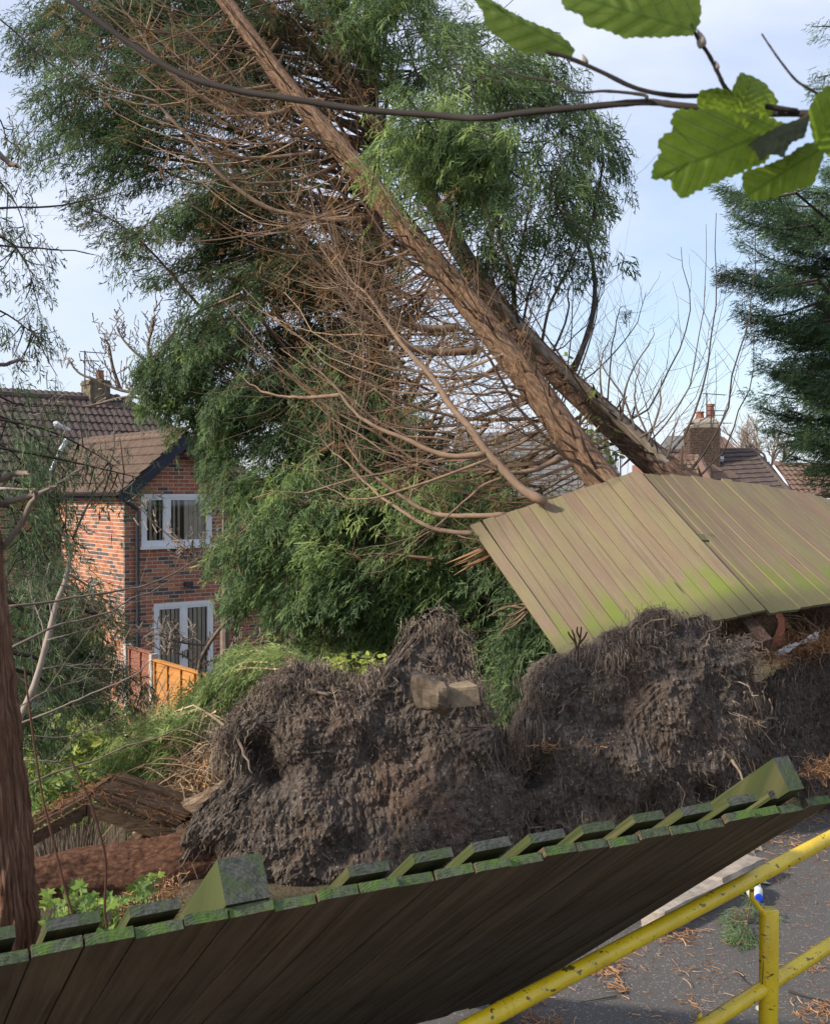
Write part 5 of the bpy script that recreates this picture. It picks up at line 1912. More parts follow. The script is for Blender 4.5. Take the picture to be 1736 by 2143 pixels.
A_LIMBS = [
    ([(780, 455), (690, 460), (600, 446), (540, 425), (460, 365), (400, 290), (345, 228), (320, 205), (240, 188), (185, 165), (150, 132)], 11.38, 11.08, 0.034, 0.006, 26),
    ([(575, 178), (480, 192), (400, 198), (300, 197), (235, 186)], 12.1, 11.56, 0.026, 0.008, 14),
    ([(612, 230), (540, 240), (480, 230), (430, 207), (390, 180), (340, 135), (300, 75), (250, 0), (215, -60)], 11.92, 11.74, 0.042, 0.016, 22),
    ([(540, 130), (500, 145), (440, 158), (390, 160)], 12.28, 11.92, 0.026, 0.010, 8),
    ([(668, 318), (575, 328), (500, 328), (450, 315), (410, 290), (365, 250)], 11.68, 11.32, 0.028, 0.008, 16),
    ([(705, 345), (650, 366), (575, 375), (490, 368), (420, 340)], 11.62, 11.26, 0.026, 0.008, 16),
    ([(1141, 1051), (1093, 1025), (1060, 991), (1016, 943), (982, 894), (949, 856), (920, 812), (881, 764), (843, 721), (804, 668), (766, 615), (732, 586), (690, 520), (650, 450)], 8.9, 9.8, 0.045, 0.008, 34),
    ([(1016, 950), (949, 955), (900, 943), (852, 919), (804, 899), (765, 875), (727, 837), (698, 793), (660, 755), (630, 700)], 9.1, 9.6, 0.030, 0.007, 24),
    ([(715, 826), (650, 833), (590, 830), (540, 818), (490, 780)], 9.5, 10.0, 0.022, 0.006, 14),
    ([(987, 1116), (939, 1114), (891, 1104), (843, 1080), (794, 1049), (756, 1010), (717, 972), (684, 943), (660, 905)], 8.8, 9.6, 0.024, 0.006, 22),
    ([(958, 684), (900, 688), (850, 678), (804, 658), (765, 640), (720, 600), (690, 560)], 10.96, 10.6, 0.048, 0.014, 20),
    ([(1000, 733), (925, 738), (876, 733), (837, 716), (795, 687), (755, 658), (727, 625), (700, 590)], 10.7, 10.2, 0.046, 0.013, 20),
    ([(1105, 876), (1020, 878), (949, 870), (876, 853), (828, 832), (785, 798), (755, 774), (720, 735)], 10.2, 9.6, 0.022, 0.006, 20),
    ([(1170, 960), (1118, 981), (1070, 986), (1020, 975), (970, 950), (930, 920)], 9.7, 9.4, 0.030, 0.008, 14),
    ([(1060, 1078), (975, 1080), (900, 1072), (828, 1030), (756, 967), (727, 923), (700, 880)], 9.3, 10.0, 0.030, 0.008, 18),
    ([(1050, 1000), (1000, 1020), (925, 1082), (850, 1130), (780, 1169)], 9.2, 9.0, 0.014, 0.004, 8),
    ([(1020, 962), (900, 1005), (780, 1041), (727, 1041), (688, 1020), (650, 985)], 9.0, 9.3, 0.014, 0.004, 12),
    ([(1110, 840), (1050, 820), (990, 822), (930, 800)], 10.2, 9.9, 0.020, 0.006, 8),
    ([(870, 520), (810, 545), (760, 548), (700, 525), (640, 470), (600, 410)], 11.2, 10.96, 0.026, 0.007, 16),
    ([(900, 560), (830, 600), (770, 610), (700, 590), (640, 545)], 11.14, 10.8, 0.022, 0.006, 14),
    ([(1050, 770), (980, 790), (900, 785), (830, 760), (770, 715), (730, 660)], 10.5, 10.0, 0.022, 0.006, 16),
]
for pts, d0, d1, r0, r1, tw in A_LIMBS:
    limb(treeA, dl(pts, d0, d1), r0 * 0.9, r1 * 0.8, n=30, t=0.66, twigs=int(tw * 1.8), tl=(0.3, 1.1))

# fans of fine dead branches from the underside of the two leaning trunks
def fan(parent, path, rad, n, lo, hi, sidev, Lr, subs, mat, t=0.45, r0=0.0075, upw=0.15, name='dead_branches', spread=1.0, along=0.55):
    g = Geo()
    f = rng.uniform(lo, hi, n)
    p, T = trunk_at(path, f)
    rr = np.interp(f, np.linspace(0, 1, len(rad)), rad)
    e1 = unit(np.asarray(sidev, float)[None, :] - T * (T @ np.asarray(sidev, float))[:, None])
    e2 = np.cross(T, e1)
    al = np.clip(rng.normal(0, spread, n), -1.25, 1.25)
    v = e1 * np.cos(al)[:, None] + e2 * np.sin(al)[:, None]
    L = rng.uniform(*Lr, n) * (1.15 - 0.45 * f)
    q = np.linspace(0, 1, 10)[None, :, None]
    pa = p[:, None, :] + v[:, None, :] * (rr * 0.85)[:, None, None] + v[:, None, :] * ((q - 0.28 * q * q) * L[:, None, None]) + T[:, None, :] * ((along * rng.uniform(0.3, 1.5, n))[:, None, None] * q ** 1.8 * L[:, None, None]) + UP * ((upw + rng.normal(0, 0.12, n))[:, None, None] * q * q * L[:, None, None])
    pa = pa + np.cumsum(rng.normal(0, 0.020, pa.shape) * (rng.random(pa.shape[:2])[..., None] < 0.45), axis=1) * L[:, None, None] * 0.8
    tt = np.clip(rng.normal(t, 0.2, n), 0, 1)
    tubes(g, pa, (r0 * rng.uniform(0.6, 1.5, n) * L / 2.0)[:, None] * np.linspace(1.1, 0.3, 10)[None, :], 4, tt)
    # side shoots
    m = n * subs
    bi = rng.integers(0, n, m)
    fi = rng.uniform(0.2, 0.98, m)
    k = fi * 9
    i0 = np.minimum(k.astype(int), 8)
    w = (k - i0)[:, None]
    sp_ = pa[bi, i0] * (1 - w) + pa[bi, i0 + 1] * w
    TT = unit(pa[bi, i0 + 1] - pa[bi, i0])
    vv = unit(np.cross(TT, rng.normal(0, 1, (m, 3))))
    LL = rng.uniform(0.15, 0.75, m) * (1.1 - 0.6 * fi)
    q = np.linspace(0, 1, 5)[None, :, None]
    ps = sp_[:, None, :] + unit(vv + TT * 0.8)[:, None, :] * (q * LL[:, None, None]) + T[bi][:, None, :] * (0.25 * q * q * LL[:, None, None]) + rng.normal(0, 0.025, (m, 5, 3)) * q * LL[:, None, None]
    tubes(g, ps, rng.uniform(0.0016, 0.0032, m)[:, None] * np.linspace(1.1, 0.5, 5)[None, :], 3, np.clip(rng.normal(t + 0.05, 0.2, m), 0, 1))
    obj(name, g, mat, parent, kind='stuff')
    return pa
LEFTDOWN = np.array([-0.9, -0.15, -0.55])
paA = fan(treeA, pathA, radA, 130, 0.17, 0.80, LEFTDOWN, (0.8, 3.4), 4, M_TWIG, 0.5, 0.0085, 0.12, spread=0.8)
paB = fan(treeB, pathB, radB, 75, 0.15, 0.80, LEFTDOWN, (0.8, 3.0), 5, M_TWIG, 0.3, 0.008, 0.12, spread=0.9)
fan(treeB, pathB, radB, 40, 0.16, 0.62, np.array([0.45, 0.0, 0.9]), (0.6, 2.0), 6, M_TWIG_DK, 0.45, 0.0075, 0.35, 'upper_branches', 0.6, 0.25)
fan(treeA, pathA, radA, 12, 0.25, 0.75, np.array([0.5, 0.0, 0.9]), (0.3, 0.8), 4, M_TWIG, 0.4, 0.007, 0.3, 'upper_branches', 0.5, 0.4)

# brown dead sprays hanging among them
def hang_dead(parent, pa, n, tint, size=(0.14, 0.30), lo=3, name='withered_foliage'):
    S = Sprays()
    bi = rng.integers(0, len(pa), n)
    k = rng.integers(lo, 10, n)
    p = pa[bi, k] + rng.normal(0, 0.08, (n, 3))
    d = rng.normal(0, 0.5, (n, 3)) + np.array([-0.3, 0, -0.55])
    S.add(p, unit(d), UP + rng.normal(0, 0.5, (n, 3)), rng.uniform(*size, n), np.clip(rng.normal(tint, 0.07, n), 0, 1))
    g = Geo()
    S.build(g, SPRAYS_L)
    obj(name, g, M_LEAF, parent, kind='stuff')
hang_dead(treeA, paA, 500, 0.14)
hang_dead(treeB, paB, 600, 0.18)

# long up-reaching limbs of the second tree, carrying green sprays
B_LIMBS = [
    ([(1200, 775), (1228, 700), (1240, 640), (1236, 570), (1222, 515), (1180, 455), (1140, 420)], 11.4, 11.8, 0.036, 0.010, 14),
    ([(1222, 515), (1245, 440), (1262, 360), (1262, 300), (1240, 250)], 11.7, 12.0, 0.018, 0.006, 12),
    ([(1076, 655), (1072, 570), (1052, 500), (1045, 430), (1050, 380)], 12.0, 12.2, 0.032, 0.010, 10),
    ([(1076, 600), (1095, 500), (1110, 420), (1120, 340)], 12.0, 12.4, 0.018, 0.006, 10),
    ([(1130, 735), (1150, 640), (1190, 560), (1225, 470), (1260, 400), (1290, 340)], 11.7, 12.2, 0.018, 0.005, 14),
    ([(1150, 750), (1190, 660), (1200, 600), (1208, 540)], 11.6, 11.7, 0.014, 0.005, 8),
    ([(985, 560), (960, 470), (930, 400), (900, 340)], 12.7, 12.6, 0.030, 0.010, 8),
    ([(1010, 590), (1030, 480), (1040, 380), (1030, 300), (1010, 220)], 12.5, 12.9, 0.024, 0.008, 10),
    ([(900, 440), (900, 330), (880, 200), (850, 100), (820, 20)], 13.2, 13.6, 0.026, 0.008, 10),
    ([(1270, 860), (1275, 760), (1290, 660), (1306, 640)], 11.0, 11.2, 0.010, 0.003, 10),
    ([(1090, 690), (1110, 600), (1140, 520), (1150, 460)], 11.9, 12.2, 0.016, 0.005, 10),
]
for pts, d0, d1, r0, r1, tw in B_LIMBS:
    limb(treeB, dl(pts, d0, d1), r0, r1, M_TWIG_DK, n=26, t=0.6, twigs=tw, tl=(0.3, 1.0), up=0.5)

S = Sprays(); Wd = Geo()
mass(S, Wd, [(600, -20), (940, -20), (930, 90), (900, 300), (830, 320), (790, 180), (690, 110)], 9, 60, (-0.9, 0.45), (0.6, 1.1), (12.6, 13.6), tint=0.76, droop=0.38, sag=0.2, flat=0.3, wt=0.3, rad=0.008)
mass(S, Wd, [(640, -20), (940, -20), (930, 90), (900, 250), (850, 260), (800, 150)], 7, 60, (0.8, 0.5), (0.5, 1.0), (12.8, 13.6), tint=0.72, droop=0.38, sag=0.2, flat=0.3, wt=0.3, rad=0.008)
mass(S, Wd, [(930, 165), (1010, 130), (1130, 150), (1250, 215), (1270, 290), (1190, 300), (1080, 275), (960, 290)], 13, 64, (0.9, 0.45), (0.5, 0.9), (11.6, 12.8), tint=0.76, droop=0.42, sag=0.25, flat=0.4, wt=0.3, rad=0.008)
mass(S, Wd, [(1240, 250), (1330, 330), (1325, 400), (1270, 440), (1225, 470), (1215, 360)], 8, 30, (0.8, 0.6), (0.4, 0.8), (11.4, 12.2), tint=0.64, droop=0.45, sag=0.2, flat=0.3, wt=0.2, rad=0.008)
mass(S, Wd, [(720, 330), (800, 300), (900, 305), (1000, 390), (1030, 440), (960, 450), (880, 400), (760, 360)], 12, 66, (-0.85, 0.5), (0.4, 0.8), (10.2, 10.7), tint=0.84, droop=0.42, sag=0.25, flat=0.4, wt=0.3, rad=0.008)
mass(S, Wd, [(1020, 300), (1180, 300), (1200, 440), (1080, 470), (1000, 420)], 6, 40, (0.2, 1.0), (0.5, 0.9), (12.4, 13.2), tint=0.5, droop=0.6, wt=0.2, rad=0.008)
mass(S, Wd, [(1150, 450), (1260, 455), (1270, 510), (1170, 520)], 4, 38, (0.2, 1.0), (0.3, 0.6), (11.5, 12), tint=0.66, droop=0.5, wt=0.2, rad=0.008)
mass(S, Wd, [(1000, 430), (1060, 440), (1060, 640), (990, 560)], 5, 30, (0.1, 1.0), (0.3, 0.7), (11.5, 12), tint=0.62, droop=0.5, wt=0.2, rad=0.008)
mass(S, Wd, [(1170, 560), (1200, 560), (1195, 610), (1165, 610)], 2, 22, (-0.2, 1.0), (0.2, 0.4), (11.5, 12), tint=0.55, droop=0.5, wt=0.2, rad=0.008)
mass(S, Wd, [(1300, 635), (1315, 640), (1312, 655), (1300, 650)], 1, 10, (0.2, -1.0), (0.15, 0.2), (11.1, 11.2), size=(0.1, 0.18), width=(0.06, 0.1), tint=0.4, droop=0.1, wt=0.2, rad=0.004)
g = Geo(); S.build(g)
obj('crown', g, M_LEAF, treeB, kind='stuff')
obj('boughs', Wd, M_TWIG_DK, treeB, kind='stuff')

# pale bare stem lying along the second trunk
pale = thing('bare_sapling', 'pale grey bare stem lying along the upper edge of the second leaning trunk', 'tree', P(1440, 1010, 10.1))
pst = px_path(dl([(1462, 1040), (1414, 990), (1282, 868), (1184, 782), (1106, 700), (1048, 640), (1020, 600)], 10.0, 11.6), 60)
g = Geo()
add_tube(g, pst, np.linspace(0.065, 0.035, 60), 18, 0.5, True, 0.05, 12)
obj('trunk', g, M_BARK_PALE, pale, True)
snags(pale, pst, np.linspace(0.065, 0.035, 60), 26, 0.1, 0.95, M_TWIG_DK)
for pts, d0, d1 in (([(1355, 925), (1380, 850), (1382, 800), (1388, 765)], 10.2, 10.3), ([(1330, 900), (1300, 820), (1260, 760), (1250, 690)], 10.3, 10.6), ([(1365, 935), (1330, 850), (1335, 800), (1345, 760)], 10.2, 10.3),
                    ([(1300, 880), (1310, 800), (1350, 720), (1360, 680)], 10.4, 10.6), ([(1395, 960), (1410, 910), (1430, 870)], 10.1, 10.1), ([(1260, 845), (1255, 760), (1285, 680)], 10.5, 10.8),
                    ([(1340, 915), (1370, 890), (1400, 840)], 10.2, 10.2), ([(1280, 862), (1215, 800), (1240, 740)], 10.5, 10.5)):
    limb(pale, dl(pts, d0, d1), 0.012, 0.003, M_TWIG_G, 20, 6, 0.35, 16, (0.2, 0.6), up=0.3)

# ------------------------------------------------------------------ conifer standing behind (the dark green mass)
behind = thing('standing_conifer', 'broad dark green conifer standing behind the leaning trunks with boughs reaching left over the house', 'tree', (P(785, 1030, 14.2)[0], 14.2, gz(-0.5, 14.2)))
tb = P(785, 1030, 14.2)
path0 = smooth([np.array([tb[0], 14.2, FLOOR]), np.array([tb[0] + 0.05, 14.2, EYE + 1]), np.array([tb[0] - 0.05, 14.3, EYE + 4.5]), np.array([tb[0] - 0.1, 14.4, EYE + 9])], 80)
g = Geo()
add_tube(g, path0, np.linspace(0.20, 0.07, 80), 20, 0.5, True, 0.05, 8)
obj('trunk', g, M_BARK_D, behind, True)
def from_trunk(q, d):
    z = P(q[0], q[1], d)[2]
    return np.array([tb[0], 14.2, min(max(z - 0.5, FLOOR + 0.6), EYE + 7.5)])
S = Sprays(); Wd = Geo(); S_low = Sprays()
def tint_m1(q):
    # older inner foliage near the trunks has gone brown
    k = np.clip((q[0] - 300) / 260, 0, 1)
    return 0.58 * (1 - k) + 0.27 * k
M1 = [(20, 100), (60, 10), (130, -20), (520, -20), (600, 150), (560, 350), (600, 520), (540, 600), (440, 630), (380, 590), (250, 545), (260, 500), (330, 470), (190, 420), (280, 400), (110, 350), (50, 320), (90, 260), (40, 170)]
mass(S_low, Wd, M1, 62, 120, (-1, 0.12), (1.2, 2.4), (13.2, 15.0), from_trunk, (0.35, 0.65), (0.26, 0.44), 0.55, 0.10, 0.30, tintf=tint_m1, sag=0.10,
     tips=[(20, 95), (30, 135), (10, 325), (60, 345), (135, 410), (165, 432), (208, 540), (232, 560), (370, 596), (425, 640), (48, 205), (100, 262), (30, 60), (90, 20), (300, 585), (180, 350), (250, 480)])
M2 = [(440, 610), (640, 560), (700, 700), (720, 900), (600, 960), (540, 800), (460, 690)]
mass(S_low, Wd, M2, 22, 95, (-1, 0.25), (0.9, 1.8), (13.0, 14.6), from_trunk, tint=0.30, tvar=0.12, droop=0.4)
M3 = [(285, 800), (350, 755), (560, 775), (690, 900), (700, 1040), (560, 1050), (420, 1000), (400, 950), (320, 880)]
mass(S, Wd, M3, 30, 120, (-1, 0.28), (0.9, 1.8), (12.4, 13.8), from_trunk, tint=0.68, droop=0.42, tips=[(275, 800), (290, 850), (300, 770), (345, 880), (410, 1000), (440, 1020), (480, 1040)])
M4 = [(450, 1160), (600, 1040), (900, 1060), (1020, 1130), (1090, 1290), (1090, 1380), (900, 1390), (660, 1385), (610, 1330), (520, 1275), (480, 1250)]
mass(S, Wd, M4, 52, 125, (-1, 0.36), (0.8, 1.7), (11.2, 13.2), from_trunk, tint=0.78, droop=0.48, tips=[(435, 1170), (455, 1165), (470, 1255), (485, 1262), (505, 1205), (610, 1345), (570, 1290), (640, 1390)])
M5 = [(1000, 1280), (1130, 1290), (1185, 1370), (1130, 1500), (1050, 1530), (1020, 1400)]
mass(S_low, Wd, M5, 16, 90, (-0.5, 0.8), (0.6, 1.2), (9.4, 10.6), None, tint=0.62, droop=0.5)
M5b = [(640, 950), (1000, 1000), (1010, 1120), (700, 1080)]
mass(S_low, Wd, M5b, 12, 90, (-1, 0.3), (0.8, 1.5), (12.6, 13.8), from_trunk, tint=0.42, droop=0.45)
g = Geo(); S.build(g); S_low.build(g, SPRAYS_L)
obj('crown', g, M_LEAF, behind, kind='stuff')
obj('boughs', Wd, M_TWIG, behind, kind='stuff')
g = Geo()
n = 260
f = rng.uniform(0.25, 0.9, n)
p, T = trunk_at(path0, f)
al = rng.uniform(0, 2 * np.pi, n)
v = np.stack([np.cos(al), np.sin(al), np.full(n, 0.1)], -1)
L = rng.uniform(0.8, 2.6, n)
q = np.linspace(0, 1, 8)[None, :, None]
pa = p[:, None, :] + v[:, None, :] * q * L[:, None, None] + UP * (0.22 * q * q - 0.1 * q) * L[:, None, None] + rng.normal(0, 0.02, (n, 8, 3)) * q * L[:, None, None]
tubes(g, pa, rng.uniform(0.006, 0.014, n)[:, None] * np.linspace(1.1, 0.3, 8)[None, :], 4, rng.uniform(0.1, 0.5, n))
for _ in range(5):
    bi = rng.integers(0, n, n)
    k = rng.integers(2, 7, n)
    d = unit(rng.normal(0, 1, (n, 3)) + v[bi])
    LL = rng.uniform(0.2, 0.7, n)
    qq = np.linspace(0, 1, 4)[None, :, None]
    tubes(g, pa[bi, k][:, None, :] + d[:, None, :] * qq * LL[:, None, None] + rng.normal(0, 0.02, (n, 4, 3)), np.full((n, 4), 0.0028), 3, rng.uniform(0.1, 0.5, n))
obj('inner_branches', g, M_TWIG_DK, behind, kind='stuff')
hang_dead(behind, np.concatenate([paA, paB]), 10, 0.1)

# splintered wood beside the tan fence
spl = thing('splintered_branch', 'freshly splintered orange wood sticking out left of the tan fence', 'branch', P(1000, 1160, 8.9))
for k in range(9):
    g = Geo()
    y0 = 1150 + rng.uniform(-4, 22)
    a_ = P(1030, y0 - 8, 9.0)
    b_ = P(rng.uniform(925, 985), y0 + rng.uniform(18, 34), 8.8)
    add_tube(g, smooth([a_, (a_ + b_) / 2 + UP * rng.uniform(-0.02, 0.02), b_], 6), np.array([0.014, 0.016, 0.013, 0.009, 0.005, 0.001]) * rng.uniform(0.6, 1.3), 4, rng.uniform(0.4, 1))
    obj('splinter', g, M_NEEDLE, spl)
spl2 = thing('splintered_branch', 'cluster of broken brown twigs below the left edge of the tan fence', 'branch', P(1090, 1280, 8.5))
for k in range(10):
    g = Geo()
    a_ = P(1105 + rng.uniform(-10, 8), 1275 + rng.uniform(-12, 8), 8.5)
    b_ = P(rng.uniform(1015, 1075), rng.uniform(1265, 1335), 8.4 + rng.uniform(-0.2, 0.2))
    add_tube(g, smooth([a_, (a_ + b_) / 2 + UP * rng.uniform(-0.04, 0.05), b_], 8), np.linspace(0.008, 0.0025, 8) * rng.uniform(0.6, 1.3), 5, rng.uniform(0.5, 1))
    obj('twig', g, M_TWIG, spl2)

# ------------------------------------------------------------------ conifer at the right edge
rc = thing('standing_conifer', 'dense blue-green conifer standing upright at the right edge', 'tree', (P(1850, 1030, 15)[0], 15.0, gz(5, 15)))
rb0 = P(1850, 1030, 15.0)
g = Geo()
add_tube(g, smooth([np.array([rb0[0], 15, FLOOR]), np.array([rb0[0], 15, EYE + 2]), np.array([rb0[0] + 0.1, 15, EYE + 7])], 40), np.linspace(0.22, 0.05, 40), 16, 0.5, True, 0.05, 8)
obj('trunk', g, M_BARK_D, rc, True)
S = Sprays(); Wd = Geo()
M8 = [(1530, 400), (1640, 390), (1760, 340), (1790, 1000), (1700, 985), (1650, 930), (1620, 850), (1590, 790), (1620, 720), (1570, 650), (1600, 600), (1530, 565), (1590, 510), (1550, 450)]
def from_rc(q, d):
    return np.array([rb0[0], 15.0, min(P(q[0], q[1], d)[2] - 0.45, EYE + 6.0)])
mass(S, Wd, M8, 92, 118, (-1, -0.05), (0.8, 1.7), (13.8, 15.6), from_rc, (0.22, 0.42), (0.20, 0.34), 0.56, 0.10, 0.10, sag=-0.10, flat=0.22, spread=0.15,
     tips=[(1508, 395), (1522, 410), (1535, 455), (1497, 568), (1505, 575), (1545, 655), (1570, 695), (1555, 655), (1570, 820), (1590, 852), (1600, 890), (1640, 950), (1690, 1000), (1540, 500), (1580, 760)])
mass(S, Wd, [(1700, 50), (1800, 30), (1800, 340), (1716, 330)], 2, 30, (-1, -0.1), (0.4, 0.7), (14, 15.4), from_rc, (0.2, 0.3), (0.18, 0.3), 0.6, 0.1, 0.1, tips=[(1700, 55), (1695, 185), (1712, 160)])
g = Geo(); S.build(g, SPRAYS_L)
obj('crown', g, M_LEAF_B, rc, kind='stuff')
obj('boughs', Wd, M_TWIG_DK, rc, kind='stuff')

# ------------------------------------------------------------------ bare trees, distance and left
def bare_tree(t, starts, levels, mat, r0, seed, kids=3, shrink=0.66, jitter=0.5, up=0.25, knob=False):
    r_ = np.random.default_rng(seed)
    g = Geo()
    cur = starts
    for lv in range(levels):
        nxt = []
        P_, Rr_ = [], []
        for (p, d, L, r) in cur:
            n_ = 5
            q = np.linspace(0, 1, n_)[:, None]
            bend = r_.normal(0, 0.18, 3)
            pa_ = p + d * L * q + (bend + UP * up * 0.4) * L * (q * q)
            P_.append(pa_); Rr_.append(np.linspace(r, r * 0.66, n_))
            for k in range(kids):
                f_ = r_.uniform(0.35, 1.0) if k else 1.0
                bp_ = pa_[min(int(f_ * (n_ - 1)), n_ - 1)]
                nd = unit(unit(pa_[-1] - pa_[-2]) + r_.normal(0, jitter, 3) + UP * up)
                nxt.append((bp_, nd, L * shrink * r_.uniform(0.7, 1.2), r * 0.62))
        tubes(g, np.array(P_), np.array(Rr_), 5 if lv < 2 else 3, r_.uniform(0.3, 0.7, len(P_)))
        cur = nxt
    obj('branches', g, mat, t, kind='stuff')
ft = thing('bare_tree', 'leafless tree far off behind the houses, left of the right edge conifer', 'tree', P(1605, 1000, 62))
b0 = P(1605, 1010, 62)
g = Geo()
add_tube(g, smooth([b0 - UP * 3, b0 + UP * 1.2], 6), np.linspace(0.2, 0.12, 6), 8, 0.5)
obj('trunk', g, M_TWIG_G, ft)
bare_tree(ft, [(b0 + UP * 0.3, unit([x_, 0.2, 1.0]), 1.5, 0.10) for x_ in (-0.9, -0.4, 0.1, 0.6, 1.0)], 6, M_TWIG_G, 0.1, 5, 3, 0.70, 0.45)
ft2 = thing('bare_tree', 'faint leafless tree far off just right of the brick chimney', 'tree', P(1535, 1000, 70))
b0 = P(1540, 1000, 70)
g = Geo()
add_tube(g, smooth([b0 - UP * 3, b0 + UP * 1.0], 6), np.linspace(0.18, 0.1, 6), 8, 0.5)
obj('trunk', g, M_TWIG_G, ft2)
bare_tree(ft2, [(b0 + UP * 0.3, unit([x_, 0.2, 1.0]), 1.2, 0.08) for x_ in (-0.7, 0.0, 0.7)], 6, M_TWIG_G, 0.08, 9, 3, 0.68, 0.45)

# knobbly bare tree in front of the house roof
kt = thing('bare_tree', 'leafless tree with knobbly pale twigs rising in front of the left house roof', 'tree', (P(420, 1030, 15.5)[0], 15.5, FLOOR))
def knobs(g, path, n, seed, Lr=(0.15, 0.5), t=0.6):
    f = rng.uniform(0.15, 1, n)
    p, T = trunk_at(path, f)
    d = unit(T * 0.5 + rng.normal(0, 0.5, (n, 3)) + UP * 0.5)
    L = rng.uniform(*Lr, n)
    q = np.linspace(0, 1, 7)[None, :, None]
    zz = np.array([0, 1, -1, 1, -1, 1, 0])[None, :, None] * rng.normal(0, 0.03, (n, 1, 3))
    pa_ = p[:, None, :] + d[:, None, :] * q * L[:, None, None] + zz + UP * 0.3 * q * q * L[:, None, None]
    tubes(g, pa_, np.array([1, 0.9, 1.1, 0.85, 1.05, 0.9, 1.3])[None, :] * rng.uniform(0.006, 0.010, n)[:, None], 4, np.clip(rng.normal(t, 0.15, n), 0, 1))
    m = n * 2
    bi = rng.integers(0, n, m)
    k = rng.integers(2, 6, m)
    d2 = unit(d[bi] * 0.4 + rng.normal(0, 0.5, (m, 3)) + UP * 0.6)
    L2 = rng.uniform(0.05, 0.16, m)
    q = np.linspace(0, 1, 4)[None, :, None]
    pb_ = pa_[bi, k][:, None, :] + d2[:, None, :] * q * L2[:, None, None]
    tubes(g, pb_, np.array([0.9, 0.8, 0.9, 1.4])[None, :] * rng.uniform(0.005, 0.008, m)[:, None], 4, np.clip(rng.normal(t, 0.15, m), 0, 1))
for pts, d0, d1, tw in (([(470, 900), (384, 800), (340, 777), (292, 745), (260, 713), (244, 685)], 15.5, 15.5, 16), ([(252, 816), (236, 769), (228, 725), (220, 709)], 15.5, 15.4, 10),
                        ([(384, 860), (320, 830), (252, 816), (204, 796), (165, 780), (141, 749)], 15.4, 15.3, 16), ([(330, 770), (310, 730), (318, 690), (322, 672)], 15.4, 15.3, 9),
                        ([(520, 760), (475, 721), (444, 705), (404, 697), (384, 685)], 15.3, 15.3, 9), ([(470, 960), (400, 880), (330, 850), (270, 830), (180, 850), (120, 840)], 15.4, 15.0, 12),
                        ([(470, 1260), (468, 1100), (472, 960), (470, 900)], 15.5, 15.5, 2), ([(384, 800), (370, 760), (366, 720)], 15.4, 15.3, 8)):
    path = px_path(dl(pts, d0, d1), 24)
    g = Geo()
    add_tube(g, path, np.linspace(0.03, 0.012, 24), 7, 0.55)
    b_ = obj('branch', g, M_TWIG_G, kt, True)
    g = Geo()
    knobs(g, path, tw, 1)
    obj('twigs', g, M_TWIG_G, b_, kind='stuff')
g = Geo()
add_tube(g, smooth([np.array([P(470, 1200, 15.5)[0], 15.5, FLOOR - 0.1]), P(470, 1300, 15.5), P(470, 1240, 15.5)], 10), np.linspace(0.09, 0.035, 10), 10, 0.5)
obj('trunk', g, M_TWIG_G, kt)

# dark shrub stems with knobbly twigs in front of the french doors
ds = thing('bare_shrub', 'dark crooked stem with pale knobbly twigs in front of the french doors', 'shrub', P(425, 1480, 13.5))
for pts, r0, tw in (([(430, 1500), (424, 1440), (418, 1390), (436, 1350), (470, 1305), (506, 1279), (530, 1250)], 0.035, 8), ([(436, 1350), (400, 1348), (360, 1340), (325, 1325)], 0.016, 12), ([(424, 1390), (470, 1370), (520, 1350), (570, 1320)], 0.016, 6),
                    ([(420, 1400), (380, 1370), (345, 1365), (310, 1345)], 0.014, 12), ([(440, 1200), (500, 1195), (430, 1180), (340, 1110), (290, 1060)], 0.014, 14), ([(520, 1200), (470, 1190), (400, 1175), (350, 1150)], 0.02, 10)):
    path = px_path(dl(pts, 13.5, 13.3), 26)
    g = Geo()
    add_tube(g, path, np.linspace(r0, r0 * 0.4, 26), 8, 0.35)
    b_ = obj('branch', g, M_TWIG_G, ds, True)
    g = Geo()
    knobs(g, path, tw, 2, (0.12, 0.35), 0.65)
    obj('twigs', g, M_TWIG_G, b_, kind='stuff')

# ------------------------------------------------------------------ left edge conifer with fibrous trunk
lt = thing('standing_conifer', 'upright trunk with stringy red-brown bark at the left edge with sparse drooping sprays', 'tree', P(6, 1990, 5.5))
cl = [(10, 2060, 5.5), (6, 1960, 5.5), (-16, 1700, 5.5), (-38, 1450, 5.5), (-62, 1180, 5.5), (-90, 900, 5.5), (-120, 500, 5.5), (-150, 0, 5.5)]
g = Geo()
pl_ = px_path(cl, 160)
add_tube(g, pl_, np.interp(np.linspace(0, 1, 160), [0, 0.06, 0.3, 1], [0.205, 0.186, 0.174, 0.12]), 120, 0.5, True, 0.10, 16)
obj('trunk', g, M_BARK_LEFT, lt, True)
S = Sprays(); Wd = Geo()
LB = [([(-60, 330), (0, 380), (40, 440), (60, 520)], 40, 0.45), ([(-60, 480), (10, 500), (50, 540), (72, 600)], 55, 0.45), ([(-60, 640), (0, 650), (60, 690), (95, 720)], 70, 0.45), ([(-60, 200), (0, 250), (20, 330)], 18, 0.4),
      ([(-60, 780), (0, 830), (60, 850), (130, 845)], 40, 0.45), ([(-60, 850), (20, 880), (90, 930), (140, 990)], 90, 0.6), ([(-60, 900), (30, 950), (80, 1020), (110, 1090)], 100, 0.62), ([(-60, 980), (40, 1010), (110, 1060), (155, 1130)], 90, 0.62),
      ([(-40, 1050), (40, 1070), (80, 1120), (100, 1180)], 80, 0.62), ([(-40, 1000), (20, 1060), (40, 1120), (50, 1190)], 70, 0.55), ([(-40, 870), (100, 900), (200, 950), (260, 990)], 40, 0.5), ([(-40, 930), (120, 960), (250, 990), (330, 1010)], 34, 0.5)]
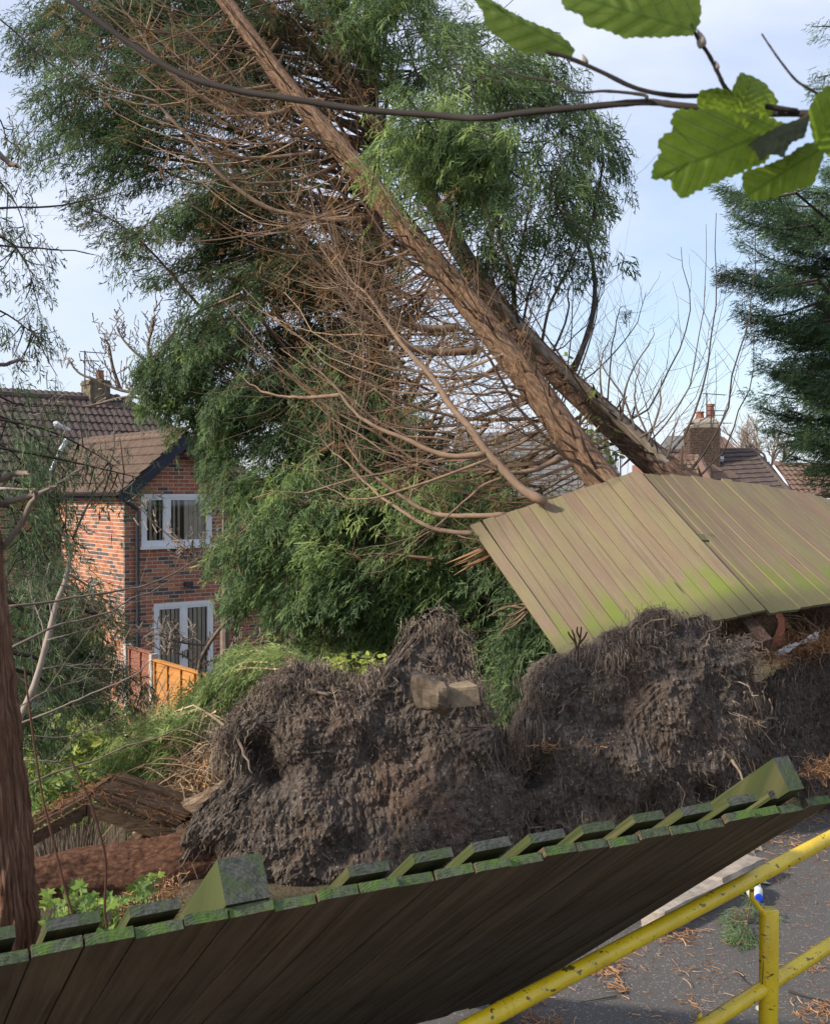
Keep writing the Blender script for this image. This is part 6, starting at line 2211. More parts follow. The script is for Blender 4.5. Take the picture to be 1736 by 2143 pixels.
for pts, n_, tn in LB:
    bough(S, Wd, np.array([P(x, y, 7.2 + 0.2 * k) for k, (x, y) in enumerate(pts)]), n_, 0.30, (0.13, 0.26), tn, 0.09, 0.8, 0.4, 0.2, 0.010, 0.3)
mass(S, Wd, [(60, 1300), (200, 1290), (290, 1400), (320, 1450), (260, 1500), (120, 1490), (60, 1420)], 18, 62, (0.9, 0.6), (0.6, 1.1), (8.6, 9.8), None, (0.25, 0.4), (0.16, 0.30), 0.55, 0.1, 0.5, tips=[(315, 1450), (300, 1470), (250, 1420), (270, 1300), (215, 1290)])
mass(S, Wd, [(40, 1540), (160, 1520), (200, 1600), (60, 1660)], 6, 50, (0.7, 0.7), (0.4, 0.8), (7.6, 8.6), None, (0.2, 0.3), (0.14, 0.26), 0.55, 0.1, 0.5)
mass(S, Wd, [(200, 1290), (260, 1280), (270, 1330), (220, 1340)], 3, 22, (0.7, 0.8), (0.3, 0.6), (8.6, 9.2), None, (0.2, 0.3), (0.14, 0.26), 0.30, 0.1, 0.5)
g = Geo(); S.build(g, SPRAYS_L)
obj('crown', g, M_LEAF, lt, kind='stuff')
obj('boughs', Wd, M_TWIG_DK, lt, kind='stuff')
for pts, d0, d1, r0, r1, tw in (([(-20, 300), (20, 345), (40, 352)], 5.6, 5.5, 0.022, 0.012, 0), ([(-10, 765), (20, 758), (45, 752)], 5.6, 5.5, 0.016, 0.010, 0), ([(-40, 440), (0, 435), (120, 432), (230, 415), (330, 402)], 6.0, 8.0, 0.012, 0.004, 6),
                                ([(-40, 512), (0, 514), (100, 523), (190, 530), (215, 545)], 6.0, 7.5, 0.010, 0.003, 5), ([(-20, 1010), (30, 990), (48, 978)], 5.6, 5.4, 0.022, 0.018, 0), ([(-10, 1060), (40, 1040), (80, 1012)], 5.6, 5.4, 0.024, 0.018, 0),
                                ([(0, 1150), (40, 1115), (85, 1050), (92, 1035)], 5.6, 5.4, 0.024, 0.016, 0)):
    limb(lt, dl(pts, d0, d1), r0 * 0.72, r1 * 0.8, M_TWIG_G if d1 < 5.6 else M_TWIG_DK, 18, 7, 0.5, tw, (0.15, 0.4))

# pale many-branched shrub in front of the house
sh = thing('bare_shrub', 'bare shrub with pale smooth stems and long arching branches at the left', 'shrub', P(38, 1520, 7.6))
SH = [([(20, 1560), (38, 1510), (70, 1440), (100, 1340), (122, 1255), (140, 1215), (150, 1175), (152, 1130), (120, 1080), (80, 1030), (66, 980), (62, 900), (75, 850)], 7.6, 7.8, 0.045, 0.008, 16, 0.9),
      ([(152, 1130), (180, 1060), (210, 1010), (225, 950), (228, 890), (232, 860)], 7.8, 7.9, 0.018, 0.005, 14, 0.6), ([(0, 1022), (90, 1025), (130, 1005), (185, 975), (192, 955), (170, 930)], 7.4, 7.6, 0.018, 0.005, 10, 0.9),
      ([(20, 1269), (100, 1261), (180, 1247), (280, 1235), (359, 1207), (418, 1171), (442, 1151)], 6.8, 7.4, 0.018, 0.006, 14, 0.35), ([(20, 1358), (80, 1327), (112, 1307), (160, 1291), (223, 1271), (279, 1243), (359, 1199), (405, 1175)], 6.8, 7.4, 0.020, 0.006, 14, 0.5),
      ([(43, 1651), (116, 1617), (199, 1591), (266, 1561), (365, 1528), (425, 1488), (468, 1458)], 6.6, 7.0, 0.013, 0.005, 8, 0.5), ([(33, 1518), (116, 1485), (199, 1451), (266, 1422), (319, 1378), (370, 1330)], 7.0, 7.4, 0.016, 0.005, 16, 0.65),
      ([(30, 1190), (90, 1210), (150, 1240), (200, 1270)], 7.2, 7.4, 0.010, 0.004, 10, 0.3), ([(60, 1540), (130, 1540), (200, 1510), (255, 1480)], 7.2, 7.6, 0.010, 0.004, 14, 0.7), ([(50, 1590), (120, 1600), (150, 1625)], 6.6, 6.8, 0.010, 0.004, 6, 0.8),
      ([(75, 1440), (90, 1330), (60, 1250), (50, 1170)], 7.7, 7.9, 0.014, 0.005, 12, 0.8), ([(100, 1340), (170, 1320), (230, 1290), (250, 1260)], 7.6, 8.0, 0.012, 0.004, 12, 0.7), ([(110, 1300), (95, 1200), (120, 1120)], 7.7, 8.0, 0.012, 0.004, 10, 0.8),
      ([(90, 1400), (150, 1390), (210, 1400), (260, 1380)], 7.6, 8.0, 0.010, 0.004, 14, 0.7), ([(40, 1480), (110, 1440), (190, 1420), (240, 1440)], 7.5, 8.0, 0.010, 0.004, 14, 0.7), ([(0, 40), (60, 90), (130, 150), (200, 220)], 8.0, 8.4, 0.012, 0.004, 12, 0.2)]
for pts, d0, d1, r0, r1, tw, tn in SH:
    limb(sh, dl(pts, d0, d1), r0 * (0.62 if r0 > 0.03 else 0.5), r1 * 0.6, M_TWIG_G, 30, 8, tn * 0.85, int(tw * 1.6), (0.15, 0.6), up=0.2)

# bramble canes, close by
for pts, d, lab in (([(52, 1400), (60, 1471), (76, 1588), (90, 1671), (110, 1754), (139, 1870), (170, 1970)], 4.6, 'red-brown bramble cane arching down past the left trunk, left of two'),
                    ([(150, 1590), (159, 1614), (189, 1680), (216, 1770), (222, 1820), (219, 1903), (224, 1940)], 4.7, 'red-brown bramble cane arching over the red log, right of two')):
    g = Geo()
    add_tube(g, px_path([(x, y, d) for x, y in pts], 30), np.linspace(0.004, 0.0052, 30) * (1 + 0.25 * np.abs(np.sin(np.arange(30) * 1.3)) ** 6), 7, 0.6)
    obj('bramble_cane', g, M_BRAMBLE, label=lab, cat='bramble', group='bramble canes')

# ------------------------------------------------------------------ fallen log, broken panel, cut boughs at the left
logp = px_path([(470, 1790, 6.95), (340, 1828, 6.75), (200, 1842, 6.6), (60, 1862, 6.4), (-120, 1885, 6.2)], 120)
g = Geo()
add_tube(g, logp, np.linspace(0.24, 0.165, 120), 40, 0.5, True, 0.10, 10)
obj('trunk', g, M_BARK_RED, treeD, True)
pl2 = px_path([(500, 1640, 7.5), (430, 1680, 7.6), (360, 1708, 7.7), (290, 1745, 7.8)], 40)
pale_log = thing('fallen_log', 'pale flaking log lying left of the largest root plate', 'log', P(340, 1720, 7.8))
g = Geo()
add_tube(g, pl2, np.linspace(0.085, 0.06, 40), 40, 0.5, True, 0.14, 16)
obj('trunk', g, bark_mat('flaking_bark', (0.08, 0.05, 0.03), (0.24, 0.165, 0.11), (0.45, 0.36, 0.27), 40, 9, 1.0, 0.03), pale_log, True)
# tent of two broken dark planks with litter on top
M_OLD = NT('rotten_plank', 0.95, 0.1)
_n = M_OLD.noise(M_OLD.mapping(M_OLD.attr('loc'), (6, 40, 40)), 1.0, 6, 0.65, 0.6)
M_OLD.color(M_OLD.ramp(_n, [(0.3, (0.045, 0.03, 0.02)), (0.6, (0.13, 0.085, 0.055)), (0.8, (0.22, 0.16, 0.10))]))
M_OLD.bump(_n, 0.8, 0.02)
M_OLD = M_OLD.m
bp_t = thing('collapsed_shed_roof', 'collapsed dark plank roof bent like a tent behind the red log', 'plank roof', P(200, 1790, 7.3))
ap, le, ri = P(187, 1672, 7.2), P(60, 1742, 7.0), P(372, 1735, 7.3)
for k, (a_, b_) in enumerate(((le, ap), (ap, ri))):
    for r_ in range(4):
        g = Geo()
        dpt = np.array([0.10, 0.9, 0.05])
        o = a_ + dpt * 0.14 * r_ + np.array([0, 0, rng.uniform(-0.012, 0.012)])
        e = (b_ - a_) * rng.uniform(0.97, 1.03)
        nrm = unit(np.cross(e, dpt))
        V = obox(o, e, dpt * 0.13, nrm * 0.026)
        g.add(V, BOXQ, b=np.array([[0, 0, 0], [1, 0, 0], [1, .1, 0], [0, .1, 0], [0, 0, .05], [1, 0, .05], [1, .1, .05], [0, .1, .05]]) + r_)
        obj('plank', g, M_OLD, bp_t)
    g = Geo()
    add_box(g, a_ + np.array([0.0, -0.05, -0.10]), (b_ - a_) * 0.98, np.array([0, 0.05, 0.0]), Zv * 0.085)
    obj('rail', g, M_OLD, bp_t)
g = Geo()
n = 420
tt = rng.random(n)
sd_ = rng.random(n) < 0.45
pos = np.where(sd_[:, None], le + (ap - le) * tt[:, None], ap + (ri - ap) * tt[:, None]) + np.stack([rng.normal(0, 0.03, n), rng.uniform(-0.02, 0.45, n), rng.uniform(0.02, 0.06, n)], -1)
d = unit(np.stack([rng.normal(0, 1, n), rng.normal(0, 1, n), rng.normal(-0.3, 0.5, n)], -1))
q = np.linspace(0, 1, 4)[None, :, None]
tubes(g, pos[:, None, :] + d[:, None, :] * q * rng.uniform(0.04, 0.14, n)[:, None, None] + rng.normal(0, 0.008, (n, 4, 3)), np.full((n, 4), 0.0026), 3, rng.uniform(0.0, 0.2, n))
obj('litter', g, M_NEEDLE, bp_t, kind='stuff')

# heap of cut green boughs
pile = thing('bough_heap', 'heap of light green conifer boughs lying left of the largest root plate', 'bough heap', P(380, 1650, 9.4))
S = Sprays(); Wd = Geo()
PB = [[(600, 1385), (540, 1372), (460, 1398), (400, 1470), (372, 1525)], [(600, 1400), (530, 1390), (450, 1430), (400, 1500), (385, 1540)], [(590, 1430), (520, 1420), (450, 1460), (420, 1520)], [(560, 1380), (500, 1385), (430, 1440), (385, 1500)],
      [(480, 1520), (400, 1500), (300, 1560), (230, 1620), (195, 1655)], [(460, 1540), (380, 1520), (300, 1580), (245, 1640), (220, 1690)], [(440, 1560), (360, 1540), (290, 1600), (260, 1680)], [(450, 1550), (370, 1570), (310, 1620), (290, 1700)],
      [(400, 1530), (330, 1530), (260, 1570), (215, 1610)], [(470, 1500), (420, 1510), (360, 1540), (330, 1600)], [(420, 1560), (360, 1600), (320, 1650), (310, 1690)], [(500, 1440), (470, 1480), (420, 1520), (380, 1560)],
      [(620, 1400), (590, 1390), (560, 1410), (500, 1480)], [(560, 1440), (500, 1470), (460, 1510), (440, 1540)]]
for k, pts in enumerate(PB):
    for rep in range(2):
        dd_ = rng.uniform(8.3, 9.3) if pts[-1][1] > 1580 else rng.uniform(8.9, 9.8)
        ctrl = np.array([P(x + rng.normal(0, 8), y + rng.normal(0, 8), dd_ + 0.1 * j_) for j_, (x, y) in enumerate(pts)])
        bough(S, Wd, ctrl, 95, 0.26, (0.16, 0.30), 0.72, 0.18, 0.25, 0.30, 0.1, 0.012, 0.8)
g = Geo(); S.build(g)
obj('foliage', g, M_LEAF_HEAP, pile, kind='stuff')
obj('stems', Wd, M_STRAW, pile, kind='stuff')
# dead stalks beside it
g = Geo()
n = 380
xy = sample_poly([(390, 1560), (470, 1520), (480, 1570), (440, 1660), (340, 1700), (340, 1640)], n)
base = np.array([P(x, y + 20, rng.uniform(7.9, 8.6)) for x, y in xy])
d = unit(np.stack([rng.normal(0.1, 0.7, n), rng.normal(0, 0.5, n), rng.normal(0.3, 0.6, n)], -1))
L = rng.uniform(0.15, 0.7, n)
q = np.linspace(0, 1, 7)[None, :, None]
pa = base[:, None, :] + d[:, None, :] * q * L[:, None, None] - UP * (0.5 * q * q * L[:, None, None]) + np.cumsum(rng.normal(0, 0.015, (n, 7, 3)), 1) * L[:, None, None]
tubes(g, pa, rng.uniform(0.0025, 0.006, n)[:, None] * np.linspace(1, 0.5, 7)[None, :], 4, rng.uniform(0, 1, n))
n = 160
xy = sample_poly([(250, 1470), (330, 1440), (420, 1500), (400, 1560), (270, 1540)], n)
base = np.array([P(x, y + 30, rng.uniform(9.8, 11.5)) for x, y in xy])
d = unit(np.stack([rng.normal(0.0, 0.35, n), rng.normal(0, 0.3, n), rng.uniform(0.5, 1.2, n)], -1))
L = rng.uniform(0.3, 0.8, n)
pa = base[:, None, :] + d[:, None, :] * q * L[:, None, None] - UP * (0.3 * q * q * L[:, None, None])
tubes(g, pa, rng.uniform(0.003, 0.006, n)[:, None] * np.linspace(1, 0.5, 7)[None, :], 4, rng.uniform(0.4, 1, n))
obj('dead_stalks', g, M_STRAW, kind='stuff', label='tangle of dry brown stalks left of the largest root plate', cat='dead stalks')

# ------------------------------------------------------------------ shrubs and weeds
def leaf_cloud(name, label, poly, depth, n, size, mat, tint, tv, lobed=False, stems=True, cat='shrub', group=None, standing=True):
    xy = sample_poly(poly, n)
    dep = rng.uniform(*depth, n)
    p = np.array([P(x, y, d_) for (x, y), d_ in zip(xy, dep)])
    cen = p.mean(0)
    base = np.array([cen[0], cen[1], min(p[:, 2].min(), gz(cen[0], cen[1]) + 0.02)])
    t = thing(name, label, cat, base, group)
    if lobed:
        ang = np.linspace(0, 2 * np.pi, 15)[:-1]
        rad = np.where(np.arange(14) % 2 == 0, 1.0, 0.62)
        rad[7] = 0.3
        tv_ = np.column_stack([np.cos(ang) * rad * 0.5 + 0.3, np.sin(ang) * rad * 0.5, 0.06 * np.cos(ang * 3)])
        V0 = np.vstack([[0.3, 0, -0.05], tv_])
        T0 = np.array([[0, 1 + k, 1 + (k + 1) % 14] for k in range(14)])
        Q0 = None
    else:
        V0 = np.array([[0, 0, 0], [0.35, 0.26, 0.05], [0.75, 0.2, 0.02], [1, 0, -0.08], [0.75, -0.2, 0.02], [0.35, -0.26, 0.05], [0.5, 0, -0.02]])
        T0 = np.array([[0, 6, 1], [1, 6, 2], [2, 6, 3], [3, 6, 4], [4, 6, 5], [5, 6, 0]])
    d = unit(np.stack([rng.normal(0, 1, n), rng.normal(-0.2, 1, n), rng.normal(-0.15, 0.45, n)], -1))
    u = unit(UP + rng.normal(0, 0.55, (n, 3)) + np.array([0, -0.35, 0]))
    Y = unit(np.cross(u, d)); Z = np.cross(d, Y)
    s = rng.uniform(*size, n)
    V = p[:, None, :] + s[:, None, None] * (V0[None, :, 0:1] * d[:, None, :] + V0[None, :, 1:2] * Y[:, None, :] + V0[None, :, 2:3] * Z[:, None, :])
    T = (T0[None] + np.arange(n)[:, None, None] * len(V0)).reshape(-1, 3)
    g = Geo()
    g.add(V.reshape(-1, 3), None, T, a=np.repeat(np.clip(rng.normal(tint, tv, n), 0, 1), len(V0)))
    obj('leaves', g, mat, t, kind='stuff')
    if stems:
        g = Geo()
        m = min(n, 60)
        k = rng.choice(n, m, replace=False)
        b = np.column_stack([base[0] + (p[k, 0] - base[0]) * 0.6, base[1] + (p[k, 1] - base[1]) * 0.6, np.full(m, base[2] - 0.05)])
        q = np.linspace(0, 1, 6)[None, :, None]
        pa_ = b[:, None, :] * (1 - q) + p[k][:, None, :] * q + rng.normal(0, 0.02, (m, 6, 3)) * (q * (1 - q) * 4)
        tubes(g, pa_, np.linspace(0.006, 0.002, 6)[None, :] * np.ones((m, 1)), 4, rng.uniform(0.2, 0.7, m))
        obj('stems', g, M_TWIG_G, t, kind='stuff')
    return t
leaf_cloud('weed', 'bright green lobed weed growing beside the left trunk', [(95, 1880), (160, 1840), (190, 1880), (180, 1940), (110, 1950)], (4.7, 5.2), 46, (0.05, 0.10), M_LEAF_Y, 0.5, 0.2, True, cat='weed', group='weeds behind the near fence')
leaf_cloud('weed', 'bright green lobed weed in front of the red log', [(185, 1885), (230, 1860), (255, 1900), (240, 1950), (190, 1960)], (4.8, 5.3), 46, (0.05, 0.10), M_LEAF_Y, 0.55, 0.2, True, cat='weed', group='weeds behind the near fence')
leaf_cloud('weed', 'green weed climbing towards the right end of the red log', [(245, 1880), (310, 1830), (325, 1800), (335, 1850), (290, 1900), (250, 1930)], (5.0, 5.6), 40, (0.05, 0.09), M_LEAF_Y, 0.35, 0.2, True, cat='weed', group='weeds behind the near fence')
leaf_cloud('weed', 'low yellow-green weed right behind the fence top at the far left', [(90, 1930), (200, 1940), (210, 1985), (100, 1985)], (4.4, 4.9), 60, (0.04, 0.08), M_LEAF_Y, 0.75, 0.2, False, cat='weed', group='weeds behind the near fence')
leaf_cloud('leafy_shrub', 'yellow-green leafy shrub behind the left trunk', [(50, 1520), (130, 1510), (240, 1560), (250, 1620), (180, 1690), (60, 1700)], (8.6, 10.4), 1700, (0.06, 0.11), M_SHRUB, 0.7, 0.25)
leaf_cloud('leafy_shrub', 'dull green low shrub left of the bough heap', [(60, 1620), (200, 1610), (230, 1690), (70, 1740)], (7.8, 8.6), 900, (0.04, 0.08), M_SHRUB, 0.45, 0.25)
leaf_cloud('leafy_shrub', 'pale green scrub in front of the lean-to and beside the orange fence panel', [(100, 1480), (250, 1470), (330, 1500), (380, 1540), (300, 1580), (120, 1560)], (10.2, 12.0), 900, (0.06, 0.11), M_SHRUB, 0.55, 0.3)
leaf_cloud('leafy_shrub', 'ivy-like green leaves between the leaning trunks above the tan fence', [(1195, 870), (1250, 850), (1330, 960), (1300, 985), (1220, 960)], (10.6, 11.6), 120, (0.06, 0.11), M_SHRUB, 0.75, 0.2)
leaf_cloud('leafy_shrub', 'sparse green leaves on the trunk above the tan fence crease', [(1180, 735), (1200, 735), (1260, 830), (1230, 840)], (10.4, 10.9), 22, (0.06, 0.11), M_SHRUB, 0.7, 0.2, stems=False)
leaf_cloud('leafy_shrub', 'dark green hedge foliage behind the largest root plate', [(600, 1330), (1120, 1330), (1150, 1480), (1050, 1560), (640, 1430)], (11.0, 13.0), 900, (0.08, 0.14), M_SHRUB, 0.15, 0.2)
leaf_cloud('leafy_shrub', 'yellowish leaves showing under the conifer above the root plate', [(680, 1370), (820, 1370), (830, 1405), (690, 1410)], (9.4, 10.2), 120, (0.06, 0.10), M_SHRUB, 0.95, 0.1)
leaf_cloud('leafy_shrub', 'small green tuft under the raised edge of the tan fence at the right', [(1640, 1290), (1690, 1290), (1690, 1330), (1640, 1330)], (9.2, 9.6), 70, (0.03, 0.06), M_SHRUB, 0.6, 0.2)

# post stump with its lump of concrete, stuck in the largest root plate
ps = thing('post_stump', 'sawn timber post stub in a lump of concrete on the root plate', 'post', P(930, 1470, 6.4))
q0 = P(930, 1486, 6.32)
g = rough_block(q0, np.array([0.215, 0.05, 0.02]), np.array([-0.05, 0.17, 0]), np.array([-0.012, 0, 0.118]), 2.2, 0.004)
obj('timber', g, simple('pale_sawn_timber', (0.24, 0.18, 0.115), 0.85, 0.15, 0.25, 25, 0.4), ps)
g = Geo()
ph_, th_ = np.meshgrid(np.linspace(0, 2 * np.pi, 40, endpoint=False), np.linspace(0.001, np.pi - 0.001, 24))
sx = np.stack([np.cos(ph_) * np.sin(th_), np.sin(ph_) * np.sin(th_), np.cos(th_)], -1)
sq = np.sign(sx) * np.abs(sx) ** 0.55
pos = P(898, 1448, 6.46) + sq * np.array([0.115, 0.17, 0.10]) + (sq[..., 0] * -0.02)[..., None] * UP
pos = pos + sx * (0.045 * fbm(pos * 7, 5))[..., None]
i_ = np.arange(23)[:, None] * 40
j_ = np.arange(40)[None, :]
g.add(pos.reshape(-1, 3), np.stack([i_ + j_, i_ + 40 + j_, i_ + 40 + (j_ + 1) % 40, i_ + (j_ + 1) % 40], -1).reshape(-1, 4))
obj('concrete_lump', g, simple('soil_stained_concrete', (0.13, 0.098, 0.07), 0.95, 0.1, 0.45, 14, 0.8), ps)

# white plastic scrap on the right root plate
g = Geo()
n_ = 26
spn = px_path([(1618, 1372, 8.1), (1640, 1362, 8.1), (1660, 1352, 8.1), (1690, 1338, 8.15), (1712, 1330, 8.2)], n_)
wv = 0.035 * (0.4 + np.abs(np.sin(np.linspace(0.3, 5, n_))))
V = []
for k in range(n_):
    for s_ in (-1, -0.4, 0.3, 1):
        V.append(spn[k] + np.array([0.2, 0.1, 0.7]) * s_ * wv[k] + np.array([0, -0.02, 0.012]) * math.sin(k * 1.9 + s_ * 3))
Q = [[4 * k + q_, 4 * k + q_ + 1, 4 * k + 5 + q_, 4 * k + 4 + q_] for k in range(n_ - 1) for q_ in range(3)]
g.add(np.array(V), Q)
obj('plastic_scrap', g, simple('white_plastic', (0.72, 0.72, 0.70), 0.45, 0.4, 0.12, 20), sm=True, label='torn strip of white plastic on top of the right root plate', cat='plastic scrap')
# orange needles and dead stalks on and above the right root plate
g = Geo()
for (x, y, d_, sx_, sy_, n) in ((1690, 1350, 8.2, 40, 10, 500), (1720, 1335, 8.3, 30, 8, 300), (1620, 1375, 8.0, 18, 8, 160), (1720, 1610, 7.6, 22, 10, 260), (1150, 1560, 7.0, 40, 8, 160), (300, 1925, 5.2, 26, 18, 420), (340, 1880, 5.6, 18, 22, 220)):
    p = np.array([P(x + rng.normal(0, sx_), y + rng.normal(0, sy_), d_ + rng.normal(0, 0.08)) for _ in range(n)])
    d = unit(rng.normal(0, 1, (n, 3)) * np.array([1, 1, 0.6]))
    q = np.linspace(0, 1, 4)[None, :, None]
    tubes(g, p[:, None, :] + d[:, None, :] * q * rng.uniform(0.03, 0.11, n)[:, None, None] + rng.normal(0, 0.006, (n, 4, 3)), np.full((n, 4), 0.0022), 3, rng.uniform(0.2, 1, n))
obj('needle_clumps', g, M_NEEDLE, kind='stuff', label='orange dead needles caught on the root plates', cat='litter')
bs = thing('broken_twigs', 'bundle of bare brown twigs sprouting under the tan fence at the right edge', 'twigs', P(1720, 1330, 8.7))
for k in range(16):
    g = Geo()
    a_ = P(rng.uniform(1690, 1740), 1338, 8.7)
    b_ = P(rng.uniform(1610, 1745), rng.uniform(1265, 1320), 8.6 + rng.uniform(-0.2, 0.2))
    add_tube(g, smooth([a_, (a_ + b_) / 2 + UP * rng.uniform(0.0, 0.08), b_], 10), np.linspace(0.006, 0.002, 10), 5, rng.uniform(0.3, 1))
    obj('twig', g, M_TWIG, bs)
# little dead sprig standing before the tan fence
ss_ = thing('dead_sprig', 'small dark withered sprig standing against the foot of the tan fence', 'sprig', P(1205, 1360, 7.2))
for pts in ([(1207, 1362), (1202, 1335), (1196, 1318)], [(1207, 1362), (1213, 1340), (1216, 1312)], [(1204, 1345), (1192, 1330), (1188, 1322)], [(1211, 1348), (1222, 1335), (1228, 1322)], [(1213, 1335), (1207, 1322), (1208, 1312)]):
    g = Geo()
    add_tube(g, px_path([(x, y, 7.1) for x, y in pts], 8), np.linspace(0.008, 0.005, 8), 5, 0.4)
    obj('twig', g, M_BRAMBLE, ss_)
# rubble between the fence and the plates
g = Geo()
base8 = np.array([[1, 0, 0], [-1, 0, 0], [0, 1, 0], [0, -1, 0], [0, 0, 1], [0, 0, -1]], float)
tri8 = np.array([[0, 2, 4], [2, 1, 4], [1, 3, 4], [3, 0, 4], [2, 0, 5], [1, 2, 5], [3, 1, 5], [0, 3, 5]])
for k in range(900):
    x, y = rng.uniform(950, 1600), rng.uniform(1690, 1860)
    p = at_ground(x, y, rng.uniform(-0.05, 0.02))
    g.add(base8 * rng.uniform(0.008, 0.035) * rng.uniform(0.6, 1.4, (6, 3)) + p, None, tri8)
obj('rubble', g, simple('grey_rubble', (0.17, 0.155, 0.14), 0.95, 0.1, 0.5, 18), kind='stuff', label='grey rubble in the hollow below the root plates', cat='rubble')

# ------------------------------------------------------------------ hazel branch close overhead
hz = thing('hazel_branch', 'dark hazel branch with large green toothed leaves hanging across the top', 'branch', P(1760, 245, 1.05))
main = [(110, -30), (250, 75), (370, 150), (480, 185), (600, 205), (750, 228), (900, 240), (1000, 247), (1100, 235), (1240, 222), (1350, 213), (1420, 220), (1560, 235), (1700, 238), (1800, 250)]
g = Geo()
mp_ = px_path(dl(main, 1.55, 0.95), 90)
add_tube(g, mp_, np.linspace(0.0042, 0.0030, 90) * (1 + 0.14 * np.sin(np.arange(90) * 0.9) ** 8), 10, 0.12)
obj('stem', g, M_TWIG_DK, hz, True)
def hz_stem(pts, d0, d1, r0, r1, buds=()):
    g = Geo()
    pth = px_path(dl(pts, d0, d1), 36)
    add_tube(g, pth, np.linspace(r0, r1, 36) * (1 + 0.18 * np.sin(np.arange(36) * 0.7) ** 10), 8, 0.12)
    o = obj('stem', g, M_TWIG_DK, hz, True)
    for (x, y, d_, l_) in buds:
        g = Geo()
        c_ = P(x, y, d_)
        add_tube(g, smooth([c_ - np.array([0.2, 0, 1]) * l_ * 0.4, c_, c_ + np.array([-0.35, 0, 1]) * l_ * 0.6], 9), np.array([0.1, 0.55, 0.85, 1, 0.95, 0.8, 0.6, 0.3, 0.05]) * l_ * 0.26, 8, 0.7)
        obj('bud', g, M_TWIG_G, o, True)
hz_stem([(1668, 232), (1593, 220), (1533, 200), (1418, 200), (1333, 185), (1258, 150), (1188, 120), (1128, 105), (1083, 95), (1033, 45), (990, -10)], 1.0, 1.05, 0.0026, 0.0016, [(1224, 128, 1.04, 0.012)])
hz_stem([(1533, 200), (1515, 180), (1503, 155), (1483, 115), (1463, 85), (1443, 50)], 1.0, 0.98, 0.0022, 0.0016, [(1467, 85, 0.985, 0.018), (1500, 138, 0.99, 0.009)])
hz_stem([(1352, 208), (1345, 198), (1268, 190), (1208, 192), (1158, 170), (1090, 158), (1020, 130)], 1.08, 1.25, 0.0018, 0.0010)
hz_stem([(1708, 210), (1708, 195), (1668, 170), (1638, 135), (1613, 100), (1593, 70)], 0.95, 0.95, 0.0014, 0.0007)
hz_stem([(1700, 240), (1660, 262), (1610, 285), (1570, 300)], 0.96, 0.97, 0.0034, 0.0030)
hz_stem([(1000, 247), (985, 180), (960, 140), (940, 90)], 1.3, 1.35, 0.0010, 0.0006)

def hazel_leaf_mat():
    m = NT('hazel_leaf', 0.5, 0.4)
    l = m.attr('loc')               # x along, y across (signed), z leaf number
    s = m.sep(l)
    ay = m.math('ABSOLUTE', s[1])
    side = m.math('SUBTRACT', m.math('MULTIPLY', s[0], 7.0), m.math('MULTIPLY', ay, 6.5))
    fr = m.math('ABSOLUTE', m.math('SUBTRACT', m.math('FRACT', side), 0.5))
    vein = m.math('LESS_THAN', fr, 0.045)
    mid = m.math('LESS_THAN', ay, 0.012)
    v = m.math('MAXIMUM', vein, mid)
    n = m.noise(m.mapping(l, (9, 9, 5)), 1.0, 4, 0.6)
    f2 = m.noise(m.mapping(l, (60, 60, 5)), 1.0, 3, 0.6)
    c = m.ramp(n, [(0.25, (0.075, 0.12, 0.02)), (0.5, (0.11, 0.165, 0.028)), (0.75, (0.15, 0.205, 0.042))])
    c = m.mix(m.ramp(f2, [(0.66, (0, 0, 0)), (0.74, (0.5, 0.5, 0.5))]), c, (0.10, 0.085, 0.03))
    c = m.mix(m.math('MULTIPLY', v, 0.55), c, (0.055, 0.11, 0.02))
    m.color(c)
    m.bump(m.math('ADD', m.math('MULTIPLY', v, -1.0), m.math('MULTIPLY', f2, 0.6)), 0.35, 0.002)
    tr = m.node('ShaderNodeBsdfTranslucent')
    tcx = m.mix(m.math('MULTIPLY', v, 0.6), m.ramp(n, [(0.25, (0.22, 0.33, 0.025)), (0.75, (0.36, 0.46, 0.05))]), (0.12, 0.24, 0.02))
    m.link(tcx, tr.inputs['Color'])
    ms = m.node('ShaderNodeMixShader')
    ms.inputs[0].default_value = 0.64
    m.link(m.b.outputs[0], ms.inputs[1])
    m.link(tr.outputs[0], ms.inputs[2])
    m.link(ms.outputs[0], m.o.inputs['Surface'])
    return m.m
M_HAZEL = hazel_leaf_mat()

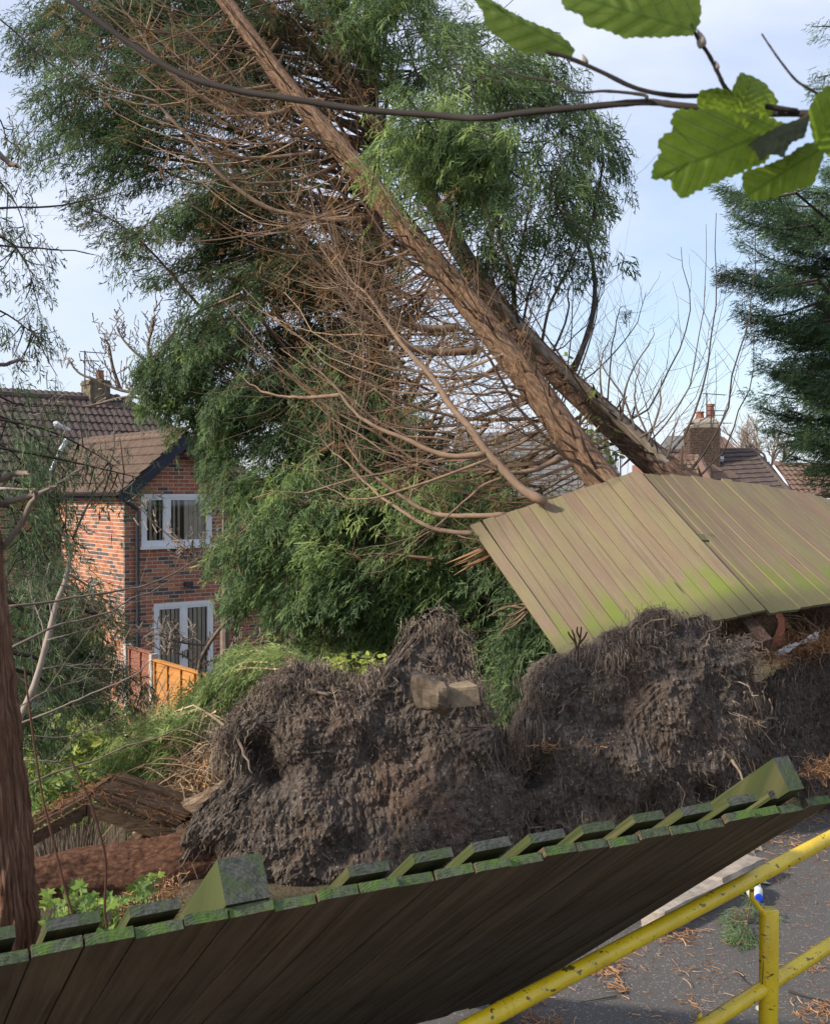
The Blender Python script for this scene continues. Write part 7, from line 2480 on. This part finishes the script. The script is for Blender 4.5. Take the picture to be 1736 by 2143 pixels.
def hazel_leaf(base, tip, d, wl, wr, lid, tilt=0.15, cup=0.12, teeth=11, shape=0.75):
    """toothed leaf from base to tip (picture points), half widths in picture units"""
    b3, t3 = P(base[0], base[1], d), P(tip[0], tip[1], d - tilt * 0.1)
    X_ = t3 - b3
    Ln = np.linalg.norm(X_)
    xd = X_ / Ln
    view = np.array([0, 1.0, 0])
    yd = unit(np.cross(view, xd))
    zd = np.cross(xd, yd)
    nu, nv = 45, 13
    V, L = [], []
    for i_ in range(nu):
        f = i_ / (nu - 1)
        env = (math.sin(math.pi * min(1, f ** shape * 0.985 + 0.015)) ** 0.5) * (1 - 0.10 * f)
        saw = ((f * teeth) % 1.0)
        for j_ in range(nv):
            s_ = (j_ / (nv - 1)) * 2 - 1
            w_ = (wl if s_ < 0 else wr) / FPX * d
            tooth = 1 + (0.13 * (saw - 0.5) if abs(s_) > 0.99 else 0.0) * (1 if 0.08 < f < 0.97 else 0)
            yv = s_ * w_ * env * tooth
            fo = f + (0.02 * saw if abs(s_) > 0.99 else 0)
            p = b3 + xd * Ln * fo + yd * yv + zd * (cup * abs(s_) ** 1.5 * w_ * env + 0.04 * Ln * math.sin(f * 3.0) + 0.004 * math.sin(f * 26 - abs(s_) * 9) * (Ln / 0.1) * 0.25)
            V.append(p); L.append((f, s_ * env * 0.6, lid))
    V = np.array(V)
    i_ = np.arange(nu - 1)[:, None] * nv
    j_ = np.arange(nv - 1)[None, :]
    Q = np.stack([i_ + j_, i_ + j_ + 1, i_ + nv + j_ + 1, i_ + nv + j_], -1).reshape(-1, 4)
    g = Geo()
    g.add(V, Q, b=np.array(L))
    return obj('leaf', g, M_HAZEL, hz, True)

def outline_leaf(outline, base, tip, d, lid, cup=0.10, roll=0.0, serr=0.030, mat=None):
    """leaf whose toothed rim follows a traced outline; surface cupped and wrinkled round the midrib"""
    o = np.array(outline, float)
    L2 = np.linalg.norm(np.array(tip, float) - np.array(base, float))
    axd = (np.array(tip, float) - np.array(base, float)) / L2
    pd = np.array([-axd[1], axd[0]])
    c = o.mean(0)
    rimp = []
    m_ = len(o)
    for k in range(m_):
        a_, b_ = o[k], o[(k + 1) % m_]
        sg = np.linalg.norm(b_ - a_)
        n_ = max(2, int(sg / 6.0))
        nrm = np.array([b_[1] - a_[1], a_[0] - b_[0]]) / max(sg, 1e-6)
        if np.dot(nrm, (a_ + b_) / 2 - c) < 0:
            nrm = -nrm
        for q_ in range(n_):
            f = q_ / n_
            saw = ((k * 0.37 + f * sg / 17.0 + 0.25 * math.sin(k * 3.1)) % 1.0)
            rimp.append(a_ * (1 - f) + b_ * f + nrm * serr * L2 * (saw - 0.4) * rng.uniform(0.5, 1.1))
    rimp = np.array(rimp)
    nr2 = 12
    V, Lc = [], []
    for i_ in range(nr2 + 1):
        f = i_ / nr2
        ring = c * (1 - f) + rimp * f if i_ == nr2 else c + (o_s := (rimp - c)) * f
        for pxy in ring:
            rel = pxy - np.array(base, float)
            u2, v2 = rel @ axd / L2, rel @ pd / L2
            dep = d - 0.001 + cup * 0.10 * (abs(v2) ** 1.4) + roll * v2 * 0.06 - 0.012 * math.sin(u2 * 3.0) + 0.0015 * math.sin((u2 * 7 - abs(v2) * 6.5) * 2 * math.pi)
            V.append(P(pxy[0], pxy[1], dep)); Lc.append((u2, v2, lid))
    V = np.array(V)
    n_ = len(rimp)
    i_ = np.arange(nr2)[:, None] * n_
    j_ = np.arange(n_)[None, :]
    Q = np.stack([i_ + j_, i_ + (j_ + 1) % n_, i_ + n_ + (j_ + 1) % n_, i_ + n_ + j_], -1).reshape(-1, 4)
    g = Geo()
    g.add(V, Q, b=np.array(Lc))
    return obj('leaf', g, mat or M_HAZEL, hz, True)
outline_leaf([(985, -10), (1010, 25), (1015, 55), (1045, 80), (1075, 100), (1100, 113), (1140, 112), (1165, 120), (1195, 118), (1203, 105), (1188, 85), (1160, 65), (1110, 45), (1060, 20), (1030, 0), (1010, -15)], (1203, 108), (985, -12), 1.05, 1.0, roll=1.5, serr=0.018)
outline_leaf([(1172, -5), (1180, 18), (1215, 30), (1224, 53), (1265, 62), (1310, 79), (1350, 77), (1400, 76), (1448, 74), (1463, 50), (1466, 20), (1460, -20), (1300, -60), (1190, -35)], (1448, 62), (1165, -20), 0.98, 2.0, roll=0.6, serr=0.022)
outline_leaf([(1413, 228), (1403, 250), (1408, 270), (1375, 295), (1383, 320), (1368, 345), (1361, 374), (1398, 373), (1410, 395), (1418, 410), (1433, 412), (1490, 385), (1548, 362), (1598, 340), (1640, 300), (1650, 262), (1600, 240), (1500, 228)], (1645, 262), (1361, 374), 0.97, 3.0, roll=-0.8, serr=0.030)
outline_leaf([(1456, 218), (1463, 190), (1500, 183), (1530, 190), (1548, 151), (1575, 160), (1600, 172), (1618, 195), (1628, 212), (1615, 240), (1560, 262), (1490, 250)], (1545, 255), (1575, 152), 1.0, 4.0, roll=0.5, serr=0.045)
outline_leaf([(1553, 360), (1552, 385), (1558, 405), (1570, 418), (1600, 418), (1650, 402), (1700, 388), (1722, 330), (1735, 298), (1690, 298), (1620, 340)], (1735, 300), (1556, 412), 0.95, 5.0, roll=-0.6, serr=0.028)
outline_leaf([(1690, 230), (1706, 200), (1730, 180), (1790, 165), (1815, 240), (1800, 330), (1740, 332), (1702, 300)], (1710, 300), (1800, 170), 0.90, 6.0, roll=0.5, serr=0.035)
outline_leaf([(1560, 300), (1600, 280), (1640, 258), (1692, 246), (1684, 286), (1652, 300), (1640, 330), (1612, 322), (1590, 336), (1580, 316)], (1692, 250), (1575, 322), 0.94, 7.0, roll=2.5, serr=0.04, mat=simple('dark_leaf', (0.012, 0.016, 0.010), 0.9, 0.05, 0.4, 60))  # small folded leaf in a near-black colour of its own material
